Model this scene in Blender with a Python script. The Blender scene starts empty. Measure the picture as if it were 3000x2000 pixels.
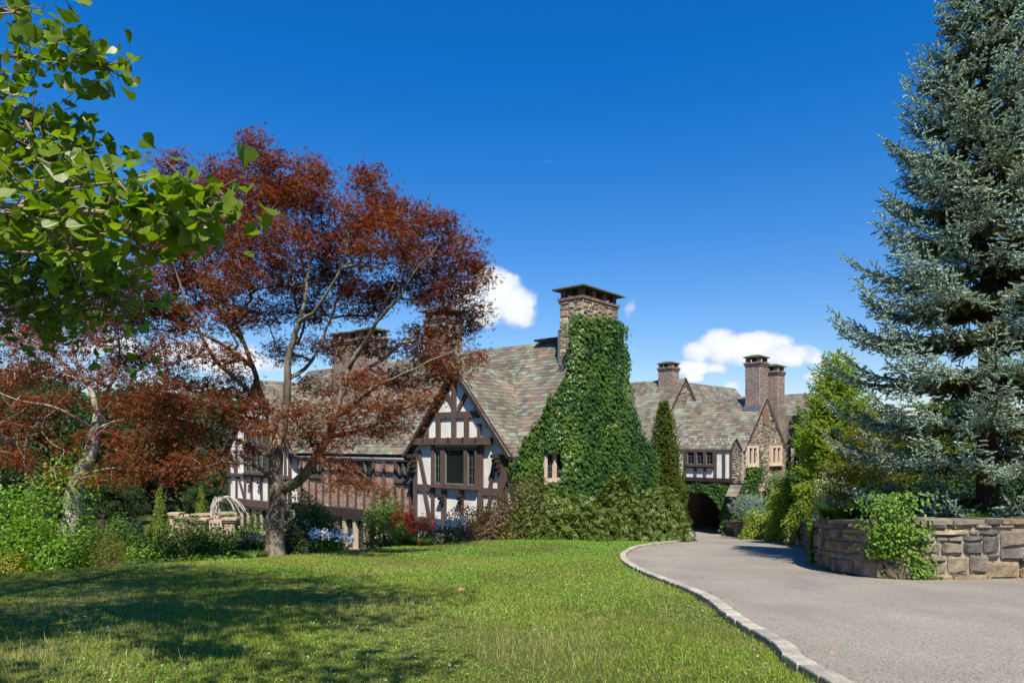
import bpy, math, random
import numpy as np
from mathutils import Vector, Matrix

random.seed(7)
rng = np.random.default_rng(11)
R = math.radians

# ------------------------------------------------------------------ camera, sky, sun, exposure
SC = bpy.context.scene
COL = SC.collection
cam_d = bpy.data.cameras.new("camera")
cam = bpy.data.objects.new("camera", cam_d)
COL.objects.link(cam)
cam.location = (0, 0, 0)
cam.rotation_euler = (R(90), 0, 0)
cam_d.sensor_width = 36
cam_d.lens = 24
cam_d.shift_y = 0.1
cam_d.clip_start = 0.05
cam_d.clip_end = 3000
SC.camera = cam

SUN_EL, SUN_AZ = 54.0, 172.0          # azimuth clockwise from +Y (the view direction)
world = bpy.data.worlds.new("World")
SC.world = world
world.use_nodes = True
wt = world.node_tree
wt.nodes.clear()


def WN(t, **k):
    n = wt.nodes.new(t)
    for a, b in k.items():
        setattr(n, a, b)
    return n


def wmath(op, a, b=None, c=None, clamp=False):
    n = WN("ShaderNodeMath", operation=op, use_clamp=clamp)
    for i, v in enumerate((a, b, c)):
        if v is None:
            continue
        if isinstance(v, (int, float)):
            n.inputs[i].default_value = v
        else:
            wt.links.new(v, n.inputs[i])
    return n.outputs[0]


sky = WN("ShaderNodeTexSky", sky_type="NISHITA")
sky.sun_disc = False
sky.sun_elevation = R(SUN_EL)
sky.sun_rotation = R(SUN_AZ)
sky.altitude = 300
sky.air_density = 1.0
sky.dust_density = 0.6
sky.ozone_density = 4.0
hs = WN("ShaderNodeHueSaturation")
hs.inputs["Hue"].default_value = 0.5
hs.inputs["Saturation"].default_value = 1.2
hs.inputs["Value"].default_value = 1.0
wt.links.new(sky.outputs[0], hs.inputs["Color"])
tint = WN("ShaderNodeMix", data_type="RGBA", blend_type="MULTIPLY")
tint.inputs[0].default_value = 1.0
wt.links.new(hs.outputs[0], tint.inputs[6])
_tc0 = WN("ShaderNodeTexCoord")
_sp0 = WN("ShaderNodeSeparateXYZ")
wt.links.new(_tc0.outputs["Generated"], _sp0.inputs[0])
_mr0 = WN("ShaderNodeMapRange", interpolation_type="SMOOTHSTEP")
wt.links.new(_sp0.outputs[2], _mr0.inputs[0])
_mr0.inputs[1].default_value = -.02
_mr0.inputs[2].default_value = .52
_tm0 = WN("ShaderNodeMix", data_type="RGBA")
wt.links.new(_mr0.outputs[0], _tm0.inputs[0])
_tm0.inputs[6].default_value = (0.86, 0.76, 0.76, 1)
_tm0.inputs[7].default_value = (0.06, 0.64, 0.98, 1)
wt.links.new(_tm0.outputs[2], tint.inputs[7])
SKYCOL = tint.outputs[2]

tc = WN("ShaderNodeTexCoord")
sep = WN("ShaderNodeSeparateXYZ")
wt.links.new(tc.outputs["Generated"], sep.inputs[0])
yy = wmath("MAXIMUM", sep.outputs[1], 0.06)
kx = wmath("DIVIDE", sep.outputs[0], yy)
kz = wmath("DIVIDE", sep.outputs[2], yy)
cmb = WN("ShaderNodeCombineXYZ")
wt.links.new(kx, cmb.inputs[0])
wt.links.new(kz, cmb.inputs[1])
nz = WN("ShaderNodeTexNoise")
nz.inputs["Scale"].default_value = 16
nz.inputs["Detail"].default_value = 7
nz.inputs["Roughness"].default_value = 0.56
wt.links.new(cmb.outputs[0], nz.inputs["Vector"])
nz2 = WN("ShaderNodeTexNoise")
nz2.inputs["Scale"].default_value = 42
nz2.inputs["Detail"].default_value = 5
wt.links.new(cmb.outputs[0], nz2.inputs["Vector"])
# cumulus: ellipses in direction space (x/y, z/y), with soft noisy edges
CLOUDS = [  # px, py, rx, ry, density (photo pixels turned into directions below)
    (1450, 850, 70, 70, 1), (1500, 895, 80, 62, 1), (1420, 905, 90, 50, 1), (1375, 870, 50, 40, .9),
    (2140, 1020, 145, 46, 1), (2210, 1005, 90, 36, 1), (2300, 1045, 85, 34, .95), (2060, 1025, 70, 38, .95),
    (2390, 1055, 70, 26, .6), (2460, 1045, 50, 22, .5),
    (2035, 1078, 70, 24, .95), (2090, 1080, 40, 18, .8), (2035, 1107, 34, 14, .9), (2135, 1132, 38, 16, .6),
    (2395, 1102, 55, 18, .95), (1835, 905, 38, 38, .45), (1855, 1025, 20, 24, .22),
    (600, 1035, 150, 45, .95), (700, 1060, 110, 40, .9), (300, 1010, 130, 40, .7), (1495, 422, 26, 16, .1), (1600, 472, 36, 12, .16),
    (2700, 1000, 140, 40, .6), (3300, 900, 260, 70, .9), (-500, 900, 300, 80, .9),
]
acc = None
vacc = None
for (px, py, rx, ry, den) in CLOUDS:
    k0, m0 = (px - 1500) / 2000, (1300 - py) / 2000
    s = WN("ShaderNodeVectorMath", operation="SUBTRACT")
    wt.links.new(cmb.outputs[0], s.inputs[0])
    s.inputs[1].default_value = (k0, m0, 0)
    m = WN("ShaderNodeVectorMath", operation="MULTIPLY")
    wt.links.new(s.outputs[0], m.inputs[0])
    m.inputs[1].default_value = (2000 / rx, 2000 / ry, 0)
    l = WN("ShaderNodeVectorMath", operation="LENGTH")
    wt.links.new(m.outputs[0], l.inputs[0])
    f = wmath("SUBTRACT", 1.35, l.outputs["Value"])
    f = wmath("MULTIPLY", f, den)
    acc = f if acc is None else wmath("MAXIMUM", acc, f)
den = wmath("MULTIPLY_ADD", nz.outputs[0], 2.1, -1.05)
den = wmath("ADD", acc, den)
mr = WN("ShaderNodeMapRange", interpolation_type="SMOOTHSTEP")
wt.links.new(den, mr.inputs[0])
mr.inputs[1].default_value = 0.16
mr.inputs[2].default_value = 0.62
gate = wmath("GREATER_THAN", sep.outputs[1], 0.07)
pos = wmath("GREATER_THAN", acc, 0.0)
alpha = wmath("MULTIPLY", mr.outputs[0], gate)
alpha = wmath("MULTIPLY", alpha, pos)
cr = WN("ShaderNodeMapRange")
shade = wmath("MULTIPLY_ADD", nz2.outputs[0], 0.9, den)
wt.links.new(shade, cr.inputs[0])
cr.inputs[1].default_value = 0.55
cr.inputs[2].default_value = 1.9
ccol = WN("ShaderNodeMix", data_type="RGBA")
wt.links.new(cr.outputs[0], ccol.inputs[0])
ccol.inputs[6].default_value = (3.5, 3.9, 4.6, 1)
ccol.inputs[7].default_value = (6.4, 6.6, 6.8, 1)
mixc = WN("ShaderNodeMix", data_type="RGBA")
wt.links.new(alpha, mixc.inputs[0])
wt.links.new(SKYCOL, mixc.inputs[6])
wt.links.new(ccol.outputs[2], mixc.inputs[7])
bg = WN("ShaderNodeBackground")
bg.inputs["Strength"].default_value = 0.112
wt.links.new(mixc.outputs[2], bg.inputs["Color"])
wo = WN("ShaderNodeOutputWorld")
wt.links.new(bg.outputs[0], wo.inputs["Surface"])

sun_d = bpy.data.lights.new("sun", "SUN")
sun_d.energy = 5.0
sun_d.angle = R(0.53)
sun_d.color = (1.0, 0.92, 0.79)
sun = bpy.data.objects.new("sun", sun_d)
COL.objects.link(sun)
_sd = Vector((math.sin(R(SUN_AZ)) * math.cos(R(SUN_EL)), math.cos(R(SUN_AZ)) * math.cos(R(SUN_EL)), math.sin(R(SUN_EL))))
sun.rotation_euler = _sd.to_track_quat("Z", "Y").to_euler()
sun.location = (6, -8, 20)

SC.view_settings.view_transform = "Standard"
SC.view_settings.look = "None"
SC.view_settings.exposure = 0.72
SC.view_settings.gamma = 1.0
SC.view_settings.use_curve_mapping = False
SC.render.engine = "CYCLES"
cy = SC.cycles
cy.use_denoising = True
cy.max_bounces = 7
cy.diffuse_bounces = 3
cy.glossy_bounces = 3
cy.transmission_bounces = 4
cy.transparent_max_bounces = 6
cy.sample_clamp_indirect = 6
cy.caustics_reflective = False
cy.caustics_refractive = False

# ------------------------------------------------------------------ helpers


def W(px, py, d):
    return np.array([(px - 1500) / 2000 * d, d, (1300 - py) / 2000 * d])


WLOC = {}


def tag(o, label=None, cat=None, group=None, kind=None):
    if label:
        o["label"] = label
    if cat:
        o["category"] = cat
    if group:
        o["group"] = group
    if kind:
        o["kind"] = kind
    return o


def thing(name, label, cat, loc=(0, 0, 0), group=None):
    o = bpy.data.objects.new(name, None)
    COL.objects.link(o)
    o.empty_display_size = 0.3
    o.location = [float(c) for c in loc]
    WLOC[o.name] = np.array(loc, float)
    return tag(o, label, cat, group)


def link(name, V, F, mat, parent=None, origin=None, smooth=False, kind=None, label=None):
    """V world-space vertices, F faces: list of tuples or (n,k) array; one object"""
    V = np.asarray(V, float)
    if origin is None:
        origin = WLOC[parent.name] if parent is not None else np.zeros(3)
    origin = np.asarray(origin, float)
    me = bpy.data.meshes.new(name)
    V = (V - origin).astype(np.float32)
    if isinstance(F, np.ndarray):
        n, k = F.shape
        me.vertices.add(len(V))
        me.vertices.foreach_set("co", V.ravel())
        me.loops.add(n * k)
        me.loops.foreach_set("vertex_index", F.ravel().astype(np.int32))
        me.polygons.add(n)
        me.polygons.foreach_set("loop_start", np.arange(0, n * k, k, dtype=np.int32))
        me.update(calc_edges=True)
    else:
        me.from_pydata(V.tolist(), [], [tuple(int(i) for i in f) for f in F])
    if smooth:
        me.polygons.foreach_set("use_smooth", np.ones(len(me.polygons), dtype=bool))
    me.materials.append(mat)
    return linkmesh(name, me, parent, origin, kind, label)


def linkmesh(name, me, parent, origin, kind=None, label=None):
    o = bpy.data.objects.new(name, me)
    COL.objects.link(o)
    if parent is not None:
        o.parent = parent
        o.location = [float(c) for c in (origin - WLOC[parent.name])]
    else:
        o.location = [float(c) for c in origin]
    WLOC[o.name] = origin
    if kind:
        o["kind"] = kind
    if label:
        o["label"] = label
    return o


class MB:
    def __init__(self):
        self.v = []
        self.f = []

    def add(self, V, F):
        b = len(self.v)
        self.v.extend([tuple(p) for p in V])
        self.f.extend([tuple(b + i for i in f) for f in F])
        return self

    def build(self, name, mat, parent=None, **k):
        if not self.v:
            return None
        return link(name, np.array(self.v), self.f, mat, parent, **k)


BOXF = [(0, 3, 2, 1), (4, 5, 6, 7), (0, 1, 5, 4), (1, 2, 6, 5), (2, 3, 7, 6), (3, 0, 4, 7)]


def hexa(p, q):
    """p bottom ring of 4, q top ring of 4"""
    return list(p) + list(q), BOXF


def box(c0, c1):
    x0, y0, z0 = c0
    x1, y1, z1 = c1
    return hexa([(x0, y0, z0), (x1, y0, z0), (x1, y1, z0), (x0, y1, z0)], [(x0, y0, z1), (x1, y0, z1), (x1, y1, z1), (x0, y1, z1)])


class Frame:
    """wall frame: s along the wall (to the right seen from outside), t up, n outwards"""

    def __init__(self, O, S, N):
        self.O = np.array(O, float)
        self.S = np.array(S, float)
        self.N = np.array(N, float)
        self.Z = np.array([0, 0, 1.0])

    def P(self, s, t, n=0.0):
        return self.O + self.S * s + self.Z * t + self.N * n

    def s_at(self, px, n=0.0):
        k = (px - 1500) / 2000
        o = self.O + self.N * n
        return (k * o[1] - o[0]) / (self.S[0] - k * self.S[1])

    def st(self, px, py, n=0.0):
        s = self.s_at(px, n)
        d = (self.O + self.N * n + self.S * s)[1]
        return s, (1300 - py) / 2000 * d

    def box(self, s0, s1, t0, t1, n0, n1):
        a = [self.P(s0, t0, n1), self.P(s1, t0, n1), self.P(s1, t0, n0), self.P(s0, t0, n0)]
        b = [self.P(s0, t1, n1), self.P(s1, t1, n1), self.P(s1, t1, n0), self.P(s0, t1, n0)]
        return hexa(a, b)

    def beam(self, a, b, w, n0, n1):
        a = np.array(a, float)
        b = np.array(b, float)
        d = (b - a) / np.linalg.norm(b - a)
        q = np.array([-d[1], d[0]]) * w / 2
        ps = [a - q, b - q, b + q, a + q]
        if ps[0][0] > ps[1][0]:
            ps = [ps[2], ps[3], ps[0], ps[1]]
        lo = [self.P(p[0], p[1], n0) for p in ps]
        hi = [self.P(p[0], p[1], n1) for p in ps]
        return hexa(lo, hi)

    def poly(self, pts, n0, n1):
        k = len(pts)
        V = [self.P(a, b, n0) for a, b in pts] + [self.P(a, b, n1) for a, b in pts]
        F = [tuple(range(k - 1, -1, -1)), tuple(range(k, 2 * k))]
        F += [(i, (i + 1) % k, k + (i + 1) % k, k + i) for i in range(k)]
        return V, F


# ---- pieces that are parts while they are among the 300 that show largest, and joined stuff after that
REG = {}


def piece(thing_key, name, parent, V, F, mat, stuffname=None):
    V = np.asarray(V, float)
    c = V.mean(0)
    ext = V.max(0) - V.min(0)
    sc = (np.sort(ext)[-1] * np.sort(ext)[-2]) / max(c @ c, 1)
    REG.setdefault((thing_key, name), []).append((sc, parent, V, F, mat, stuffname or name + "_field"))


def flush_pieces(limit=300):
    for (tk, name), L in REG.items():
        L.sort(key=lambda e: -e[0])
        for sc, parent, V, F, mat, sn in L[:limit]:
            link(name, V, F, mat, parent, origin=V.mean(0))
        rest = {}
        for e in L[limit:]:
            rest.setdefault((e[1].name, e[4].name, e[5]), []).append(e)
        for (pn, mn, sn), es in rest.items():
            m = MB()
            for e in es:
                m.add(e[2], e[3])
            m.build(sn, es[0][4], es[0][1], kind="stuff")


# ---- curves and tubes
def catmull(P, n):
    P = np.array(P, float)
    if len(P) == 2:
        t = np.linspace(0, 1, n)[:, None]
        return P[0] * (1 - t) + P[1] * t
    Q = np.vstack([2 * P[0] - P[1], P, 2 * P[-1] - P[-2]])
    m = len(P) - 1
    out = []
    for u in np.linspace(0, m, n):
        i = min(int(u), m - 1)
        t = u - i
        a, b, c, d = Q[i], Q[i + 1], Q[i + 2], Q[i + 3]
        out.append(0.5 * ((2 * b) + (-a + c) * t + (2 * a - 5 * b + 4 * c - d) * t * t + (-a + 3 * b - 3 * c + d) * t ** 3))
    return np.array(out)


def tube(P, rad, sides=8, rough=0.0, caps=True):
    P = np.asarray(P, float)
    rad = np.broadcast_to(np.asarray(rad, float), (len(P),))
    T = np.gradient(P, axis=0)
    T /= np.linalg.norm(T, axis=1)[:, None] + 1e-9
    ref = np.array([0.0, 0, 1]) if abs(T[:, 2]).mean() < 0.8 else np.array([1.0, 0, 0])
    V = []
    prev = None
    ph = np.linspace(0, 2 * np.pi, sides, endpoint=False)
    for i, (p, t, r) in enumerate(zip(P, T, rad)):
        x = np.cross(t, ref) if prev is None else prev - t * (prev @ t)
        x /= np.linalg.norm(x) + 1e-9
        prev = x
        y = np.cross(t, x)
        rr = r * (1 + rough * (np.sin(ph * 3 + i * 0.35) * 0.5 + np.sin(ph * 5 - i * 0.5 + 1) * 0.35 + rng.normal(0, 0.25, sides)))
        V.append(p + np.outer(np.cos(ph) * rr, x) + np.outer(np.sin(ph) * rr, y))
    V = np.concatenate(V)
    F = []
    for i in range(len(P) - 1):
        for j in range(sides):
            k = (j + 1) % sides
            F.append((i * sides + j, i * sides + k, (i + 1) * sides + k, (i + 1) * sides + j))
    if caps:
        F.append(tuple(range(sides - 1, -1, -1)))
        F.append(tuple((len(P) - 1) * sides + j for j in range(sides)))
    return V, F


def frustums(A, B, ra, rb, sides=5):
    """many separate tapered segments at once -> V, F(quads)"""
    A, B = np.asarray(A), np.asarray(B)
    n = len(A)
    T = B - A
    T /= np.linalg.norm(T, axis=1)[:, None] + 1e-9
    ref = np.where(np.abs(T[:, 2:3]) < 0.9, np.array([[0, 0, 1.0]]), np.array([[1.0, 0, 0]]))
    X = np.cross(T, ref)
    X /= np.linalg.norm(X, axis=1)[:, None]
    Y = np.cross(T, X)
    ph = np.linspace(0, 2 * np.pi, sides, endpoint=False)
    c, s = np.cos(ph)[None, :, None], np.sin(ph)[None, :, None]
    ring = c * X[:, None] + s * Y[:, None]
    V = np.concatenate([A[:, None] + ring * np.asarray(ra)[:, None, None], B[:, None] + ring * np.asarray(rb)[:, None, None]], 1)
    j = np.arange(sides)
    k = (j + 1) % sides
    f = np.stack([j, k, sides + k, sides + j], 1)
    F = (f[None] + (np.arange(n) * 2 * sides)[:, None, None]).reshape(-1, 4)
    return V.reshape(-1, 3), F


def unit(v):
    return v / (np.linalg.norm(v, axis=-1, keepdims=True) + 1e-9)


def rdir(n, up=0.0):
    d = unit(rng.normal(size=(n, 3)))
    d[:, 2] += up
    return unit(d)


def scatter(tm, P, N, D, S):
    """copies of template tm=(verts,(n,3)faces): x side, y tip (along D), z normal"""
    tv, tf = tm
    N = unit(N)
    D = D - N * (D * N).sum(1)[:, None]
    bad = np.linalg.norm(D, axis=1) < 1e-4
    D[bad] = np.cross(N[bad], [1.0, 0.2, 0.1])
    D = unit(D)
    X = np.cross(D, N)
    S = np.broadcast_to(np.asarray(S, float), (len(P),))[:, None, None]
    V = P[:, None] + S * (tv[None, :, 0:1] * X[:, None] + tv[None, :, 1:2] * D[:, None] + tv[None, :, 2:3] * N[:, None])
    F = (tf[None] + (np.arange(len(P)) * len(tv))[:, None, None]).reshape(-1, tf.shape[1])
    return V.reshape(-1, 3), F


def A2(l):
    return np.array(l, float)


T_KITE = (A2([(0, 0, 0), (.3, .45, .06), (0, 1, -.05), (-.3, .45, .06)]), np.array([(0, 1, 2), (0, 2, 3)]))
T_OVAL = (A2([(0, 0, 0), (.26, .3, .07), (.2, .75, .03), (0, 1, -.06), (-.2, .75, .03), (-.26, .3, .07)]), np.array([(0, 1, 2), (0, 2, 3), (0, 3, 4), (0, 4, 5)]))
T_STAR3 = (A2([(0, 0, 0), (-.2, .3, .03), (0, 1, -.12), (.2, .3, .03), (.72, .5, -.1), (.12, -.08, 0), (-.72, .5, -.1), (-.12, -.08, 0)]),
           np.array([(1, 3, 2), (5, 4, 3), (7, 1, 6)]))
T_PALM = (A2([(0, 0, 0), (.08, .22, 0), (0, 1, -.1), (-.08, .22, 0), (.66, .62, -.08), (.12, .06, 0), (-.66, .62, -.08), (-.12, .06, 0)]),
          np.array([(0, 1, 2), (0, 2, 3), (0, 5, 4), (0, 4, 1), (0, 3, 6), (0, 6, 7)]))
T_IVY = (A2([(0, 0, 0), (.42, .12, -.03), (.5, .55, -.12), (.2, .5, .06), (0, 1.05, -.16), (-.2, .5, .06), (-.5, .55, -.12), (-.42, .12, -.03)]),
         np.array([(0, 1, 3), (1, 2, 3), (0, 3, 5), (3, 4, 5), (0, 5, 7), (5, 6, 7)]))


def t_whorl(n=7, w=.13, up=.35):
    v, f = [], []
    for i in range(n):
        a = 2 * math.pi * i / n + random.uniform(-.2, .2)
        l = random.uniform(.8, 1.1)
        c, s = math.cos(a), math.sin(a)
        u = up + random.uniform(-.15, .2)
        b = len(v)
        v += [(0, 0, 0), (c * l * .5 - s * w, s * l * .5 + c * w, u * l * .62), (c * l, s * l, u * l * .75 - .05), (c * l * .5 + s * w, s * l * .5 - c * w, u * l * .62)]
        f += [(b, b + 1, b + 2), (b, b + 2, b + 3)]
    return A2(v), np.array(f)


def t_shoot(n=9, r=.19, w=.1):
    """needled shoot along +y, length 1"""
    v, f = [], []
    for i in range(n):
        y = (i + .5) / n * .85
        a = i * 2.4 + random.uniform(-.4, .4)
        c, s = math.cos(a), math.sin(a)
        b = len(v)
        rr = r * (1.15 - .5 * y)
        v += [(-s * w, y - .05, c * w), (s * w, y - .02, -c * w), (c * rr, y + rr * 1.1, s * rr)]
        f.append((b, b + 1, b + 2))
    b = len(v)
    v += [(-w * .7, 0, 0), (w * .7, 0, 0), (0, 1.05, 0)]
    f.append((b, b + 1, b + 2))
    return A2(v), np.array(f)


def sheet(px, pts):
    pass


def inpoly(x, y, poly):
    x = np.asarray(x, float)
    y = np.asarray(y, float)
    ins = np.zeros(x.shape, bool)
    n = len(poly)
    j = n - 1
    for i in range(n):
        xi, yi = poly[i]
        xj, yj = poly[j]
        c = ((yi > y) != (yj > y)) & (x < (xj - xi) * (y - yi) / (yj - yi + 1e-12) + xi)
        ins ^= c
        j = i
    return ins


def polydist(x, y, line):
    """distance of points to a polyline"""
    best = np.full(np.shape(x), 1e9)
    for (ax, ay), (bx, by) in zip(line[:-1], line[1:]):
        dx, dy = bx - ax, by - ay
        t = np.clip(((x - ax) * dx + (y - ay) * dy) / (dx * dx + dy * dy), 0, 1)
        best = np.minimum(best, np.hypot(x - ax - t * dx, y - ay - t * dy))
    return best


# ------------------------------------------------------------------ materials
def newmat(name):
    m = bpy.data.materials.new(name)
    m.use_nodes = True
    nt = m.node_tree
    nt.nodes.clear()
    out = nt.nodes.new("ShaderNodeOutputMaterial")
    return m, nt, out


def ramp(nt, fac, cols, interp="LINEAR"):
    r = nt.nodes.new("ShaderNodeValToRGB")
    r.color_ramp.interpolation = interp
    els = r.color_ramp.elements
    n = len(cols)
    stops = [(c[3] if len(c) > 3 else i / max(n - 1, 1)) for i, c in enumerate(cols)]
    if interp == "CONSTANT":
        stops = [(c[3] if len(c) > 3 else i / n) for i, c in enumerate(cols)]
    while len(els) < n:
        els.new(0.5)
    for e, s, c in zip(els, stops, cols):
        e.position = s
        e.color = (*c[:3], 1)
    if fac is not None:
        nt.links.new(fac, r.inputs[0])
    return r.outputs[0]


def noise(nt, scale, detail=4, rough=.55, coord="Object", stretch=None, dist=0.0):
    t = nt.nodes.new("ShaderNodeTexCoord")
    src = t.outputs[coord]
    if coord == "World":
        pass
    if stretch:
        mp = nt.nodes.new("ShaderNodeMapping")
        mp.inputs["Scale"].default_value = stretch
        nt.links.new(src, mp.inputs[0])
        src = mp.outputs[0]
    n = nt.nodes.new("ShaderNodeTexNoise")
    n.inputs["Scale"].default_value = scale
    n.inputs["Detail"].default_value = detail
    n.inputs["Roughness"].default_value = rough
    n.inputs["Distortion"].default_value = dist
    nt.links.new(src, n.inputs["Vector"])
    return n.outputs[0]


def math_(nt, op, a, b=None, clamp=False):
    n = nt.nodes.new("ShaderNodeMath")
    n.operation = op
    n.use_clamp = clamp
    for i, v in enumerate((a, b)):
        if v is None:
            continue
        if isinstance(v, (int, float)):
            n.inputs[i].default_value = v
        else:
            nt.links.new(v, n.inputs[i])
    return n.outputs[0]


def mixc_(nt, fac, a, b, mode="MIX"):
    n = nt.nodes.new("ShaderNodeMix")
    n.data_type = "RGBA"
    n.blend_type = mode
    for i, v in ((0, fac), (6, a), (7, b)):
        if isinstance(v, (int, float)):
            n.inputs[i].default_value = v
        elif isinstance(v, tuple):
            n.inputs[i].default_value = (*v[:3], 1)
        else:
            nt.links.new(v, n.inputs[i])
    return n.outputs[2]


def rnd(nt):
    g = nt.nodes.new("ShaderNodeNewGeometry")
    o = nt.nodes.new("ShaderNodeObjectInfo")
    s = math_(nt, "ADD", g.outputs["Random Per Island"], o.outputs["Random"])
    return math_(nt, "FRACT", s)


def leafmat(name, cols, trans=.3, rough=.5, spec=.35, tint=(1.5, 1.6, .7), patch=None):
    m, nt, out = newmat(name)
    c = ramp(nt, rnd(nt), cols)
    if patch:
        nf = noise(nt, patch[0], 2)
        f = ramp(nt, nf, [(0, 0, 0, .42), (1, 1, 1, .62)])
        c = mixc_(nt, math_(nt, "MULTIPLY", f, patch[2]), c, patch[1])
    p = nt.nodes.new("ShaderNodeBsdfPrincipled")
    nt.links.new(c, p.inputs["Base Color"])
    p.inputs["Roughness"].default_value = rough
    p.inputs["Specular IOR Level"].default_value = spec
    if trans > 0:
        t = nt.nodes.new("ShaderNodeBsdfTranslucent")
        tc_ = mixc_(nt, 1.0, c, tint, "MULTIPLY")
        nt.links.new(tc_, t.inputs[0])
        mx = nt.nodes.new("ShaderNodeMixShader")
        mx.inputs[0].default_value = trans
        nt.links.new(p.outputs[0], mx.inputs[1])
        nt.links.new(t.outputs[0], mx.inputs[2])
        nt.links.new(mx.outputs[0], out.inputs[0])
    else:
        nt.links.new(p.outputs[0], out.inputs[0])
    return m


def solid(name, cols, scale=3, rough=.8, spec=.3, bump=0.0, bscale=20, perpiece=0.0, metal=0.0, stretch=None, piececols=None, interp="LINEAR", bdist=.02, weather=None):
    m, nt, out = newmat(name)
    nf = noise(nt, scale, 6, .6, stretch=stretch)
    f = ramp(nt, nf, [(0, 0, 0, .3), (1, 1, 1, .7)])
    c = ramp(nt, f, cols)
    if piececols:
        pc = ramp(nt, rnd(nt), piececols, interp)
        c = mixc_(nt, 1.0, pc, c, "MULTIPLY")
    if weather:
        ge = nt.nodes.new("ShaderNodeNewGeometry")
        mp_ = nt.nodes.new("ShaderNodeMapping")
        mp_.inputs["Scale"].default_value = weather[1]
        nt.links.new(ge.outputs["Position"], mp_.inputs[0])
        nn_ = nt.nodes.new("ShaderNodeTexNoise")
        nn_.inputs["Scale"].default_value = weather[0]
        nn_.inputs["Detail"].default_value = 6
        nn_.inputs["Roughness"].default_value = .65
        nt.links.new(mp_.outputs[0], nn_.inputs["Vector"])
        wf = ramp(nt, nn_.outputs[0], [(*weather[2], .34), (*weather[3], .66)])
        c = mixc_(nt, 1.0, c, wf, "MULTIPLY")
    p = nt.nodes.new("ShaderNodeBsdfPrincipled")
    nt.links.new(c, p.inputs["Base Color"])
    p.inputs["Roughness"].default_value = rough
    p.inputs["Specular IOR Level"].default_value = spec
    p.inputs["Metallic"].default_value = metal
    if bump > 0:
        b = nt.nodes.new("ShaderNodeBump")
        b.inputs["Strength"].default_value = bump
        b.inputs["Distance"].default_value = bdist
        nt.links.new(noise(nt, bscale, 6, .65, stretch=stretch), b.inputs["Height"])
        nt.links.new(b.outputs[0], p.inputs["Normal"])
    nt.links.new(p.outputs[0], out.inputs[0])
    return m


G1, G3 = (.8, .8, .8), (1.15, 1.15, 1.15)
M = {}
M["slate"] = solid("slate", weather=(.7, (1, 1, .5), (.66, .66, .62), (1.22, 1.2, 1.16)), cols=[(.8, .78, .74), (1.25, 1.2, 1.12)], scale=6, rough=.62, spec=.35, bump=.25, bscale=14,
                   piececols=[(.175, .155, .12), (.145, .16, .13), (.115, .088, .085), (.17, .21, .18), (.15, .137, .112), (.19, .155, .112), (.128, .098, .098), (.16, .147, .12), (.195, .225, .19), (.125, .115, .105), (.185, .172, .132), (.145, .115, .1)],
                   interp="CONSTANT")
STONE = [(.24, .21, .17), (.33, .27, .2), (.2, .19, .17), (.38, .31, .22), (.28, .25, .21), (.3, .22, .15), (.42, .37, .29), (.22, .2, .185), (.34, .3, .24)]
M["rubble"] = solid("rubble_stone", weather=(.8, (1, 1, 1), (.72, .7, .66), (1.18, 1.16, 1.12)), cols=[(.6, .6, .6), (1.2, 1.15, 1.05)], scale=5, rough=.9, spec=.15, bump=.8, bscale=11, piececols=STONE, interp="CONSTANT", bdist=.04)
WALLST = [(.22, .2, .18), (.3, .24, .16), (.13, .13, .125), (.34, .28, .2), (.24, .215, .18), (.3, .19, .09), (.17, .165, .155), (.3, .26, .2), (.22, .17, .12)]
M["wallstone"] = solid("granite_block", weather=(1.6, (1, 1, .6), (.62, .6, .56), (1.2, 1.16, 1.1)), cols=[(.5, .5, .52), (1.25, 1.18, 1.08)], scale=4.5, rough=.88, spec=.2, bump=1.0, bscale=9, piececols=WALLST, interp="CONSTANT", bdist=.05)
M["mortar"] = solid("mortar", [(.26, .24, .2), (.36, .33, .28)], scale=8, rough=.95, bump=.4, bscale=40)
M["brick"] = solid("clinker_brick", [(.7, .7, .7), (1.2, 1.2, 1.2)], scale=14, rough=.85, spec=.2, bump=.4, bscale=60,
                   piececols=[(.22, .125, .09), (.16, .11, .09), (.27, .15, .1), (.14, .1, .088), (.22, .14, .105), (.3, .18, .125), (.19, .105, .08)], interp="CONSTANT")
M["brickred"] = solid("panel_brick", [(.75, .75, .75), (1.2, 1.2, 1.2)], scale=14, rough=.85, spec=.2, bump=.4, bscale=60,
                      piececols=[(.29, .145, .105), (.23, .13, .1), (.34, .19, .135), (.2, .12, .1), (.28, .16, .12), (.36, .21, .15)], interp="CONSTANT")
M["brickmortar"] = solid("brick_mortar", [(.55, .5, .42), (.68, .63, .55)], scale=10, rough=.95, bump=.3, bscale=50)
M["timber"] = solid("brown_stained_timber", [(.07, .047, .038), (.12, .083, .067)], scale=2.5, rough=.7, bump=.35, bscale=9, stretch=(1, 1, .35))
M["timberdark"] = solid("dark_timber", [(.028, .019, .016), (.05, .034, .028)], scale=3, rough=.7, bump=.3, bscale=10)
M["plaster"] = solid("white_plaster", weather=(1.1, (1, 1, .35), (.84, .82, .78), (1.04, 1.04, 1.03)), cols=[(.66, .65, .62), (.8, .79, .76)], scale=2.2, rough=.9, spec=.15, bump=.35, bscale=7)
M["limestone"] = solid("dressed_limestone", [(.38, .31, .22), (.52, .44, .33)], scale=4, rough=.85, bump=.2, bscale=25)
M["pinkstone"] = solid("pink_sandstone", [(.5, .37, .27), (.64, .5, .38)], scale=4, rough=.85, bump=.2, bscale=25)
M["balstone"] = solid("balustrade_stone", [(.34, .25, .17), (.45, .35, .25)], scale=4, rough=.85, bump=.2, bscale=25)
M["lead"] = solid("lead_sheet", [(.1, .11, .12), (.16, .17, .19)], scale=4, rough=.5, spec=.5)
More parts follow.
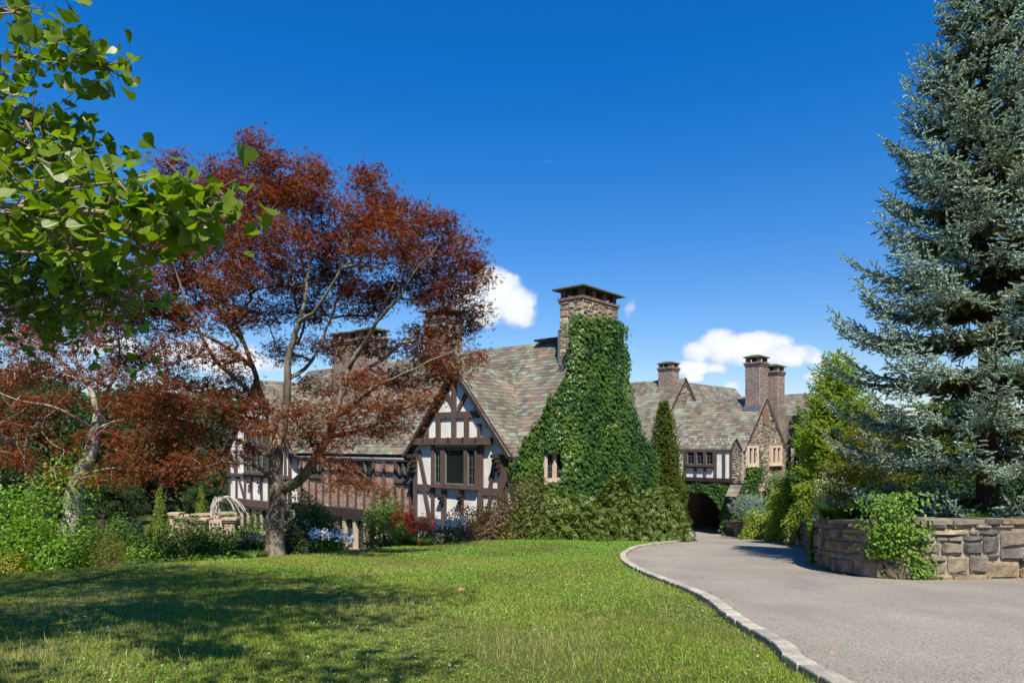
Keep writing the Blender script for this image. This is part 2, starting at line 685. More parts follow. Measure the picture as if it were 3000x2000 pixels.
M["gutter"] = solid("painted_gutter", [(.14, .15, .17), (.2, .21, .24)], scale=5, rough=.35, spec=.5)
M["greenframe"] = solid("green_painted_sash", [(.13, .17, .15), (.18, .22, .19)], scale=5, rough=.5)
M["dark"] = solid("dark_interior", [(.012, .011, .01), (.02, .018, .016)], scale=2, rough=.9)
M["slabmoss"] = solid("mossy_slab", [(.05, .055, .03), (.12, .12, .07)], scale=5, rough=.9, bump=.4, bscale=20)
M["bark"] = solid("maple_bark", [(.05, .038, .028), (.28, .235, .175)], scale=5, rough=.9, spec=.15, bump=.9, bscale=9, stretch=(1, 1, .3), bdist=.05)
M["palebark"] = solid("lichen_bark", [(.18, .165, .13), (.5, .48, .4)], scale=4.5, rough=.9, spec=.15, bump=.7, bscale=9, stretch=(1, 1, .5), bdist=.04)
M["darkbark"] = solid("dark_bark", [(.03, .024, .018), (.08, .065, .05)], scale=5, rough=.95, spec=.1, bump=.8, bscale=10, stretch=(1, 1, .3), bdist=.04)
M["twig"] = solid("ginkgo_twig", [(.2, .13, .09), (.34, .24, .18)], scale=12, rough=.7)
M["greentwig"] = solid("green_twig", [(.22, .26, .05), (.3, .34, .08)], scale=12, rough=.6)
M["kerb"] = solid("granite_sett", [(.75, .72, .68), (1.3, 1.27, 1.18)], scale=12, rough=.9, spec=.2, bump=.9, bscale=22,
                  piececols=[(.3, .29, .26), (.36, .34, .31), (.26, .25, .23), (.4, .38, .34), (.33, .3, .26)], interp="CONSTANT", bdist=.02)
M["white"] = solid("white_petal", [(.7, .7, .68), (.85, .85, .82)], scale=5, rough=.7)
M["urn"] = solid("grey_urn_glaze", [(.3, .33, .36), (.42, .45, .48)], scale=5, rough=.4, spec=.5)
M["driftwood"] = solid("bleached_driftwood", [(.36, .31, .26), (.6, .56, .5)], scale=6, rough=.85)
M["metaldark"] = solid("black_metal", [(.02, .02, .02), (.035, .035, .035)], scale=5, rough=.5)
M["deadleaf"] = solid("dead_leaf", [(.3, .13, .07), (.4, .2, .1)], scale=20, rough=.7)


def glassmat():
    m, nt, out = newmat("window_glass")
    p = nt.nodes.new("ShaderNodeBsdfPrincipled")
    p.inputs["Base Color"].default_value = (.012, .014, .016, 1)
    p.inputs["Roughness"].default_value = .06
    p.inputs["Specular IOR Level"].default_value = .45
    b = nt.nodes.new("ShaderNodeBump")
    b.inputs["Strength"].default_value = .25
    b.inputs["Distance"].default_value = .02
    nt.links.new(noise(nt, 2.5, 2), b.inputs["Height"])
    nt.links.new(b.outputs[0], p.inputs["Normal"])
    nt.links.new(p.outputs[0], out.inputs[0])
    return m


M["glass"] = glassmat()


def asphalt():
    m, nt, out = newmat("worn_asphalt")
    big = noise(nt, .35, 5, .6)
    fine = noise(nt, 62, 3, .8)
    c = ramp(nt, big, [(.195, .173, .146, .3), (.275, .246, .208, .7)])
    f = ramp(nt, fine, [(.45, .45, .45, .36), (1, 1, 1, .5), (1.65, 1.62, 1.54, .64)])
    c = mixc_(nt, 1.0, c, f, "MULTIPLY")
    st = noise(nt, 1.2, 5, .6, stretch=(1, .25, 1))
    c = mixc_(nt, math_(nt, "MULTIPLY", ramp(nt, st, [(0, 0, 0, .5), (1, 1, 1, .75)]), .35), c, (.12, .115, .11))
    p = nt.nodes.new("ShaderNodeBsdfPrincipled")
    nt.links.new(c, p.inputs["Base Color"])
    p.inputs["Roughness"].default_value = .9
    p.inputs["Specular IOR Level"].default_value = .25
    b = nt.nodes.new("ShaderNodeBump")
    b.inputs["Strength"].default_value = .7
    b.inputs["Distance"].default_value = .008
    nt.links.new(fine, b.inputs["Height"])
    nt.links.new(b.outputs[0], p.inputs["Normal"])
    nt.links.new(p.outputs[0], out.inputs[0])
    return m


M["asphalt"] = asphalt()


def groundmat(name, a, b_, c_, scale=.6):
    m, nt, out = newmat(name)
    c = ramp(nt, noise(nt, scale, 5, .6), [(*a, .35), (*b_, .65)])
    c = mixc_(nt, ramp(nt, noise(nt, 9, 4, .7), [(0, 0, 0, .45), (.7, .7, .7, .7)]), c, c_)
    p = nt.nodes.new("ShaderNodeBsdfPrincipled")
    nt.links.new(c, p.inputs["Base Color"])
    p.inputs["Roughness"].default_value = .95
    p.inputs["Specular IOR Level"].default_value = .1
    bn = nt.nodes.new("ShaderNodeBump")
    bn.inputs["Strength"].default_value = .8
    bn.inputs["Distance"].default_value = .03
    nt.links.new(noise(nt, 25, 5, .7), bn.inputs["Height"])
    nt.links.new(bn.outputs[0], p.inputs["Normal"])
    nt.links.new(p.outputs[0], out.inputs[0])
    return m


M["lawnbase"] = groundmat("lawn_turf", (.05, .07, .014), (.08, .095, .024), (.1, .085, .035))  # soil tone made darker still, standing in for shade between the grass blades
M["soil"] = groundmat("planted_soil", (.045, .05, .02), (.07, .085, .03), (.06, .045, .03))


def grassmat():
    m, nt, out = newmat("grass_blade")
    r1 = rnd(nt)
    green = ramp(nt, r1, [(.1, .17, .011), (.19, .275, .02), (.29, .37, .036), (.4, .4, .1)])
    dry = ramp(nt, r1, [(.26, .27, .08), (.34, .32, .13), (.46, .4, .21), (.33, .3, .12)])
    nf = noise(nt, .55, 4, .6, dist=.6)
    f = ramp(nt, nf, [(0, 0, 0, .5), (.8, .8, .8, .72)])
    f2 = math_(nt, "MULTIPLY", math_(nt, "ADD", f, math_(nt, "MULTIPLY", r1, .25)), .8, clamp=True)
    c = mixc_(nt, f2, green, dry)
    p = nt.nodes.new("ShaderNodeBsdfPrincipled")
    nt.links.new(c, p.inputs["Base Color"])
    p.inputs["Roughness"].default_value = .55
    p.inputs["Specular IOR Level"].default_value = .25
    t = nt.nodes.new("ShaderNodeBsdfTranslucent")
    nt.links.new(mixc_(nt, 1.0, c, (1.5, 1.5, .7), "MULTIPLY"), t.inputs[0])
    mx = nt.nodes.new("ShaderNodeMixShader")
    mx.inputs[0].default_value = .3
    nt.links.new(p.outputs[0], mx.inputs[1])
    nt.links.new(t.outputs[0], mx.inputs[2])
    nt.links.new(mx.outputs[0], out.inputs[0])
    return m


M["grass"] = grassmat()
M["clover"] = leafmat("clover_leaf", [(.08, .19, .012), (.12, .26, .02), (.18, .33, .035)], trans=.25)
M["mapleleaf"] = leafmat("bronze_maple_leaf", [(.085, .034, .013), (.145, .044, .016), (.12, .065, .016), (.195, .052, .018), (.105, .075, .018), (.28, .05, .03)], trans=.35, tint=(2.2, .9, .5), rough=.6, spec=.12,
                         patch=(.5, (.12, .06, .018), .5))
M["mapleleaf2"] = leafmat("rust_maple_leaf", [(.09, .03, .01), (.15, .05, .014), (.12, .065, .015), (.2, .06, .018), (.24, .05, .025)], trans=.35, tint=(2.2, .9, .5), rough=.6, spec=.12)
M["ginkgoleaf"] = leafmat("ginkgo_leaf", [(.055, .11, .005), (.1, .17, .008), (.16, .23, .016)], patch=(26, (.19, .24, .02), .55), trans=.45, rough=.38, spec=.45, tint=(1.7, 1.9, .4))
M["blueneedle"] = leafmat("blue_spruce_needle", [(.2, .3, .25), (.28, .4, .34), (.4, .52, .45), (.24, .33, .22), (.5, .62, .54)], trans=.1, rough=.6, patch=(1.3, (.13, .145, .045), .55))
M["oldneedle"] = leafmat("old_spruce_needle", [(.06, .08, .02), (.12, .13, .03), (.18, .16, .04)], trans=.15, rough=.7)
M["ivyleaf"] = leafmat("ivy_leaf", [(.018, .052, .007), (.03, .08, .01), (.058, .12, .014), (.022, .06, .01)], trans=.25, rough=.42, spec=.35, patch=(.45, (.12, .19, .015), .5))
M["rhodoleaf"] = leafmat("rhododendron_leaf", [(.035, .08, .01), (.075, .13, .017), (.125, .19, .026), (.22, .26, .045), (.05, .1, .014)], trans=.2, rough=.4, spec=.5)
M["bronzeshrub"] = leafmat("bronze_shrub_leaf", [(.06, .035, .024), (.11, .05, .035), (.09, .08, .025), (.16, .13, .05), (.14, .07, .055)], trans=.25, rough=.45)
M["brightleaf"] = leafmat("bright_green_leaf", [(.08, .17, .01), (.13, .24, .018), (.19, .31, .035)], trans=.4, rough=.45)
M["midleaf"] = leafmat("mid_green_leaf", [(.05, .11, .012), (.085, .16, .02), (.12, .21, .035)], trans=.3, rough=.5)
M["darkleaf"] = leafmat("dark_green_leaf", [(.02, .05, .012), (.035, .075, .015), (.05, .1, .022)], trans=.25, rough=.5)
M["treeleaf"] = leafmat("far_tree_leaf", [(.016, .042, .01), (.03, .066, .013), (.046, .09, .018)], trans=.3, rough=.55)
M["treeleaf2"] = leafmat("far_pine_leaf", [(.016, .042, .02), (.028, .06, .028), (.045, .085, .035)], trans=.2, rough=.6)
M["goldleaf"] = leafmat("golden_green_leaf", [(.1, .16, .01), (.15, .21, .015), (.2, .25, .025)], trans=.35, rough=.5)
M["hemlock"] = leafmat("light_conifer_leaf", [(.2, .29, .02), (.28, .38, .03), (.38, .46, .06), (.16, .25, .02)], trans=.45, rough=.5)
M["olive"] = leafmat("golden_yew_leaf", [(.14, .16, .012), (.21, .21, .014), (.28, .26, .025)], trans=.35, rough=.5)
M["arbor"] = leafmat("arborvitae_leaf", [(.06, .1, .007), (.1, .14, .01), (.14, .18, .015)], trans=.15, rough=.6)
M["orangemaple"] = leafmat("orange_green_leaf", [(.1, .12, .012), (.16, .14, .018), (.2, .12, .02), (.12, .16, .02)], trans=.35)
M["variegated"] = leafmat("variegated_leaf", [(.35, .38, .24), (.5, .52, .38), (.15, .22, .06), (.55, .55, .45)], trans=.25)
M["orangepetal"] = leafmat("orange_flower", [(.8, .1, .015), (.85, .17, .02), (.7, .05, .015)], trans=.3, tint=(1.2, .8, .6))
M["daisy"] = leafmat("daisy_petal", [(.75, .75, .72), (.85, .85, .8)], trans=.2, tint=(1, 1, 1))
M["purple"] = leafmat("purple_leaf", [(.04, .02, .035), (.07, .03, .05)], trans=.2)
M["pinkflower"] = leafmat("pale_pink_flower", [(.45, .36, .32), (.55, .45, .4), (.2, .22, .1)], trans=.2, tint=(1, 1, 1))

# ------------------------------------------------------------------ terrain
EDGE = [(-60, 4), (-20, 10.3), (-9.8, 13), (-8.4, 15.6), (-6.85, 19.4), (-4.5, 22.4), (-1.3, 26.2), (0, 27.6), (2.9, 28.6), (5.2, 30), (7.9, 32.5)]
GARDEN = EDGE + [(9.5, 36), (12.4, 51.5), (14, 120), (-200, 120), (-200, 4)]


def base_h(x, y):
    h = np.where(y < 4.55, -1.6, -1.1 - .11 * y)
    h = np.maximum(h, -6.65)
    h = h + .24 * np.exp(-((x + 1) / 8.0) ** 2 - ((y - 27) / 6.0) ** 2)
    # gentle unevenness of the lawn
    h = h + .03 * np.sin(x * .7 + 1) * np.sin(y * .55) * np.clip((3 - x) / 4, 0, 1)
    return h


def open_h(x, y):
    x = np.asarray(x, float)
    y = np.asarray(y, float)
    h = base_h(x, y)
    g = inpoly(x, y, GARDEN)
    s = polydist(x, y, EDGE)
    w = np.clip((4.5 - x) / 6, 0, 1)
    w = w * w * (3 - 2 * w)
    drop = np.where(g, .24 * s * w, 0)
    h = np.maximum(h - drop, -6.65)
    return h


def ground_hit(px, py):
    k, m = (px - 1500) / 2000, (1300 - py) / 2000
    ys = np.linspace(3.0, 90, 8701)
    d = m * ys - base_h(k * ys, ys)
    i = int(np.argmax(d < 0))
    y = ys[i] if d.min() < 0 else 60
    return np.array([k * y, y])


WALLPX = [(3000, 1695), (2850, 1699), (2698, 1700), (2600, 1697), (2546, 1693), (2457, 1680), (2405, 1665), (2386, 1650), (2366, 1622), (2355, 1608), (2323, 1597), (2234, 1581)]
WALL = [np.array([26, 10.0]), np.array([20, 12.2]), np.array([13.5, 12.9])] + [ground_hit(*p) for p in WALLPX] + [np.array([13.72, 44.0])]
WALLC = catmull(np.array(WALL), 160)
BANK = [tuple(p) for p in WALLC] + [(14.2, 44.3), (15.6, 48.2), (19, 54), (22, 120), (200, 120), (200, 8)]


def bank_top(y):
    return np.clip(-.114 * y, -5.7, -1.4)


def H(x, y):
    x = np.asarray(x, float)
    y = np.asarray(y, float)
    h = open_h(x, y)
    b = inpoly(x, y, BANK)
    s = polydist(x, y, WALLC[::4])
    t = np.clip((s - .12) / .12, 0, 1)
    hb = bank_top(y) - .1 + .03 * np.minimum(s, 6)
    return np.where(b, h * (1 - t) + np.maximum(hb, h) * t, h)


def h1(x, y):
    return float(H(np.array([x]), np.array([y]))[0])


def gz(px, d):
    x = (px - 1500) / 2000 * d
    return np.array([x, d, h1(x, d)])


def grid_sheet(name, xs, ys, hf, mat, lift=0.0, **k):
    X, Y = np.meshgrid(xs, ys)
    Z = hf(X, Y) + lift
    V = np.stack([X, Y, Z], -1).reshape(-1, 3)
    nx, ny = len(xs), len(ys)
    i = np.arange(ny - 1)[:, None] * nx + np.arange(nx - 1)[None]
    F = np.stack([i, i + 1, i + nx + 1, i + nx], -1).reshape(-1, 4)
    return link(name, V, F, mat, smooth=True, kind="structure", **k)


def axis(a, b, fine0, fine1, st, coarse):
    l = list(np.arange(a, fine0, coarse)) + list(np.arange(fine0, fine1, st))
    g = fine1
    stp = st
    while g < b:
        l.append(g)
        stp = min(stp * 1.25, coarse)
        g += stp
    l.append(b)
    return np.array(l)


xs = np.concatenate([np.arange(-400, -60, 20), np.arange(-60, -14, 1.0), np.arange(-14, 22, .28), np.arange(22, 60, 1.0), np.arange(60, 401, 20)])
ys = np.concatenate([np.arange(-40, 2, 1.0), np.arange(2, 46, .28), np.arange(46, 75, .5), np.arange(75, 130, 4), np.arange(130, 901, 50)])
tg = grid_sheet("ground", xs, ys, H, M["soil"])
tag(tg, "planted ground falling from the lawn to the lower garden", None)

# the lawn: its own sheet just above the ground
LAWN_PX = [(2404, 2000), (2296, 1913), (2168, 1837), (2066, 1760), (1964, 1716), (1888, 1684), (1842, 1658), (1827, 1641), (1832, 1625), (1862, 1608), (1900, 1600), (1951, 1593), (1990, 1588), (2012, 1583)]
KERB = [np.array([3.3, -12.0]), np.array([2.75, -3.0]), np.array([2.4, 1.5])] + [ground_hit(*p) for p in LAWN_PX]
KERBEND = KERB[-1]
KERBC = catmull(np.array(KERB), 260)
ek = np.array(EDGE[2:])
LAWNPOLY = [tuple(p) for p in KERBC] + [tuple(p) for p in EDGE[::-1] if p[0] < KERBEND[0] - .3] + [(-60, -12)]


def lawn_sheet():
    # strips from the kerb side: triangulated regular grid cells fully inside the outline
    st = .2
    xs = np.arange(-30, 11, st)
    ys = np.arange(-10, 34, st)
    X, Y = np.meshgrid(xs, ys)
    Z = open_h(X, Y) + .03
    ins = inpoly(X, Y, LAWNPOLY)
    nx = len(xs)
    i = np.arange(len(ys) - 1)[:, None] * nx + np.arange(nx - 1)[None]
    F = np.stack([i, i + 1, i + nx + 1, i + nx], -1).reshape(-1, 4)
    ok = ins.ravel()[F].all(1)
    F = F[ok]
    used = np.unique(F)
    mp = np.zeros(X.size, int)
    mp[used] = np.arange(len(used))
    V = np.stack([X, Y, Z], -1).reshape(-1, 3)[used]
    return link("lawn", V, mp[F], M["lawnbase"], smooth=True, kind="structure", label="sunlit sloping lawn in the foreground")


lawn_sheet()
far = grid_sheet("far_lawn", np.arange(-60, -2, 2.0), np.arange(50, 66, 2.0), lambda x, y: x * 0 - 6.62, M["lawnbase"])
tag(far, "distant lawn beyond the garden")

# driveway: cross strips from the kerb line to the wall line
LC = catmull(np.array(KERB + [np.array([9.7, 37.0]), np.array([10.9, 43.5]), np.array([12.2, 50.0]), np.array([16.5, 60.0])]), 240)
RC = catmull(np.array([np.array([26, -12.0]), np.array([27, -2.0]), np.array([26, 8.0])] + WALL[1:] + [np.array([15.5, 49.0]), np.array([20.5, 57.0])]), 240)
# pair stations by arc position measured along y after the first bends
tt = np.linspace(0, 1, 240)


def pair():
    L = LC
    Rr = RC
    out = []
    j = 0
    for i, p in enumerate(L):
        # nearest later station on the right side
        d = np.hypot(Rr[j:, 0] - p[0], Rr[j:, 1] - p[1])
        d = d + .0 * np.arange(len(d))
        jj = j + int(np.argmin(d)) if i > 70 else min(int(i * .62), 240)
        j = max(j, min(jj, j + 4))
        out.append((p, Rr[j]))
    return out


pr = pair()
NX = 26
V = []
for p, q in pr:
    for a in np.linspace(0, 1.005, NX):
        c = p * (1 - a) + q * a
        V.append((c[0], c[1]))
V = np.array(V)
Z = base_h(V[:, 0], V[:, 1]) + .02
V = np.column_stack([V, Z])
i = np.arange(len(pr) - 1)[:, None] * NX + np.arange(NX - 1)[None]
F = np.stack([i, i + 1, i + NX + 1, i + NX], -1).reshape(-1, 4)
link("driveway", V, F, M["asphalt"], smooth=True, kind="structure", label="curving grey asphalt driveway")

# kerb of granite setts
kerb = thing("stone_kerb", "rough pale granite sett kerb curving between lawn and driveway", "kerb", (KERB[3][0], KERB[3][1], -1.6))
seg = np.hypot(*np.diff(KERBC, axis=0).T)
cum = np.concatenate([[0], np.cumsum(seg)])


def at_len(C, cum, s):
    return np.array([np.interp(s, cum, C[:, 0]), np.interp(s, cum, C[:, 1])])


s = 13.0
while s < cum[-1] - .3:
    L_ = random.uniform(.24, .38)
    a, b = at_len(KERBC, cum, s), at_len(KERBC, cum, s + L_ - .012)
    t = (b - a) / np.linalg.norm(b - a)
    n = np.array([t[1], -t[0]])
    j = lambda q: q + np.random.default_rng(int(s * 1000) % 99991).normal(0, .004, 2)
    w0, w1 = -.09 + random.uniform(-.004, .004), .06 + random.uniform(-.004, .004)
    hz = [base_h(a[0], a[1]), base_h(b[0], b[1])]
    top = .1 + random.uniform(-.003, .004)
    c = (a + b) / 2
    lo, mid, hi = [], [], []
    for (q, zz) in ((a, hz[0]), (b, hz[1])):
        for w in ((w0, w1) if len(lo) == 0 else (w1, w0)):
            p = q + n * w
            p = p + rng.normal(0, .003, 2)
            lo.append((p[0], p[1], float(zz) - .08))
            mid.append((p[0], p[1], float(zz) + top - .012))
            pc = p + (c - p) * np.array([.05, .05])
            hi.append((pc[0], pc[1], float(zz) + top + random.uniform(-.003, .003)))
    V = lo + mid + hi + [(c[0], c[1], float(sum(hz)) / 2 + top + .006)]
    F = []
    for r in (0, 4):
        F += [(r + k, r + (k + 1) % 4, r + 4 + (k + 1) % 4, r + 4 + k) for k in range(4)]
    F += [(8 + k, 8 + (k + 1) % 4, 12) for k in range(4)]
    piece("kerb", "stone", kerb, V, F, M["kerb"])
    s += L_

# ------------------------------------------------------------------ retaining wall of coursed granite


def ashlar(P, s0, s1, t0, t1, proud):
    """split-faced block: 5 x 4 front grid, rounded rim, broken planes in the middle"""
    nx, ny = 5, 4
    tx, ty = random.uniform(-.3, .3), random.uniform(-.3, .3)
    kx0, ky0 = random.uniform(.3, .7), random.uniform(.3, .7)
    V = []
    for j_ in range(ny):
        for i_ in range(nx):
            a, b = i_ / (nx - 1), j_ / (ny - 1)
            edge = i_ in (0, nx - 1) or j_ in (0, ny - 1)
            corner = i_ in (0, nx - 1) and j_ in (0, ny - 1)
            aa = a
            bb = b
            if not edge:
                aa = [0, .12, .5, .88, 1][i_] + random.uniform(-.05, .05)
                bb = [0, .16, .84, 1][j_] + random.uniform(-.06, .06)
            s = s0 + (s1 - s0) * aa
            t = t0 + (t1 - t0) * bb
            if edge:
                n = proud * random.uniform(.12, .4)
                s += random.uniform(-.008, .008) + (0 if not corner else (.018 if i_ == 0 else -.018))
                t += random.uniform(-.012, .012)
            else:
                n = proud * (1 + tx * (aa - .5) * 2 + ty * (bb - .5) * 2 - .5 * abs(aa - kx0) - .4 * abs(bb - ky0) + random.uniform(-.25, .3))
            V.append(P(s, t, n))
    k = len(V)
    rim = [0, 1, 2, 3, 4, 9, 14, 19, 18, 17, 16, 15, 10, 5]
    cs = [(s0, t0), (s1, t0), (s1, t1), (s0, t1)]
    for q in rim:
        i_, j_ = q % nx, q // nx
        V.append(P(s0 + (s1 - s0) * i_ / (nx - 1), t0 + (t1 - t0) * j_ / (ny - 1), -.02))
    F = []
    for j_ in range(ny - 1):
        for i_ in range(nx - 1):
            a = j_ * nx + i_
            F.append((a, a + 1, a + nx + 1, a + nx))
    m = len(rim)
    for q in range(m):
        F.append((rim[(q + 1) % m], rim[q], k + q, k + (q + 1) % m))
    return V, F


def stone_block(P, s0, s1, t0, t1, proud, rough=.35, gap=.0):
    """P(s,t,n)->world; a split-faced block with chamfered edges and a bulged front"""
    j = lambda a: a + random.uniform(-1, 1) * rough * .05
    w, h = s1 - s0, t1 - t0
    cs = [(s0, t0), (s1, t0), (s1, t1), (s0, t1)]
    cs = [(j(a), j(b)) for a, b in cs]
    cx, cy_ = (s0 + s1) / 2, (t0 + t1) / 2
    m = min(w, h)
    V = [P(a, b, -.03) for a, b in cs]
    V += [P(a, b, proud * random.uniform(.25, .5)) for a, b in cs]
    ins = []
    for a, b in cs:
        fa = m * random.uniform(.1, .2)
        fb = m * random.uniform(.1, .2)
        ins.append((a + (fa if a < cx else -fa), b + (fb if b < cy_ else -fb)))
    V += [P(a, b, proud * random.uniform(.75, 1.1)) for a, b in ins]
    V += [P(cx + random.uniform(-.15, .15) * w, cy_ + random.uniform(-.15, .15) * h, proud * random.uniform(.9, 1.45))]
    F = []
    for r in (0, 4):
        F += [(r + k, r + (k + 1) % 4, r + 4 + (k + 1) % 4, r + 4 + k) for k in range(4)]
    F += [(8 + k, 8 + (k + 1) % 4, 12) for k in range(4)]
    return V, F


WC = WALLC[::-1]  # from the arch end towards the right edge of the picture: outward side is on the left of travel
WC = WALLC
segw = np.hypot(*np.diff(WC, axis=0).T)
cumw = np.concatenate([[0], np.cumsum(segw)])
TOTW = cumw[-1]


def wallP(s, t, n):
    """s from the arch end; the outward normal looks to the driveway"""
    q = at_len(WC, cumw, TOTW - s)
    q2 = at_len(WC, cumw, TOTW - s - .3) if TOTW - s > .3 else q
    q1 = at_len(WC, cumw, TOTW - s + .3)
    d = q2 - q1
    d = d / (np.linalg.norm(d) + 1e-9)
    nn = np.array([d[1], -d[0]])
    g = float(base_h(q[0], q[1]))
    tp = float(bank_top(q[1]))
    z = g + t * (tp - g)
    p = q + nn * n
    return np.array([p[0], p[1], z])


# make sure the normal points to the driveway (towards -x or -y)
_t = wallP(TOTW * .45, .5, 1.0) - wallP(TOTW * .45, .5, 0)
SGN = 1.0 if _t @ np.array([-1, -1, 0]) > 0 else -1.0
_wp = wallP
wallP = lambda s, t, n: _wp(s, t, n * SGN)

rwall = thing("retaining_wall", "low curving retaining wall of split granite blocks beside the driveway", "stone wall", (wallP(TOTW * .5, 0, 0)))
# core with mortar face
st = np.linspace(0, TOTW, 200)
V, F = [], []
for s in st:
    V += [wallP(s, -.15, -.0), wallP(s, .985, -.0), wallP(s, .985, -.5), wallP(s, -.15, -.5)]
for i in range(len(st) - 1):
    a, b = i * 4, i * 4 + 4
    F += [(a, b, b + 1, a + 1), (a + 1, b + 1, b + 2, a + 2), (a + 2, b + 2, b + 3, a + 3)]
link("mortar_core", V, F, M["mortar"], rwall)
# courses: merge-packed random ashlar on a 0.09 m cell grid
CELL = .105
ncol = int((TOTW - 0) / CELL)
nrow = 9
used = np.zeros((ncol, nrow), bool)
for c in range(ncol):
    for r in range(nrow):
        if used[c, r]:
            continue
        rr = random.random()
        hh = 1 if rr < .1 else 2 if rr < .48 else 3 if rr < .82 else 4
        ww = max(2, int(hh * random.uniform(.9, 2.6) + random.random()))
        hh = min(hh, nrow - r)
        while hh > 1 and used[c, r:r + hh].any():
            hh -= 1
        ww = min(ww, ncol - c)
        while ww > 1 and used[c:c + ww, r:r + hh].any():
            ww -= 1
        used[c:c + ww, r:r + hh] = True
        s0, s1 = c * CELL, (c + ww) * CELL
        sm = (s0 + s1) / 2
        g = .011
        hs_ = 1.0 / nrow
        P_ = lambda a, b, n: wallP(a, b, n)
        jt = random.uniform(-.25, .25) * hs_ * .4
        V, F = ashlar(P_, s0 + g, s1 - g, r * hs_ + g * 1.2 + max(0, jt), (r + hh) * hs_ - g * 1.2 + min(0, jt), random.uniform(.05, .1))
        piece("retaining", "stone", rwall, V, F, M["wallstone"])
# low capping course
s = 0.0
while s < TOTW - .5:
    L_ = random.uniform(.4, .9)
    e = min(s + L_ - .02, TOTW)
    lo = [wallP(s, .97, .07), wallP(e, .97, .07), wallP(e, .97, -.42), wallP(s, .97, -.42)]
    hi = [p + np.array([0, 0, .07 + random.uniform(-.012, .012)]) for p in lo]
    V, F = hexa(lo, hi)
    piece("retaining_cap", "capping_stone", rwall, V, F, M["wallstone"])
    s += L_
# drain pipe end
pp = wallP(float(np.interp(2998, [2700, 3000], [TOTW - cumw[0] - 30, 0])) if False else 0, 0, 0)

# ------------------------------------------------------------------ the manor house
A = R(49.5)
U = np.array([math.sin(A), -math.cos(A), 0])      # along the ridge, to the right and nearer
B = np.array([math.cos(A), math.sin(A), 0])       # to the back
O = np.array([.225, 30.0, 0])
FR = Frame(O, U, -B)       # front wall: s=u, n=-v
SD = Frame(O, B, U)        # right gable wall: s=v, n=u


def hp(u, v, z, o=O, U_=None, B_=None):
    U_ = U if U_ is None else U_
    B_ = B if B_ is None else B_
    return o + U_ * u + B_ * v + np.array([0, 0, z])


manor = thing("manor_house", "long half-timbered manor with brick infill, multicoloured slate roof and ivied stone gable", "house", hp(-8, 0, -5.9))


def roof_plane(key, owner, poly, P0, du, ds, nrm, expo=.24, wmin=.26, wmax=.5, name="slate_roof"):
    """poly: convex outline in (a,b) metres, a along the courses, b up the slope"""
    poly = [(float(a), float(b)) for a, b in poly]
    k = len(poly)
    base = [P0 + du * a + ds * b for a, b in poly]
    V = [p - nrm * .16 for p in base] + [p - nrm * .004 for p in base]
    F = [tuple(range(k - 1, -1, -1)), tuple(range(k, 2 * k))] + [(i, (i + 1) % k, k + (i + 1) % k, k + i) for i in range(k)]
    rf = link(name, V, F, M["timberdark"], owner)
    b0, b1 = min(p[1] for p in poly), max(p[1] for p in poly)
    b = b0
    row = 0
    while b < b1 - .02:
        e = min(expo * (1 + .06 * math.sin(row * 1.7)), b1 - b)
        mid = b + e * .5
        xs_ = []
        for i in range(k):
            (a0, q0), (a1, q1) = poly[i], poly[(i + 1) % k]
            if (q0 - mid) * (q1 - mid) < 0:
                xs_.append(a0 + (a1 - a0) * (mid - q0) / (q1 - q0))
        if len(xs_) >= 2:
            lo, hi = min(xs_), max(xs_)
            a = lo - random.uniform(0, .25) if False else lo
            first = True
            while a < hi - .03:
                w = random.uniform(wmin, wmax)
                if first:
                    w *= random.uniform(.4, 1)
                    first = False
                a1 = min(a + w, hi)
                if hi - a1 < .08:
                    a1 = hi
                lift = random.uniform(.018, .032)
                jb = random.uniform(-.012, .012)
                g = .005
                q = [(a + g, b + jb - .02), (a1 - g, b + jb - .02 + random.uniform(-.006, .006)), (a1 - g, b + e), (a + g, b + e)]
                hs_ = [lift, lift + random.uniform(-.004, .004), .008, .008]
                vt = [P0 + du * x + ds * y + nrm * h for (x, y), h in zip(q, hs_)]
                vb = [P0 + du * x + ds * y + nrm * .0 for (x, y) in q]
                piece(key, "slate", rf, vb + vt, [(4, 5, 6, 7), (0, 1, 5, 4), (1, 2, 6, 5), (3, 0, 4, 7)], M["slate"])
                a = a1
        b += e
        row += 1
    return rf


def slopeframe(o, U_, B_, along, up, z0, slope_dir, pitch):
    pass


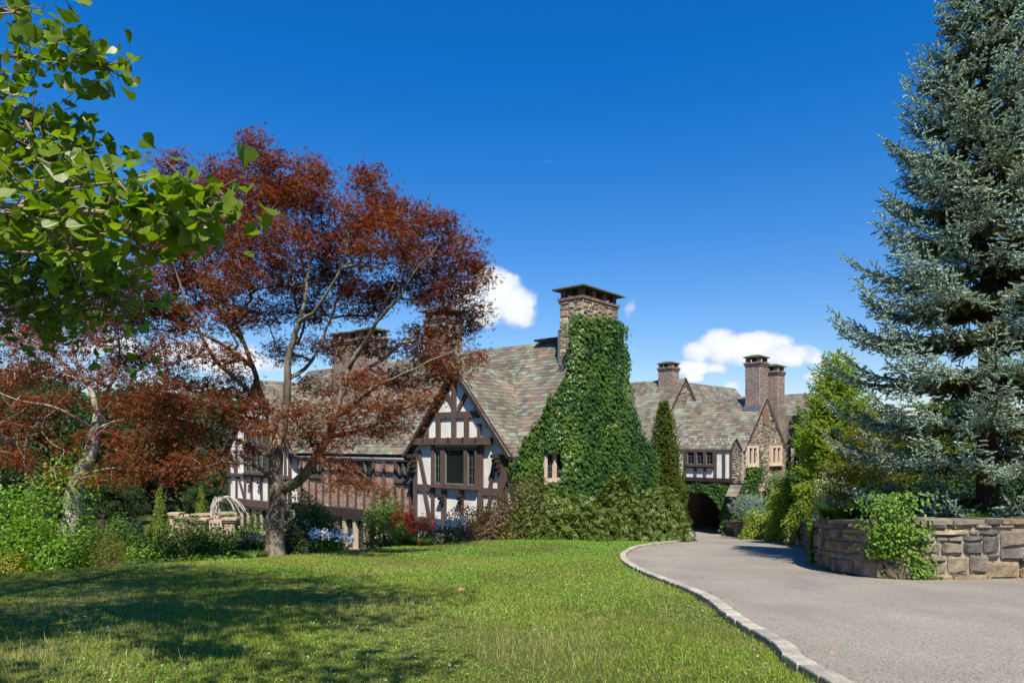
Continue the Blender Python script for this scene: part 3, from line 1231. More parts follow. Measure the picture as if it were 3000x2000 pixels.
def gable_roof(key, owner, o, U_, B_, u0, u1, vc, half, zeave, zridge, over=.35, front=True, back=True, frontpoly=None, expo=.25, vent=0):
    """ridge along U_; courses run along U_"""
    rise = zridge - zeave
    L = math.hypot(half, rise)
    for sgn, on in ((-1, front), (1, back)):
        if not on:
            continue
        ds = (-sgn * B_ * half + np.array([0, 0, rise])) / L
        nr = np.array([0, 0, half]) + sgn * B_ * rise
        nr = nr / np.linalg.norm(nr)
        P0 = o + B_ * (vc + sgn * half) + np.array([0, 0, zeave])
        pl = frontpoly if (frontpoly and sgn < 0) else [(u0, -over), (u1, -over), (u1, L), (u0, L)]
        if sgn > 0:
            # seen from the back only: plain board, few courses
            V = [P0 + U_ * a + ds * b - nr * .16 for a, b in pl] + [P0 + U_ * a + ds * b for a, b in pl]
            F = [(3, 2, 1, 0), (4, 5, 6, 7), (0, 1, 5, 4), (1, 2, 6, 5), (2, 3, 7, 6), (3, 0, 4, 7)]
            link("slate_roof", V, F, M["slate"], owner)
        else:
            roof_plane(key, owner, pl, P0, U_, ds, nr, expo)
    # ridge tiles
    u = u0
    while u < u1:
        e = min(u + .45, u1)
        V, F = [], []
        for a in (u, e - .01):
            c = o + U_ * a + B_ * vc + np.array([0, 0, zridge])
            V += [c - B_ * .16 + np.array([0, 0, -.13]), c + np.array([0, 0, .06]), c + B_ * .16 + np.array([0, 0, -.13])]
        F = [(0, 3, 4, 1), (1, 4, 5, 2), (0, 1, 2), (3, 5, 4)]
        piece(key + "r", "ridge_tile", owner, V, F, M["slate"])
        u = e
    return L


ZE, ZR, VR = -.35, 5.24, 5.2
ROOF_END = -17.6
gable_roof("manor", manor, O, U, B, -24.3, .18, VR, VR, ZE, ZR, over=.25, back=False)
# rear slope down to the far eave
Lb = math.hypot(6.4, 5.59)
dsb = (-B * 6.4 + np.array([0, 0, 5.59])) / Lb
nb = np.array([0, 0, 6.4]) + B * 5.59
nb /= np.linalg.norm(nb)
P0 = O + B * 11.6 + np.array([0, 0, ZE])
V = [P0 + U * a + dsb * b - nb * c for c in (.16, 0) for a, b in [(-24.3, -.3), (.18, -.3), (.18, Lb), (-24.3, Lb)]]
link("slate_roof", V, BOXF, M["slate"], manor)


def gutter(owner, p0, p1, r=.07):
    P = catmull([p0, p1], 4)
    V, F = tube(P, r, 8)
    link("gutter", V, F, M["gutter"], owner, smooth=True)


gutter(manor, hp(-17.2, -.42, ZE - .42), hp(-6.4, -.42, ZE - .42))

# walls: plain cores the skins stand on
core = MB()
core.add(*FR.box(-24.2, 0, -6.4, ZE - .05, -11.5, -.12))
link("wall_core", np.array(core.v), core.f, M["mortar"], manor)
# right gable wall in stone, slightly wider at the foot behind
GP = [(0, -6.3), (11.9, -6.3), (11.9, ZE - .1), (5.2, 5.1), (0, ZE - .1)]
V, F = SD.poly(GP, -.4, 0.0)
link("gable_wall", V, F, M["mortar"], manor)


def rubble(key, owner, fr, poly, cell=(.16, .34), wid=(1.0, 2.0), proud=(.03, .08), n0=0.0, mat="rubble", holes=(), name="stone"):
    t0, t1 = min(p[1] for p in poly), max(p[1] for p in poly)
    s0, s1 = min(p[0] for p in poly), max(p[0] for p in poly)
    cl = (cell[0] + cell[1]) / 4
    nc, nr_ = int((s1 - s0) / cl) + 1, int((t1 - t0) / cl) + 1
    use = np.zeros((nc, nr_), bool)
    js = [[(random.uniform(-.3, .3) * cl, random.uniform(-.3, .3) * cl) for _ in range(nr_ + 1)] for _ in range(nc + 1)]
    for r in range(nr_):
        for c in range(nc):
            if use[c, r]:
                continue
            hh = random.choice((1, 1, 2, 2, 2, 3))
            ww = max(1, int(hh * random.uniform(*wid) + random.random()))
            hh, ww = min(hh, nr_ - r), min(ww, nc - c)
            while ww > 1 and use[c:c + ww, r].any():
                ww -= 1
            while hh > 1 and use[c:c + ww, r:r + hh].any():
                hh -= 1
            use[c:c + ww, r:r + hh] = True
            a0, b0 = s0 + c * cl, t0 + r * cl
            a1, b1 = min(a0 + ww * cl, s1 + cl), b0 + hh * cl
            ok = bool(inpoly(np.array([(a0 + a1) / 2]), np.array([(b0 + b1) / 2]), poly)[0])
            for (a, b, c2, d) in holes:
                if a1 > a + .03 and a0 < b - .03 and b1 > c2 + .03 and b0 < d - .03:
                    ok = False
            if ok:
                ja, jb = js[c][r], js[c + ww][r + hh]
                P_ = lambda a, b, n: fr.P(a, b, n0 + n)
                V, F = stone_block(P_, a0 + .012 + max(-.02, ja[0] * .5), a1 - .012 + min(.02, jb[0] * .5), b0 + .012 + max(-.02, ja[1] * .5), b1 - .012 + min(.02, jb[1] * .5), random.uniform(*proud), rough=.55)
                piece(key, name, owner, V, F, M[mat])


# stone only shows along the rake, by the window and at the foot
win = (1.72, 3.42, -1.8, -.25)
rubble("manor", manor, SD, [(0, -4.6), (4.4, -4.6), (4.4, 3.9), (0, ZE - .25)], holes=[win])


def window(owner, fr, s0, s1, t0, t1, n, lights, fmat="timber", depth=.12, bars=(2, 4), sash="greenframe", frame=.07, label=None, sill=True, head=None, nearcol=None, proud=.03):
    """frame (the window itself) > sash, pane and glazing bars for every light; lights are (s0,s1)"""
    m = MB()
    m.add(*fr.box(s0, s1, t0, t0 + frame, n - depth, n + proud))
    m.add(*fr.box(s0, s1, t1 - frame, t1, n - depth, n + proud))
    e = [s0]
    for a, b in lights:
        e += [a, b]
    e.append(s1)
    for i in range(0, len(e), 2):
        m.add(*fr.box(e[i], e[i + 1], t0 + frame, t1 - frame, n - depth, n + proud - .004))
    w = m.build("window", M[fmat], owner, label=label)
    allbars = bars
    for li, (a, b) in enumerate(lights):
        bars = allbars[li] if isinstance(allbars, list) else allbars
        ta, tb = t0 + frame, t1 - frame
        q = .04
        if sash:
            f = MB()
            f.add(*fr.box(a, b, ta, ta + q, n - depth * .8, n - depth * .25))
            f.add(*fr.box(a, b, tb - q, tb, n - depth * .8, n - depth * .25))
            f.add(*fr.box(a, a + q, ta + q, tb - q, n - depth * .8, n - depth * .25))
            f.add(*fr.box(b - q, b, ta + q, tb - q, n - depth * .8, n - depth * .25))
            f.build("sash", M[sash], w)
        else:
            q = .0
        g = MB()
        g.add(*fr.box(a + q, b - q, ta + q, tb - q, n - depth * .95, n - depth * .7))
        g.build("pane", M["glass"], w)
        if bars[0] > 1 or bars[1] > 1:
            f = MB()
            for i in range(1, bars[0]):
                c = a + q + (b - a - 2 * q) * i / bars[0]
                f.add(*fr.box(c - .008, c + .008, ta + q, tb - q, n - depth * .7, n - depth * .6))
            for i in range(1, bars[1]):
                c = ta + q + (tb - ta - 2 * q) * i / bars[1]
                f.add(*fr.box(a + q, b - q, c - .008, c + .008, n - depth * .71, n - depth * .61))
            f.build("glazing_bars", M["lead"], w)
    if sill:
        f = MB()
        f.add(*fr.box(s0 - .06, s1 + .06, t0 - .09, t0 - .003, n - depth, n + .11))
        f.build("sill", M[fmat], w)
    return w


window(manor, SD, 1.75, 3.4, -1.75, -.3, .16, [(1.95, 2.48), (2.66, 3.2)], fmat="pinkstone", depth=.15, bars=(2, 4), sash=None, frame=.16, label="two-light stone window half buried in ivy")


def timber(owner, fr, s0, s1, t0, t1, n, th=.09, name="timber_post", mat="timber"):
    V, F = fr.box(s0, s1, t0, t1, n - .05, n + th)
    return link(name, V, F, M[mat], owner)


def brace(owner, fr, a, b, w, n, th=.075, name="timber_brace", mat="timber"):
    V, F = fr.beam(a, b, w, n - .05, n + th)
    return link(name, V, F, M[mat], owner)


def sp(fr, px, n):
    return float(fr.s_at(px, n))


def tp(fr, px, py, n):
    return float(fr.st(px, py, n)[1])


# --- brick and timber wing between the two bays
BZ0, BZ1 = -3.55, ZE - .4
for px, w in ((862, 6), (885, 6), (908, 5), (949, 6), (970, 5), (994, 8), (1098, 8), (1128, 9), (1160, 9), (1204, 8)):
    s = sp(FR, px, 0)
    hw = w / 2000 * 37 * .5 / 1.0
    timber(manor, FR, s - hw, s + hw, BZ0, BZ1 - .14, 0)
timber(manor, FR, -17.25, -6.25, BZ0 - .42, BZ0 - .003, .12, .16, "sill_beam", "timberdark")
timber(manor, FR, -17.25, -6.25, BZ1 - .137, BZ1 + .1, 0, .1, "wall_plate", "timber")
wt0, wt1 = tp(FR, 1045, 1402, 0), tp(FR, 1045, 1328, 0)
posts_px = [862, 885, 908, 949, 970, 994, 1098, 1128, 1160, 1204]
windows_px = {(994, 1098): 4, (1160, 1204): 2, (908, 949): 2}


def brickpanel(s0, s1, t0, t1, n, style):
    pb = link("brick_panel", *FR.box(s0, s1, t0, t1, n - .12, n + .012), M["brickmortar"], manor)
    bl, bh, g = .21, .06, .026

    def bk(a0, a1, b0, b1):
        a0, a1, b0, b1 = max(a0, s0 + .01), min(a1, s1 - .01), max(b0, t0 + .01), min(b1, t1 - .01)
        if a1 - a0 < .03 or b1 - b0 < .02:
            return
        pr_ = random.uniform(.006, .016)
        V, F = FR.box(a0, a1, b0, b1, n + .005, n + .012 + pr_)
        piece("manor", "brick", pb, V, F, M["brickred"])

    def bkbeam(a, b, w):
        V, F = FR.beam(a, b, w, n + .005, n + .012 + random.uniform(.006, .016))
        piece("manor", "brick", pb, V, F, M["brickred"])
    if style == "herring":
        W_ = s1 - s0
        dz = W_ * .42
        t = t0 + .02
        mid = (s0 + s1) / 2
        while t + dz * .6 < t1 - .03:
            bkbeam((s0 + .03, t + .02), (mid - .015, min(t + dz * .5, t1 - .03)), .05)
            bkbeam((mid + .015, min(t + dz * .5, t1 - .03)), (s1 - .03, t + .02), .055)
            t += .088
        return
    t = t0 + .012
    i = 0
    blk = 0
    while t < t1:
        if style == "mixed" and blk % 2 == 1:
            a = s0
            while a < s1:
                bk(a + g / 2, a + bh + g / 2, t, t + bl * 1.1)
                a += bh + g
            t += bl * 1.1 + g
            blk += 1
            continue
        for _ in range(4 if style == "mixed" else 1):
            a = s0 - (bl / 2 if i % 2 else 0)
            while a < s1:
                bk(a + g / 2, a + bl - g / 2, t, t + bh)
                a += bl
            t += bh + g
            i += 1
        blk += 1


styles = ["run", "mixed", "herring", "mixed", "run", "herring", "mixed"]
si = 0
for pa, pb_ in zip(posts_px[:-1], posts_px[1:]):
    s0, s1 = sp(FR, pa, 0) + .05, sp(FR, pb_, 0) - .05
    if (pa, pb_) in windows_px:
        n_l = windows_px[(pa, pb_)]
        ww = (s1 - s0)
        lg = []
        for k in range(n_l):
            a = s0 + .12 + (ww - .2) * k / n_l
            lg.append((a, a + (ww - .2) / n_l - .1))
        window(manor, FR, s0 + .02, s1 - .02, wt0, wt1, .02, lg, bars=(2, 3), frame=.09)
        nsub = 4 if n_l == 4 else 2
        ed = np.linspace(s0, s1, nsub + 1)
        timber(manor, FR, s0 + .04, s1 - .04, wt0 - .24, wt0 - .1, 0, .07, "timber_rail")
        for k in range(nsub):
            if k:
                timber(manor, FR, ed[k] - .065, ed[k] + .065, BZ0, wt0 - .245, 0)
            brickpanel(ed[k] + (.065 if k else 0), ed[k + 1] - (.065 if k < nsub - 1 else 0), BZ0, wt0 - .24, 0, styles[si % 7])
            si += 1
    else:
        brickpanel(s0, s1, BZ0, BZ1 - .14, 0, ["run", "mixed", "herring", "mixed", "herring", "mixed"][si % 6])
        si += 1
# stone ground floor under it, with the tall mullioned window
w0, w1 = sp(FR, 1008, 0), sp(FR, 1112, 0)
rubble("manor", manor, FR, [(-17.2, -6.1), (-6.3, -6.1), (-6.3, -3.98), (-17.2, -3.98)], cell=(.18, .34), holes=[(w0 - .15, w1 + .1, -6.1, -3.97)])
_lw = (w1 - w0 - .3) / 3
window(manor, FR, w0, w1, -5.9, -4.0, .1, [(w0 + .24 + k * (_lw + .02), w0 + .02 + (k + 1) * (_lw + .0)) for k in range(3)], fmat="limestone", depth=.24, bars=(2, 5), sash=None, frame=.14,
       label="tall three-light limestone window at ground level")
link("doorstep", *FR.box(w0 - .3, w1 + .3, -6.3, -6.03, 0, .8), M["limestone"], manor)


# --- cross-gabled bay
def bay(sL, sR, n, zr, za, over, roofback, key, zeave=ZE):
    """walls and roof of a cross gable whose ridge runs back into the main roof"""
    c = (sL + sR) / 2
    half = (sR - sL) / 2 + .3
    slope = (zr - zeave) / half
    # wall slab
    V, F = FR.poly([(sL, BZ0), (sR, BZ0), (sR, zeave - .0), (c, zr - .25), (sL, zeave - .0)], n - .6, n)
    link("plaster_wall", V, F, M["plaster"], manor)
    L = math.hypot(half, zr - zeave)
    for sg in (-1, 1):
        ds = (-sg * U * half + np.array([0, 0, zr - zeave])) / L
        nr = np.array([0, 0, half]) + sg * U * (zr - zeave)
        nr /= np.linalg.norm(nr)
        P0 = O + U * (c + sg * half) + np.array([0, 0, zeave])
        # valley: where this slope meets the main slope
        vb = lambda b: (zeave + b * (zr - zeave) / L - ZE) / ((ZR - ZE) / VR)
        a0 = -(n + over)
        b0 = -.25
        poly = [(a0, b0), (max(vb(b0), -.35) + .0, b0), (vb(L) + .02, L), (a0, L)]
        key2 = "manor"
        if sg < 0:
            roof_plane(key2, manor, poly, P0, B, ds, nr, .23, .26, .46)
        else:
            roof_plane(key2, manor, poly, P0, B, ds, nr, .23, .26, .46)
        # barge boards under the overhang, three stepped members
        for q, (nn, th, dn) in enumerate(((n + over - .1, .1, .16), (n + over - .32, .1, .3), (n + .04, .1, .42))):
            a = (c + sg * (half + .22), zeave - .27 - dn * .4)
            b = (c, zr - .1 - dn * .4)
            if sg > 0:
                a, b = b, a
            d = np.array(b) - np.array(a)
            V, F = FR.beam(a, b, .2 if q else .26, nn - .05, nn + th - .06 + .003 * q)
            link("barge_board", V, F, M["timberdark" if q != 2 else "timber"], manor)
        for k in range(4):
            f_ = (k + .7) / 4.6
            a = np.array([c + sg * half, zeave - .3]) * (1 - f_) + np.array([c, zr - .3]) * f_
            V, F = FR.box(a[0] - .05, a[0] + .05, a[1] - .08, a[1] + .03, n, n + over - .08)
            link("rafter_end", V, F, M["timber"], manor)
    u = -(n + over)
    while u < (zr - ZE) / ((ZR - ZE) / VR):
        V = []
        for a in (u, u + .4):
            q = O + B * a + U * c + np.array([0, 0, zr])
            V += [q - U * .15 + np.array([0, 0, -.13]), q + np.array([0, 0, .06]), q + U * .15 + np.array([0, 0, -.13])]
        piece("manorbr", "ridge_tile", manor, V, [(0, 3, 4, 1), (1, 4, 5, 2), (0, 1, 2), (3, 5, 4)], M["slate"])
        u += .41


NB = .5
sL, sR = -6.2, -.2
bay(sL, sR, NB, 3.58, 0, .34, True, "b")
link("bay_side_wall", *FR.box(sL + .02, sR - .02, -6.3, BZ0 - .3, -.4, NB - .06), M["mortar"], manor)
q = lambda px: sp(FR, px, NB)
z = lambda px, py: tp(FR, px, py, NB)
zt_sill = BZ0
timber(manor, FR, sL - .05, sR + .05, BZ0 - .3, BZ0 - .003, NB, .14, "sill_beam")
zc0, zc1 = z(1330, 1302), z(1330, 1282)
link("collar_beam", *FR.box(q(1222), q(1445), zc0, zc1, NB, NB + .3), M["timber"], manor)
for px in (1253, 1288, 1327, 1370, 1408):
    link("peg_block", *FR.box(q(px) - .03, q(px) + .03, zc1 - .15, zc1 + .03, NB + .3, NB + .35), M["timberdark"], manor)
# head of the side panels / wall posts
timber(manor, FR, q(1214), q(1224), BZ0, ZE - .1, NB)
timber(manor, FR, q(1266), q(1274), BZ0, zc0 - .003, NB)
timber(manor, FR, q(1402), q(1417), BZ0, zc0 - .003, NB)
timber(manor, FR, q(1462), q(1486), BZ0, ZE - .1, NB)
timber(manor, FR, q(1296), q(1309), BZ0, z(1300, 1434), NB)
timber(manor, FR, q(1350), q(1360), BZ0, z(1355, 1434), NB)
zr0, zr1 = z(1245, 1438), z(1245, 1418)
timber(manor, FR, q(1224) + .002, q(1266) - .002, zr0, zr1, NB, .085, "timber_rail")
timber(manor, FR, q(1417) + .002, q(1462) - .002, zr0, zr1, NB, .085, "timber_rail")
brace(manor, FR, (q(1228), z(1228, 1318)), (q(1248), zr1), .2, NB)
brace(manor, FR, (q(1246), zr0), (q(1260), BZ0 + .02), .2, NB)
brace(manor, FR, (q(1452), z(1452, 1335)), (q(1438), zr1), .2, NB)
brace(manor, FR, (q(1440), zr0), (q(1424), BZ0 + .02), .2, NB)
# gable timbers
zu0, zu1 = z(1330, 1225), z(1330, 1206)
cs = (sL + sR) / 2
timber(manor, FR, q(1326), q(1338), zc1, 3.2, NB, .1, "king_post")
link("upper_collar", *FR.box(cs - 1.45, cs + 1.45, zu0, zu1, NB - .05, NB + .085), M["timber"], manor)
for px in (1285, 1368):
    timber(manor, FR, q(px - 5), q(px + 7), zc1, zu0 - .002, NB)
for px in (1252, 1405):
    timber(manor, FR, q(px - 3), q(px + 5), zc1, zc1 + .62, NB)
brace(manor, FR, (cs - .85, zu1 + 1.15), (cs - .1, zu1 + .1), .2, NB)
brace(manor, FR, (cs + .1, zu1 + .1), (cs + .85, zu1 + 1.15), .2, NB)
# main window
l = [(q(1278), q(1297)), (q(1309), q(1365)), (q(1375), q(1397))]
wn = window(manor, FR, q(1270), q(1403), z(1335, 1424), z(1335, 1309), NB + .14, l, bars=[(2, 4), (1, 1), (2, 4)], frame=.1, depth=.12, label="wide bay window with large middle pane between leaded side lights")
for px in (1300, 1355):
    for k in range(3):
        m = MB()
        s = q(px)
        m.add(*FR.box(s - .12, s + .12, z(px, 1447 + k * 10) - .1, z(px, 1447 + k * 10), NB + .09, NB + .36 - k * .08))
        m.build("window_bracket", M["timberdark"], manor)
# stepped corbels at the gable feet
for px in (1217, 1463):
    for k in range(4):
        s = q(px)
        zt = z(px, 1330 + 14 * k)
        link("corbel", *FR.box(s - .1, s + .16, zt - .16, zt, NB + .09, NB + .5 - .09 * k), M["timberdark"], manor)
gutter(manor, hp(.12, -.75, ZE - .3), hp(.12, .0, ZE - .3))

# --- far left gabled wing
wL, wR = -24.75, -17.3
wing = thing("gabled_wing", "white and brown half-timbered gable wing at the left end of the house, behind the maple", "house", hp(-21, 0, -5.9))
_m = manor
manor = wing
bay(wL, wR, NB, 4.0, 0, .3, True, "w")
link("bay_side_wall", *FR.box(wL + .02, wR - .02, -6.3, BZ0 - .4, -.4, NB - .06), M["mortar"], wing)
rubble("wing", wing, FR, [(wL, -6.2), (wR, -6.2), (wR, -3.98), (wL, -3.98)], n0=NB - .06, holes=[(sp(FR, 690, NB) - .1, sp(FR, 790, NB) + .1, -5.7, -4.0)])
timber(wing, FR, wL - .12, wR + .05, BZ0 - .42, BZ0 - .003, NB, .3, "sill_beam")
Q = lambda px: sp(FR, px, NB)
Zt = lambda py: (1300 - py) / 2000 * 43.5
for px in (674, 695, 720, 790, 838, 850):
    timber(wing, FR, Q(px) - .09, Q(px) + .09, BZ0, .9 if 674 < px < 850 else ZE - .1, NB)
for px in (739, 768):
    timber(wing, FR, Q(px) - .09, Q(px) + .09, BZ0, Zt(1392), NB)
    for k in range(3):
        zt = Zt(1398 + 11 * k)
        link("corbel", *FR.box(Q(px) - .12, Q(px) + .12, zt - .14, zt, NB + .09, NB + .4 - .09 * k), M["timberdark"], wing)
link("timber_rail", *FR.box(wL, wR, Zt(1397), Zt(1388), NB - .05, NB + .16), M["timber"], wing)
link("collar_beam", *FR.box(wL + 1.1, wR - 1.1, Zt(1236), Zt(1227), NB, NB + .25), M["timber"], wing)
link("upper_collar", *FR.box(wL + 2.2, wR - 2.2, Zt(1195), Zt(1188), NB - .05, NB + .09), M["timber"], wing)
brace(wing, FR, (Q(700), Zt(1398)), (Q(718), BZ0 + .02), .18, NB)
brace(wing, FR, (Q(678), Zt(1330)), (Q(692), Zt(1387)), .18, NB)
for px in (717, 745, 772, 800):
    timber(wing, FR, Q(px) - .08, Q(px) + .08, Zt(1226), Zt(1196), NB)
for (pa, pb, ya, yb, nl) in ((722, 788, 1385, 1318, 4), (722, 788, 1304, 1262, 4)):
    s0, s1 = Q(pa), Q(pb)
    lg = [(s0 + .1 + (s1 - s0 - .1) * k / nl, s0 + (s1 - s0 - .1) * (k + 1) / nl) for k in range(nl)]
    window(wing, FR, s0, s1, Zt(ya), Zt(yb), NB + .14, lg, bars=(2, 4), frame=.08)
s0, s1 = Q(690), Q(790)
lg = [(s0 + .2 + (s1 - s0 - .2) * k / 5, s0 + (s1 - s0 - .2) * (k + 1) / 5) for k in range(5)]
window(wing, FR, s0, s1, -5.6, -4.02, NB + .06, lg, fmat="limestone", depth=.1, bars=(2, 4), sash=None, frame=.12, label="row of limestone mullioned lights under the jetty beam")
manor = _m


# --- chimneys
def chimney(owner, o, U_, B_, u0, u1, v0, v1, z0, z1, mat, key, label, brick=True, cap_over=.25, gap=.38, posts=(2, 2), slab=True, name="chimney", bandh=.28):
    fr = Frame(o, U_, -B_)
    sd = Frame(o, B_, U_)
    lf = Frame(o, -B_, -U_)
    shaft = link(name, *fr.box(u0, u1, z0, z1, -v1, -v0), M["brickmortar" if brick else "mortar"], owner, label=label)
    faces = [(fr, u0, u1, -v0), (sd, v0, v1, u1)]
    for f, a, b, n in faces:
        if brick:
            t, i = z0, 0
            while t < z1 - bandh:
                s = a - (.11 if i % 2 else 0)
                while s < b:
                    x0, x1 = max(s + .013, a), min(s + .203, b)
                    if x1 - x0 > .03:
                        V, F = f.box(x0, x1, t, t + .054, n, n + random.uniform(.006, .014))
                        piece(key, "brick", shaft, V, F, M["brick"])
                    s += .22
                t += .078
                i += 1
        else:
            rubble(key, shaft, f, [(a, z0), (b, z0), (b, z1 - bandh + .05), (a, z1 - bandh + .05)], n0=n)
    # corbelled brick bands on end at the top
    for k, (h0, h1, ov) in enumerate(((z1 - bandh, z1 - bandh * .5, .06), (z1 - bandh * .5, z1 - .0, .11))):
        link("brick_band", *fr.box(u0 - ov + .02, u1 + ov - .02, h0, h1, -v1 - ov + .02, -v0 + ov - .02), M["brickmortar"], shaft)
        for f, a, b, n in faces:
            s = a - ov
            while s < b + ov - .05:
                V, F = f.box(s + .008, min(s + .1, b + ov), h0 + .01, h1 - .008, n + ov - .03, n + ov)
                piece(key, "brick", shaft, V, F, M["brick"])
                s += .105
    zc = z1 + gap
    m = MB()
    nu, nv = posts
    for i in range(nu):
        for j in range(nv):
            if 0 < i < nu - 1 and 0 < j < nv - 1:
                continue
            cu = u0 + .16 + (u1 - u0 - .32) * i / max(nu - 1, 1)
            cv = v0 + .16 + (v1 - v0 - .32) * j / max(nv - 1, 1)
            m2 = MB()
            m2.add(*fr.box(cu - .14, cu + .14, z1, zc, -cv - .14, -cv + .14))
            m2.build("cap_pier", M["brick"], shaft)
    c = fr.P((u0 + u1) / 2, zc + .22, -(v0 + v1) / 2)
    ov = cap_over
    lo = [fr.P(u0 - ov, zc, -v0 + ov), fr.P(u1 + ov, zc, -v0 + ov), fr.P(u1 + ov, zc, -v1 - ov), fr.P(u0 - ov, zc, -v1 - ov)]
    hi = [p + np.array([0, 0, .07]) for p in lo]
    du_, dv_ = (u1 - u0) / 2 + ov, (v1 - v0) / 2 + ov
    mu, mv = (u0 + u1) / 2, (v0 + v1) / 2
    rr = .35
    top = [fr.P(mu - du_ * rr, zc + .24, -mv + dv_ * rr), fr.P(mu + du_ * rr, zc + .24, -mv + dv_ * rr), fr.P(mu + du_ * rr, zc + .24, -mv - dv_ * rr), fr.P(mu - du_ * rr, zc + .24, -mv - dv_ * rr)]
    V = lo + hi + top
    F = [(0, 3, 2, 1)] + [(k, (k + 1) % 4, 4 + (k + 1) % 4, 4 + k) for k in range(4)] + [(4 + k, 4 + (k + 1) % 4, 8 + (k + 1) % 4, 8 + k) for k in range(4)] + [(8, 9, 10, 11)]
    link("cap_slab", V, F, M["slabmoss"], shaft)
    return shaft


big = chimney(manor, O, U, B, -.61, .7, 4.0, 7.1, .9, 7.1, None, "bigch", "broad fieldstone chimney rising out of the ivy", brick=False, posts=(2, 4), cap_over=.3)
link("chimney_base", *SD.box(3.8, 7.9, -6.2, 2.9, -.3, .62), M["mortar"], manor)
link("lead_flashing", *FR.box(-.72, -.6, 3.6, 5.6, -4.9, -3.95), M["lead"], manor)
chimney(manor, O, U, B, -10.3, -8.8, 3.9, 5.5, 3.4, 7.25, None, "ch2", "brick chimney on the ridge behind the maple crown")
for k, (a, b) in enumerate(((-17.1, -15.9), (-15.75, -14.6), (-14.45, -13.3))):
    chimney(manor, O, U, B, a, b, 2.3 + .12 * (k % 2), 3.6, 2.0, 6.4, None, "ch3", "brick stack of the clustered chimney behind the maple", cap_over=.14)
# ridge ventilator by the big chimney
link("ridge_vent", *FR.box(-2.9, -.75, 5.32, 5.42, -5.6, -4.8), M["metaldark"], manor)
V, F = tube(catmull([hp(-1.5, 5.2, 5.3), hp(-1.5, 5.2, 5.75)], 3), .05, 8)
link("vent_pipe", V, F, M["lead"], manor)

# ------------------------------------------------------------------ gatehouse with the arch
A2_ = math.atan2(.70, .71)
GU = np.array([.705, -.709, 0])
GB = np.array([.709, .705, 0])
GO = np.array([16.34, 48.0, 0])
GF = Frame(GO, GU, -GB)
GS = Frame(GO, GB, GU)
gate = thing("gatehouse", "stone gatehouse wing with a timbered window storey over the dark driveway arch", "house", GO + GU * -3 + np.array([0, 0, -6.6]))
gable_roof("gate", gate, GO, GU, GB, -7.4, .12, 3.28, 3.28, -.25, 3.35, over=.3, back=True, expo=.25)
gutter(gate, GO + GU * -5.6 + GB * -.3 + np.array([0, 0, -.5]), GO + GU * -1.35 + GB * -.3 + np.array([0, 0, -.5]))
# front wall with an arched opening
aL, aR, zs, zc = -5.55, -1.5, -4.45, -3.25
arc = [(aL + (aR - aL) * i / 14, zs + (zc - zs) * math.sqrt(max(0, 1 - (2 * i / 14 - 1) ** 2))) for i in range(15)]
m = MB()
m.add(*GF.box(-7.6, aL, -7, -.3, -.5, 0))
m.add(*GF.box(aR, 0, -7, -.3, -.5, 0))
for (a, b) in zip(arc[:-1], arc[1:]):
    V = [GF.P(a[0], a[1], 0), GF.P(b[0], b[1], 0), GF.P(b[0], b[1], -.5), GF.P(a[0], a[1], -.5), GF.P(a[0], -.3, 0), GF.P(b[0], -.3, 0), GF.P(b[0], -.3, -.5), GF.P(a[0], -.3, -.5)]
    m.add(V, BOXF)
m.build("arch_wall", M["mortar"], gate)
# the passage behind: side walls, vault and far wall
m = MB()
m.add(*GF.box(aL - .4, aL, -7, -3.0, -6.6, -.5))
m.add(*GF.box(aR, aR + .3, -7, -3.0, -6.6, -.5))
m.add(*GF.box(aL - .4, aR + .3, -3.1, -2.7, -6.6, -.5))
m.add(*GF.box(aL - .4, aR + .3, -7, -3.0, -6.9, -6.6))
m.build("passage_wall", M["rubble"], gate)
FI = Frame(GO, GU, -GB)
rubble("gate", gate, GF, [(aL, -6.6), (aR, -6.6), (aR, -3.2), (aL, -3.2)], n0=-6.6, cell=(.25, .4))
rubble("gate", gate, GF, [(aR, -6.7), (0, -6.7), (0, -.35), (-1.1, -.35), (-1.1, -2.6), (aR, -2.9)], n0=0)
# gable wall
gp = [(0, -6.6), (6.56, -6.6), (6.56, -.3), (3.28, 3.2), (0, -.3)]
V, F = GS.poly(gp, -.4, 0)
link("gable_wall", V, F, M["mortar"], gate)
w1_, w2_ = (sp(GS, 2187, .1), sp(GS, 2220, .1)), (sp(GS, 2257, .1), sp(GS, 2289, .1))
zz0, zz1 = tp(GS, 2204, 1364, .1), tp(GS, 2204, 1305, .1)
rubble("gate", gate, GS, gp, cell=(.16, .32), wid=(.8, 1.6), proud=(.03, .1), holes=[(w1_[0], w1_[1], zz0, zz1), (w2_[0], w2_[1], zz0, zz1)])
for (a, b), side in ((w1_, "nearer"), (w2_, "farther")):
    w_ = b - a
    window(gate, GS, a, b, zz0, zz1, .16, [(a + w_ * .17, a + w_ * .44), (a + w_ * .56, a + w_ * .83)], fmat="pinkstone", depth=.15, bars=(1, 1), sash=None, frame=.17, label=side + " pink stone two-light gable window")
# verge slates along the right rake
brace(gate, GS, (3.4, 3.3), (6.75, -.42), .16, .0, .12, "verge_board", "timberdark")
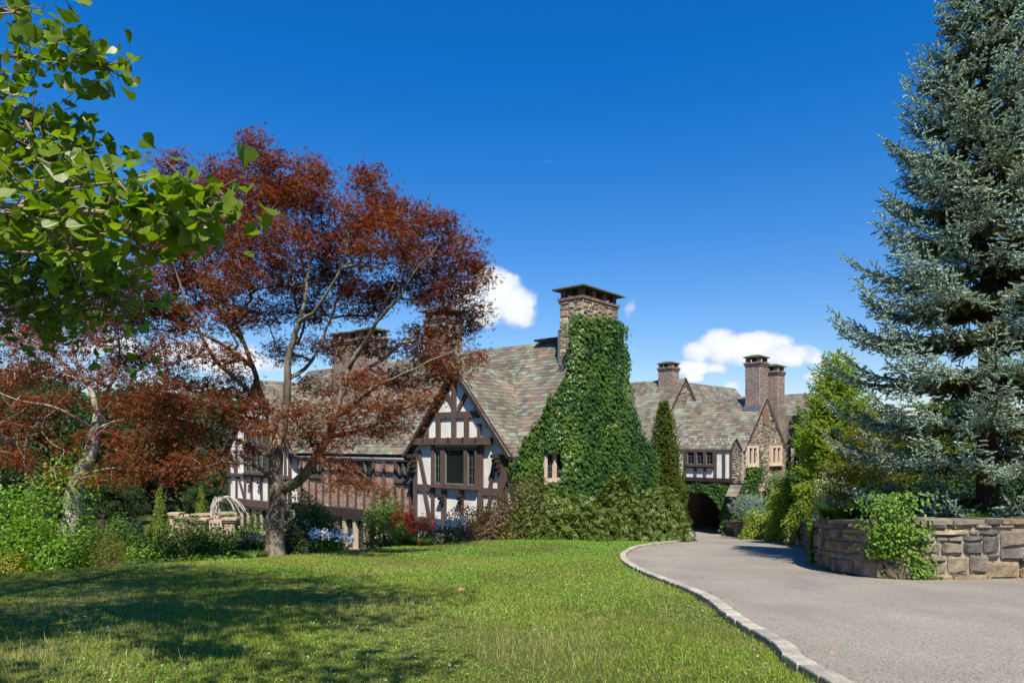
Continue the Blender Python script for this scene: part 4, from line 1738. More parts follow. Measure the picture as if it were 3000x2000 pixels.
# stone pier with its small gable at the corner
pL, pR = sp(GF, 2145, .35), -.02
link("corner_pier", *GF.box(pL, pR, -2.75, -.35, 0, .35), M["mortar"], gate)
rubble("gate", gate, GF, [(pL, -2.75), (pR, -2.75), (pR, -.4), (pL, -.4)], n0=.35, cell=(.14, .24), wid=(1.4, 2.8))
V, F = GF.poly([(pL, -.4), (pR, -.4), ((pL + pR) / 2, .32)], 0, .4)
link("pier_gable", V, F, M["rubble"], gate)
brace(gate, GF, (pL - .05, -.42), ((pL + pR) / 2, .37), .07, .4, .05, "verge_board", "timberdark")
brace(gate, GF, ((pL + pR) / 2, .37), (pR + .05, -.42), .07, .4, .05, "verge_board", "timberdark")
# lean-to slates below the pier
ds = np.array([0, 0, .8]) + GB * .75
ds /= np.linalg.norm(ds)
nr = np.array([0, 0, .75]) - GB * .8
nr /= np.linalg.norm(nr)
roof_plane("gatelean", gate, [(pL - .12, 0), (pR + .05, 0), (pR + .05, 1.1), (pL - .12, 1.1)], GO + GB * -1.1 + np.array([0, 0, -3.65]), GU, ds, nr, .36, .4, .6, name="lean_to_roof")
# jettied timber storey
JN = .3
jL, jR = -6.0, pL - .02
link("plaster_wall", *GF.box(jL, jR, -2.45, -.42, -.1, JN), M["plaster"], gate)
link("jetty_beam", *GF.box(jL, jR + .02, -2.72, -2.453, 0, JN + .12), M["timberdark"], gate)
link("wall_plate", *GF.box(jL, jR, -.52, -.36, JN - .04, JN + .1), M["timber"], gate)
g = lambda px: sp(GF, px, JN)
gz_ = lambda px, py: tp(GF, px, py, JN)
zb, zw0, zw1 = -2.45, gz_(2050, 1362), gz_(2050, 1314)
for px in (1986, 2008, 2038, 2066, 2097, 2122, 2144):
    timber(gate, GF, g(px) - .09, g(px) + .09, zb, -.525 if px in (1986, 2008, 2097, 2122, 2144) else zw0 - .22, JN)
link("timber_rail", *GF.box(g(2008) + .09, g(2097) - .09, zw0 - .2, zw0 - .095, JN - .05, JN + .08), M["timber"], gate)
lg = []
for a, b in ((2016, 2036), (2043, 2063), (2071, 2091)):
    lg.append((g(a), g(b)))
window(gate, GF, g(2008) + .095, g(2097) - .095, zw0, zw1 - .15, JN + .14, lg, bars=(2, 3), frame=.08, label="three-light casement over the arch")
# arched stone window low in the gable wall
a, b = sp(GS, 2212, .1), sp(GS, 2262, .1)
lz0, lz1 = -4.9, tp(GS, 2235, 1430, .1)
window(gate, GS, a, b, lz0, lz1, .16, [(a + .15, a + (b - a) * .3), (a + (b - a) * .37, a + (b - a) * .62), (a + (b - a) * .7, b - .15)], fmat="pinkstone", depth=.15, bars=(1, 1), sash=None, frame=.14, label="pink stone tracery window behind the shrubs")
# chimneys of the gatehouse
chimney(gate, GO, GU, GB, -1.15, -.02, 2.45, 3.75, 2.6, 6.0, None, "gch", "tall brick chimney at the gatehouse gable", cap_over=.12, gap=.35)
link("chimney_plinth", *GF.box(-1.25, .03, 2.0, 2.85, -3.9, -2.38), M["lead"], gate)
link("brick_patch", *GS.poly([(2.75, 1.5), (3.65, 1.3), (3.8, 2.5), (3.28, 3.1), (2.6, 2.4)], 0, .1), M["brick"], gate)
chimney(gate, GO, GU, GB, -1.1, .0, 5.3, 6.6, 2.8, 5.55, None, "gch", "shorter brick chimney behind the tall one", cap_over=.1, gap=.35)
link("chimney_base", *GS.box(5.2, 6.7, -3, 2.8, -1.2, .06), M["rubble"], gate)
# snow guards
for row, py in ((0, 1279), (1, 1292)):
    for k in range(9):
        px = 1990 + row * 6 + k * 24
        kk = (px - 1500) / 2000
        v_ = .22 + .28 * (1 - row)
        o2 = GO + GB * v_
        u_ = (kk * o2[1] - o2[0]) / (GU[0] - kk * GU[1])
        if u_ < -.2:
            c = o2 + GU * u_ + np.array([0, 0, -.25 + v_ * 1.098 + .05])
            link("snow_guard", *box(c - .035, c + .035), M["white"], gate)

# ranges behind the gatehouse
rear = thing("rear_range", "steep multicoloured slate range with a stone gable, left of the gatehouse roof", "house", GO + GU * -12 + np.array([0, 0, -6.6]))
gable_roof("rear", rear, GO, GU, GB, -21, -7.3, 4.4, 4.9, -.4, 5.35, over=.35, back=True, expo=.26)
gutter(rear, GO + GU * -21 + GB * -.85 + np.array([0, 0, -.75]), GO + GU * -7.3 + GB * -.85 + np.array([0, 0, -.75]))
link("wall_core", *GF.box(-21, -7.8, -6.6, -.5, -9.2, .3), M["mortar"], rear)
V, F = Frame(GO + GU * -7.4, GB, GU).poly([(-.4, -6.6), (9.2, -6.6), (9.2, -.5), (4.4, 5.2), (-.4, -.5)], -.4, 0)
link("gable_wall", V, F, M["mortar"], rear)
rubble("rear", rear, Frame(GO + GU * -7.4, GB, GU), [(-.2, -.4), (9.1, -.4), (4.4, 5.2)], cell=(.2, .34))
brace(rear, Frame(GO + GU * -7.4, GB, GU), (4.4, 5.42), (9.4, -.5), .14, 0, .14, "verge_board", "timberdark")
chimney(rear, GO, GU, GB, -9.6, -8.3, 3.9, 5.0, 4.6, 6.4, None, "rch", "squat brick chimney on the rear ridge", cap_over=.1, gap=.3)
back = thing("back_range", "farthest slate-roofed range with a small stone gable, seen above the gatehouse ridge", "house", GO + GU * -4 + GB * 14 + np.array([0, 0, -6.6]))
BO = GO + GB * 12
gable_roof("back", back, BO, GU, GB, -9, -1.0, 4, 4, .2, 4.45, over=.3, back=True, expo=.22)
link("wall_core", *Frame(BO, GU, -GB).box(-9, -1.05, -6.6, .1, -8, 0), M["mortar"], back)
V, F = Frame(BO + GU * -1.0, GB, GU).poly([(0, -6.6), (8, -6.6), (8, .1), (4, 4.3), (0, .1)], -.3, 0)
link("gable_wall", V, F, M["rubble"], back)
# cross range whose ridge runs away to the right
XO = GO + GU * -14
xr = thing("cross_range", "dark slate roof running back between the rear gable and the tall brick chimney", "house", XO + GB * 10 + np.array([0, 0, -6.6]))
Lx = math.hypot(4.5, 5.0)
dsx = (-GU * 4.5 + np.array([0, 0, 5.0])) / Lx
nx_ = (np.array([0, 0, 4.5]) + GU * 5.0)
nx_ /= np.linalg.norm(nx_)
roof_plane("cross", xr, [(6, 0), (20, 0), (20, Lx), (6, Lx)], XO + GU * 7.5 + np.array([0, 0, .7]), GB, dsx, nx_, .22)
link("wall_core", *Frame(XO, GU, -GB).box(-1, 7.2, -6.6, .6, -20, -6), M["mortar"], xr)

# ------------------------------------------------------------------ trees
class Skel:
    """branch skeleton: hand-laid limbs, then every foliage clump is joined to the nearest wood"""

    def __init__(self):
        self.p, self.par, self.r = [], [], []

    def limb(self, pts, r0, r1, start=None, n=None):
        pts = np.array(pts, float)
        n = n or max(4, int(np.linalg.norm(np.diff(pts, axis=0), axis=1).sum() / .3))
        C = catmull(pts, n)
        if len(C) > 4:
            w_ = rng.normal(0, 1, (len(C), 3))
            w_ = (w_ + np.roll(w_, 1, 0) + np.roll(w_, -1, 0)) / 3 * .055
            w_[0] = w_[-1] = 0
            C = C + w_
        prev = -1 if start is None else start
        ids = []
        for i, c in enumerate(C):
            if i == 0 and start is not None:
                continue
            self.p.append(c)
            self.par.append(prev)
            self.r.append(r0 + (r1 - r0) * i / (n - 1))
            prev = len(self.p) - 1
            ids.append(prev)
        return ids

    def grow(self, A, base, step=.3, sag=.15, minr=.008):
        base = np.array(base)
        A = A[np.argsort(np.linalg.norm(A - base, axis=1))]
        nh = len(self.p)
        cap = nh + len(A) * 14
        buf = np.full((cap, 3), 1e6)
        buf[:nh] = np.array(self.p)
        dist0 = np.linalg.norm(buf[:nh] - base, axis=1)
        bd = np.full(cap, 1e6)
        bd[:nh] = dist0
        n = nh
        tips, tdirs = [], []
        for a in A:
            d = np.linalg.norm(buf[:n] - a, axis=1)
            da = np.linalg.norm(a - base)
            cost = d + .6 * np.maximum(0, bd[:n] - da * .97) * 3 + .12 * bd[:n] * 0
            j = int(np.argmin(cost))
            q = buf[j]
            L_ = np.linalg.norm(a - q)
            k = min(9, max(1, int(L_ / step)))
            pj = self.par[j]
            d0 = (q - buf[pj]) if pj >= 0 else a - q
            d0 = d0 / (np.linalg.norm(d0) + 1e-9) * L_ * .45
            prev = j
            for i in range(1, k + 1):
                t = i / k
                c = q * (1 - t) + a * t + d0 * t * (1 - t) * (1 - t) * 1.6 + rng.normal(0, .025, 3) * L_ * (t < 1)
                buf[n] = c
                bd[n] = np.linalg.norm(c - base)
                self.p.append(c)
                self.par.append(prev)
                self.r.append(None)
                prev = n
                n += 1
            tips.append(prev)
        # pipe model
        N = len(self.p)
        acc_ = np.zeros(N)
        leafs = np.ones(N, bool)
        for i in range(N):
            if self.par[i] >= 0:
                leafs[self.par[i]] = False
        rr = np.zeros(N)
        for i in range(N - 1, -1, -1):
            if self.r[i] is None:
                rr[i] = max(minr, acc_[i] ** (1 / 2.5))
            else:
                rr[i] = self.r[i]
            if self.par[i] >= 0:
                acc_[self.par[i]] += rr[i] ** 2.5
        for i in range(N):
            q = self.par[i]
            if q >= 0 and self.r[i] is None:
                rr[i] = min(rr[i], rr[q] * .96)
        self.rr = rr
        P = np.array(self.p)
        self.P = P
        T = P[tips]
        D = unit(T - P[[self.par[i] for i in tips]])
        return T, D

    def mesh_thin(self):
        par = np.array(self.par)
        idx = np.array([i for i in range(len(par)) if par[i] >= 0 and self.r[i] is None])
        if len(idx) == 0:
            return None
        return frustums(self.P[par[idx]], self.P[idx], np.minimum(self.rr[par[idx]], self.rr[idx] * 1.35), self.rr[idx], 5)


def blobs(specs, scale=1.0, shell=0.0):
    """specs: (centre, (rx,ry,rz), n) -> points filling flattened pads"""
    out = []
    for c, r, n in specs:
        d = unit(rng.normal(size=(n, 3)))
        q = rng.uniform(shell, 1, n) ** (1 / 3)
        out.append(np.array(c) + d * q[:, None] * np.array(r))
    return np.concatenate(out)


def pads(px_specs, d0, dens, zflat=1.0):
    """photo blobs (px,py,rx,ry,dd[,n]) at depth d0+dd turned into world ellipsoids"""
    out = []
    for s in px_specs:
        px, py, rx, ry, dd = s[:5]
        d = d0 + dd
        c = W(px, py, d)
        a, b = rx / 2000 * d, ry / 2000 * d
        n = s[5] if len(s) > 5 else max(4, int(dens * a * b * 3.0))
        out.append((c, (a, min(a, 1.5) * .9, b * 1.3), n))
    return out


def leafclump(T, D, n, rad, size, flat=.6, droop=.15, upn=1.2, jit=.8):
    """n leaves round every tip; leaf normals mostly upwards"""
    P = np.repeat(T, n, axis=0)
    DD = np.repeat(D, n, axis=0)
    off = rng.normal(size=P.shape) * rad * np.array([.55, .55, .55 * flat])
    off += DD * rng.uniform(-.8, .5, (len(P), 1)) * rad
    P = P + off
    P[:, 2] -= droop * rad * (np.hypot(off[:, 0], off[:, 1]) / rad) ** 2
    N = unit(rng.normal(size=P.shape) * jit + np.array([0, 0, upn]))
    Dn = unit(off + rng.normal(size=P.shape) * rad * .5 + 1e-6)
    S = size * rng.uniform(.65, 1.25, len(P))
    return P, N, Dn, S


def maple(name, label, d0, limbs, trunk, padspec, dens, leafmat_, bark, base, nleaf=40, rad=.34, size=.12, crownlabel=None):
    o = thing(name, label, "tree", base)
    sk = Skel()
    ids = sk.limb(trunk[0], trunk[1], trunk[2])
    mb = MB()
    P = np.array([sk.p[i] for i in ids])
    rr = np.array([sk.r[i] for i in ids])
    rr[0] *= 1.35
    rr[1] *= 1.12
    V, F = tube(P, rr, 20, .13)
    mb.add(V, F)
    allids = list(ids)
    for pts, r0, r1 in limbs:
        r1 = r1 * .4
        pts = np.array(pts, float)
        Pn = np.array(sk.p)
        j = int(np.argmin(np.linalg.norm(Pn - pts[0], axis=1)))
        pts[0] = Pn[j]
        k = len(sk.p)
        li = sk.limb(pts, r0, r1, start=j)
        C = np.array([sk.p[j]] + [sk.p[i] for i in li])
        r = np.array([r0] + [sk.r[i] for i in li])
        V, F = tube(C, r * .82, 9, .1)
        mb.add(V, F)
    mb.build("trunk", M[bark], o, smooth=True)
    A = blobs(pads(padspec, d0, dens))
    T, D = sk.grow(A, trunk[0][-1])
    tv = sk.mesh_thin()
    if tv is not None:
        link("branches", tv[0], tv[1], M[bark], o, smooth=True, kind="stuff")
    P, N, Dn, S = leafclump(T, D, nleaf, rad, size)
    V, F = scatter(T_STAR3, P, N, Dn, S)
    link("crown", V, F, M[leafmat_], o)
    return o


MD = 19.6


def wl(pts, d0=MD):
    return [W(p[0], p[1], d0 + p[2]) for p in pts]


LIMBS = [
    (wl([(818, 1440, 0), (875, 1395, -.2), (930, 1335, -.4), (965, 1275, -.5), (985, 1220, -.5), (1003, 1150, -.4), (1022, 1085, -.2), (1065, 1005, 0), (1110, 930, .2), (1150, 850, .3), (1180, 770, .3)]), .2, .045),
    (wl([(812, 1330, 0), (800, 1260, .3), (775, 1180, .6), (745, 1090, .9), (715, 1020, 1.0), (690, 930, 1.0), (680, 830, 1.0), (690, 720, .9)]), .15, .035),
    (wl([(815, 1300, 0), (835, 1200, -.2), (838, 1120, -.4), (850, 1040, -.5), (875, 960, -.6), (892, 880, -.6), (905, 780, -.5), (900, 660, -.4), (885, 560, -.3)]), .16, .035),
    (wl([(745, 1090, .9), (690, 1040, .4), (640, 1000, 0), (560, 965, -.4), (470, 950, -.7), (400, 960, -.9)]), .08, .03),
    (wl([(775, 1180, .6), (700, 1120, -.2), (620, 1040, -.8), (560, 930, -1.3), (520, 820, -1.5), (500, 720, -1.5)]), .09, .03),
    (wl([(965, 1275, -.5), (1040, 1262, -1.0), (1100, 1235, -1.4), (1170, 1200, -1.7), (1250, 1180, -1.8)]), .085, .03),
    (wl([(1003, 1150, -.4), (1060, 1090, .4), (1130, 1040, 1.0), (1210, 980, 1.4), (1290, 900, 1.6), (1350, 830, 1.6)]), .09, .03),
    (wl([(875, 960, -.6), (930, 900, -1.0), (990, 800, -1.3), (1020, 690, -1.4), (1010, 600, -1.4)]), .07, .025),
    (wl([(838, 1120, -.4), (900, 1070, .4), (960, 960, 1.0), (990, 860, 1.2), (985, 740, 1.2)]), .08, .025),
    (wl([(812, 1400, 0), (770, 1372, -.5), (715, 1358, -1.0), (640, 1362, -1.5), (560, 1375, -2.0), (450, 1380, -2.2)]), .085, .03),
    (wl([(812, 1345, 0), (765, 1318, .2), (705, 1290, .4), (650, 1272, .5), (560, 1240, .6), (470, 1210, .6), (380, 1190, .6)]), .085, .03),
    (wl([(818, 1270, 0), (760, 1235, -.8), (700, 1215, -1.4), (620, 1180, -1.8), (520, 1150, -2.1), (430, 1140, -2.2)]), .08, .03),
    (wl([(985, 1220, -.5), (1060, 1160, -.9), (1150, 1110, -1.1), (1250, 1060, -1.2), (1340, 1020, -1.2)]), .07, .025),
    (wl([(1022, 1085, -.2), (1090, 960, -.8), (1160, 880, -1.2), (1230, 780, -1.4), (1290, 700, -1.4)]), .07, .025),
    (wl([(715, 1020, 1.0), (640, 900, 1.5), (600, 780, 1.8), (590, 660, 1.8)]), .07, .025),
    (wl([(930, 1335, -.4), (1000, 1350, -1.2), (1080, 1400, -1.8), (1130, 1440, -2.0)]), .04, .015),
]
MAIN_PADS = [
    (752, 425, 42, 45, 0), (745, 490, 70, 45, 0), (640, 520, 60, 40, .5), (505, 495, 60, 35, .3), (870, 500, 90, 45, .2), (925, 560, 95, 50, -.5), (820, 590, 110, 60, .6), (700, 590, 110, 60, -.8), (580, 610, 90, 60, 1),
    (1070, 530, 55, 45, .5), (1120, 600, 70, 40, .3), (1040, 640, 90, 55, -.9), (1210, 640, 90, 45, .2), (1290, 660, 70, 40, .6), (960, 690, 110, 55, .9), (800, 700, 120, 60, -1.2), (650, 720, 120, 60, 1.4), (530, 730, 90, 55, -.6), (440, 690, 70, 60, 1.),
    (1140, 720, 120, 60, -1.3), (1270, 760, 120, 60, .8), (1370, 740, 55, 45, 0), (1380, 810, 60, 40, .3), (1000, 790, 100, 50, 1.4), (860, 800, 110, 50, 1.0), (700, 820, 120, 50, -1.2), (560, 840, 110, 55, 1.2), (420, 830, 100, 60, -.8), (330, 790, 60, 50, 1.0),
    (1180, 850, 110, 50, 1.4), (1310, 870, 90, 45, -1.0), (1390, 900, 45, 32, .2), (1060, 880, 90, 40, -1.3), (900, 900, 90, 35, .8), (760, 920, 90, 35, 1.6), (620, 920, 90, 40, -1.6), (480, 920, 110, 45, .6), (360, 920, 80, 50, 0),
    (1380, 960, 45, 22, -.2), (1290, 970, 90, 30, .9), (1350, 1040, 85, 24, -1.1), (1240, 1030, 80, 30, -1.3), (1120, 1010, 70, 30, 1.4), (960, 1010, 70, 28, -.8), (830, 1030, 60, 25, 1.2), (640, 1030, 80, 30, -1.4), (500, 1030, 80, 35, -1.0), (400, 1030, 70, 40, 1.0),
    (1300, 1085, 90, 24, -1.2), (1180, 1110, 80, 28, -1.1), (1060, 1120, 70, 30, -1.4), (940, 1130, 60, 25, 1.0), (700, 1130, 70, 28, .6), (560, 1110, 80, 30, 1.5), (450, 1120, 70, 35, -1.9),
    (1230, 1170, 80, 22, -1.8), (1110, 1190, 90, 26, -1.8), (1000, 1200, 80, 26, -1.5), (880, 1200, 70, 25, -1.6), (780, 1190, 60, 25, -1.2), (640, 1180, 70, 25, -1.9), (520, 1180, 80, 30, -1.), (400, 1180, 90, 35, .4),
    (1150, 1250, 80, 20, -1.8), (1040, 1262, 80, 20, -1.3), (930, 1255, 60, 18, -1.8), (860, 1270, 60, 18, -1.2), (770, 1260, 60, 20, -1.8), (680, 1240, 60, 22, -1.4), (560, 1255, 80, 24, .6), (430, 1270, 90, 30, -.9),
    (700, 1320, 60, 20, .2), (600, 1340, 70, 22, -1.6), (480, 1370, 90, 22, -2.1), (380, 1360, 70, 24, -2.1), (1000, 1300, 50, 14, -1.5), (910, 1300, 40, 14, -1.), (560, 1395, 70, 16, -2.1),
    (1020, 1375, 36, 12, -1.6), (1075, 1415, 36, 12, -1.9), (1125, 1442, 32, 10, -2.0), (980, 1420, 30, 9, -1.8), (960, 1350, 30, 10, -1.5),
]
MAIN_PADS = [(p[0], p[1], p[2], p[3], 1.5 + .35 * p[4]) if p[0] > 860 and 740 < p[1] < 1115 else p for p in MAIN_PADS]
base = gz(801, MD)
base[2] -= .1
maple("japanese_maple", "large spreading bronze-red maple standing on the lawn edge before the house", MD, LIMBS,
      ([W(799, 1650, MD), W(803, 1590, MD), W(808, 1520, MD), W(815, 1450, MD), W(812, 1400, MD), W(811, 1340, MD), W(816, 1270, MD)], .27, .17),
      MAIN_PADS, 27, "mapleleaf", "bark", base)

# second maple, with the pale leaning trunk
D2 = 22.5
w2 = lambda pts: [W(p[0], p[1], D2 + p[2]) for p in pts]
maple("japanese_maple", "rust-leaved maple with a pale leaning lichen-covered trunk, left of the big maple", D2,
      [(w2([(268, 1270, 0), (325, 1245, -.3), (400, 1225, -.6), (480, 1215, -.8), (560, 1235, -1)]), .09, .03),
       (w2([(285, 1215, 0), (255, 1120, .3), (220, 1030, .5), (200, 940, .6), (190, 850, .6)]), .12, .03),
       (w2([(285, 1215, 0), (330, 1120, -.4), (350, 1030, -.6), (340, 940, -.6)]), .1, .03),
       (w2([(255, 1120, .3), (150, 1040, 0), (60, 980, -.3), (-40, 920, -.4)]), .08, .03),
       (w2([(268, 1270, 0), (180, 1200, -1), (90, 1180, -1.4), (0, 1150, -1.6)]), .08, .03),
       (w2([(215, 1440, 0), (260, 1390, -.8), (330, 1370, -1.4), (430, 1375, -1.8)]), .05, .02)],
      (w2([(190, 1620, 0), (205, 1540, 0), (212, 1470, 0), (232, 1400, 0), (262, 1330, 0), (272, 1270, 0), (288, 1212, 0)]), .3, .15),
      [(60, 930, 90, 60, .5), (180, 900, 90, 50, -.4), (270, 860, 70, 50, .6), (120, 1000, 110, 50, -1), (240, 980, 100, 45, 1), (330, 960, 70, 45, -.6), (40, 1080, 90, 45, 0), (150, 1090, 90, 40, 1), (260, 1090, 90, 40, -1.2), (360, 1100, 70, 40, .5),
       (90, 1160, 110, 35, -1.4), (330, 1180, 80, 30, -1), (60, 1240, 100, 30, -1.2), (330, 1290, 90, 26, -1.2), (120, 1320, 110, 24, -1.4), (400, 1320, 90, 22, -1.6), (170, 1380, 110, 18, -1.7),
       (330, 1400, 110, 16, -1.9), (460, 1330, 90, 20, -1.2), (480, 1230, 80, 25, -.8), (560, 1290, 70, 20, -1.), (0, 850, 60, 60, 0), (100, 870, 60, 40, .7)],
      13, "mapleleaf2", "palebark", gz(192, D2))
# third, dark trunks at the far left edge
D3 = 25.5
w3 = lambda pts: [W(p[0], p[1], D3 + p[2]) for p in pts]
maple("dark_tree", "dark-trunked tree leaning in at the far left edge behind bright shrubs", D3,
      [(w3([(62, 1335, 0), (100, 1230, .4), (110, 1120, .6), (95, 1010, .7)]), .12, .03), (w3([(10, 1280, 0), (60, 1190, -.5), (40, 1090, -.7)]), .1, .03)],
      (w3([(105, 1600, 0), (104, 1500, 0), (98, 1400, 0), (60, 1335, 0), (5, 1275, 0), (-60, 1180, 0), (-110, 1080, 0)]), .3, .12),
      [(-80, 1000, 120, 60, 0), (30, 960, 90, 50, .5), (110, 1000, 60, 50, .8), (-60, 1100, 110, 50, -.5), (60, 1080, 80, 40, -.6), (-100, 900, 100, 70, 0), (0, 1180, 60, 30, -1), (20, 1250, 70, 24, -.8), (0, 1340, 80, 22, -1)],
      7, "mapleleaf2", "darkbark", gz(104, D3), size=.12)


# ---- broadleaf background trees: a few crowns shared by many trees
def crown_mesh(kind, seed, nclump=260, nleaf=26, mat="treeleaf"):
    """unit crown: radius 1, height about 2.2, base at z=0"""
    r_ = np.random.default_rng(seed)
    lobes = []
    for i in range(16):
        t = r_.uniform(0, 1)
        zc = .35 + 1.55 * t
        rr = .75 * math.sin(math.pi * min(.97, .22 + .72 * t)) if kind == "broad" else .75 * (1.05 - t)
        a = r_.uniform(0, 6.28)
        lobes.append((math.cos(a) * rr * .8, math.sin(a) * rr * .8, zc, r_.uniform(.28, .48)))
    n = nclump * nleaf
    li = r_.integers(0, len(lobes), nclump)
    L_ = np.array(lobes)
    dirs = unit(r_.normal(size=(nclump, 3)) + np.array([0, 0, .25]))
    C = L_[li, :3] + dirs * (L_[li, 3:4] * r_.uniform(.75, 1.05, (nclump, 1)))
    P = np.repeat(C, nleaf, 0) + r_.normal(size=(n, 3)) * np.array([.085, .085, .05])
    N = unit(np.repeat(dirs, nleaf, 0) * .7 + r_.normal(size=(n, 3)) * .8 + np.array([0, 0, .5]))
    D = unit(r_.normal(size=(n, 3)) + np.repeat(dirs, nleaf, 0))
    V, F = scatter(T_KITE, P, N, D, r_.uniform(.045, .085, n))
    me = bpy.data.meshes.new("crown")
    me.from_pydata(V.tolist(), [], F.tolist())
    me.materials.append(M[mat])
    return me


CROWNS = {k: crown_mesh(*v) for k, v in {"b0": ("broad", 1, 420, 30, "treeleaf"), "b1": ("broad", 2, 420, 30, "treeleaf"), "b2": ("broad", 5, 420, 28, "treeleaf"), "p0": ("pine", 3, 420, 30, "treeleaf2"), "p1": ("pine", 4, 380, 30, "treeleaf2")}.items()}


def bgtree(crown, px, pyt, pyb, d, wpx, label, name="broadleaf_tree", trunk=.16, group=None, zrot=None, base_z=None, mat="darkbark", low=.12):
    g = gz(px, d)
    zt = (1300 - pyt) / 2000 * d
    zb = (1300 - pyb) / 2000 * d
    o = thing(name, label, "tree", g, group)
    h = zt - zb
    c = bpy.data.objects.new("crown", CROWNS[crown])
    COL.objects.link(c)
    c.parent = o
    c.location = (0, 0, zb - g[2])
    rxy = wpx / 2000 * d / 2 / .95
    c.scale = (rxy, rxy * .95, h / 2.15)
    c.rotation_euler = (0, 0, random.uniform(0, 6.28) if zrot is None else zrot)
    WLOC[c.name] = g
    top = g + np.array([0, 0, (zt - g[2]) * .8])
    P = catmull([g - np.array([0, 0, .2]), g + np.array([random.uniform(-.3, .3), 0, (top[2] - g[2]) * .5]), top], 8)
    mb = MB()
    mb.add(*tube(P, np.linspace(trunk * 1.2, .05, 8), 8, .06))
    for k in range(7):
        t = random.uniform(.3, .85)
        q = P[int(t * 7)]
        a = random.uniform(0, 6.28)
        e = q + np.array([math.cos(a), math.sin(a), .7]) * rxy * .6 * (1.1 - t)
        mb.add(*tube(catmull([q, (q + e) / 2 + np.array([0, 0, .2]), e], 5), np.linspace(trunk * .4, .03, 5), 5))
    mb.build("trunk", M[mat], o, smooth=True)
    return o


BG = [  # crown, px, top, bottom, d, width, label
    ("b0", -60, 1080, 1560, 58, 330, "tall dark tree filling the left edge behind the dark trunk"),
    ("p0", 90, 1120, 1560, 66, 260, "dark pine between the left edge and the pale trunk"),
    ("b1", 200, 1090, 1520, 60, 280, "broad dark tree directly behind the pale leaning trunk"),
    ("b0", 330, 1150, 1500, 64, 260, "rounded dark tree right of the pale leaning trunk"),
    ("p1", 415, 1130, 1520, 70, 230, "bluish dark conifer behind the left arborvitae"),
    ("b2", 480, 1170, 1470, 62, 220, "lighter green tree above the left arborvitae"),
    ("b1", 560, 1150, 1500, 68, 240, "dark tree behind the stone balustrade"),
    ("p0", 640, 1160, 1520, 64, 200, "dark conifer just left of the gabled wing"),
    ("b0", 720, 1210, 1520, 80, 260, "dark tree partly hidden by the gabled wing"),
    ("b2", 300, 1380, 1545, 52, 150, "low light green tree beside the pale trunk's foot"),
    ("b1", 370, 1400, 1560, 56, 120, "low bushy tree at the edge of the distant lawn"),
    ("p1", 245, 1430, 1580, 46, 80, "small dark spruce right of the pale trunk's foot"),
    ("b0", 600, 1380, 1540, 60, 120, "low dark tree behind the right arborvitae"),
    ("p0", -150, 1000, 1560, 75, 260, "tall pine rising behind the left edge"),
    ("b1", 130, 1040, 1500, 90, 300, "farthest tall tree behind the left maple crown"),
    ("b2", 30, 1300, 1600, 44, 220, "mid green tree behind the bright shrubs at left"),
]
for b in BG:
    bgtree(*b, name="pine_tree" if b[0][0] == "p" else "broadleaf_tree")
wood = []
for i in range(46):
    px = -500 + i * 29 + random.uniform(-12, 12)
    d = random.uniform(95, 112)
    me = CROWNS[random.choice(["b0", "b1", "p0", "p1"])]
    co = np.empty(len(me.vertices) * 3, np.float32)
    if i % 1 == 0:
        wood.append((px, d, random.uniform(1120, 1175), random.uniform(170, 260)))
# the wood beyond the far lawn reads as one mass
r_ = np.random.default_rng(77)
Ps, Ns = [], []
for (px, d, yt, wd) in wood:
    c = W(px, yt, d)
    g = -6.65
    rx = wd / 2000 * d / 2
    n = 650
    dirs = unit(r_.normal(size=(n, 3)) * np.array([1, .8, 1]))
    mid = (c[2] + g) / 2
    P = np.array([c[0], c[1], mid]) + dirs * np.array([rx, rx, (c[2] - g) / 2]) * r_.uniform(.8, 1.0, (n, 1)) + r_.normal(size=(n, 3)) * .35
    Ps.append(P)
    Ns.append(dirs + r_.normal(size=(n, 3)) * .7)
P = np.concatenate(Ps)
N = unit(np.concatenate(Ns) + np.array([0, 0, .4]))
V, F = scatter(T_KITE, P, N, rdir(len(P)), r_.uniform(.7, 1.2, len(P)))
w_ = link("woodland", V, F, M["treeleaf"], kind="stuff")
tag(w_, "far dark green wood closing the view beyond the lower garden", "woodland")


# ---- shrubs
def lump(n, seed, amp=.22, k=6):
    r_ = np.random.default_rng(seed)
    fr = r_.normal(size=(k, 3)) * 2.6
    ph = r_.uniform(0, 6.28, k)
    return lambda d: 1 + amp * sum(np.sin(d @ fr[i] + ph[i]) for i in range(k)) / math.sqrt(k)


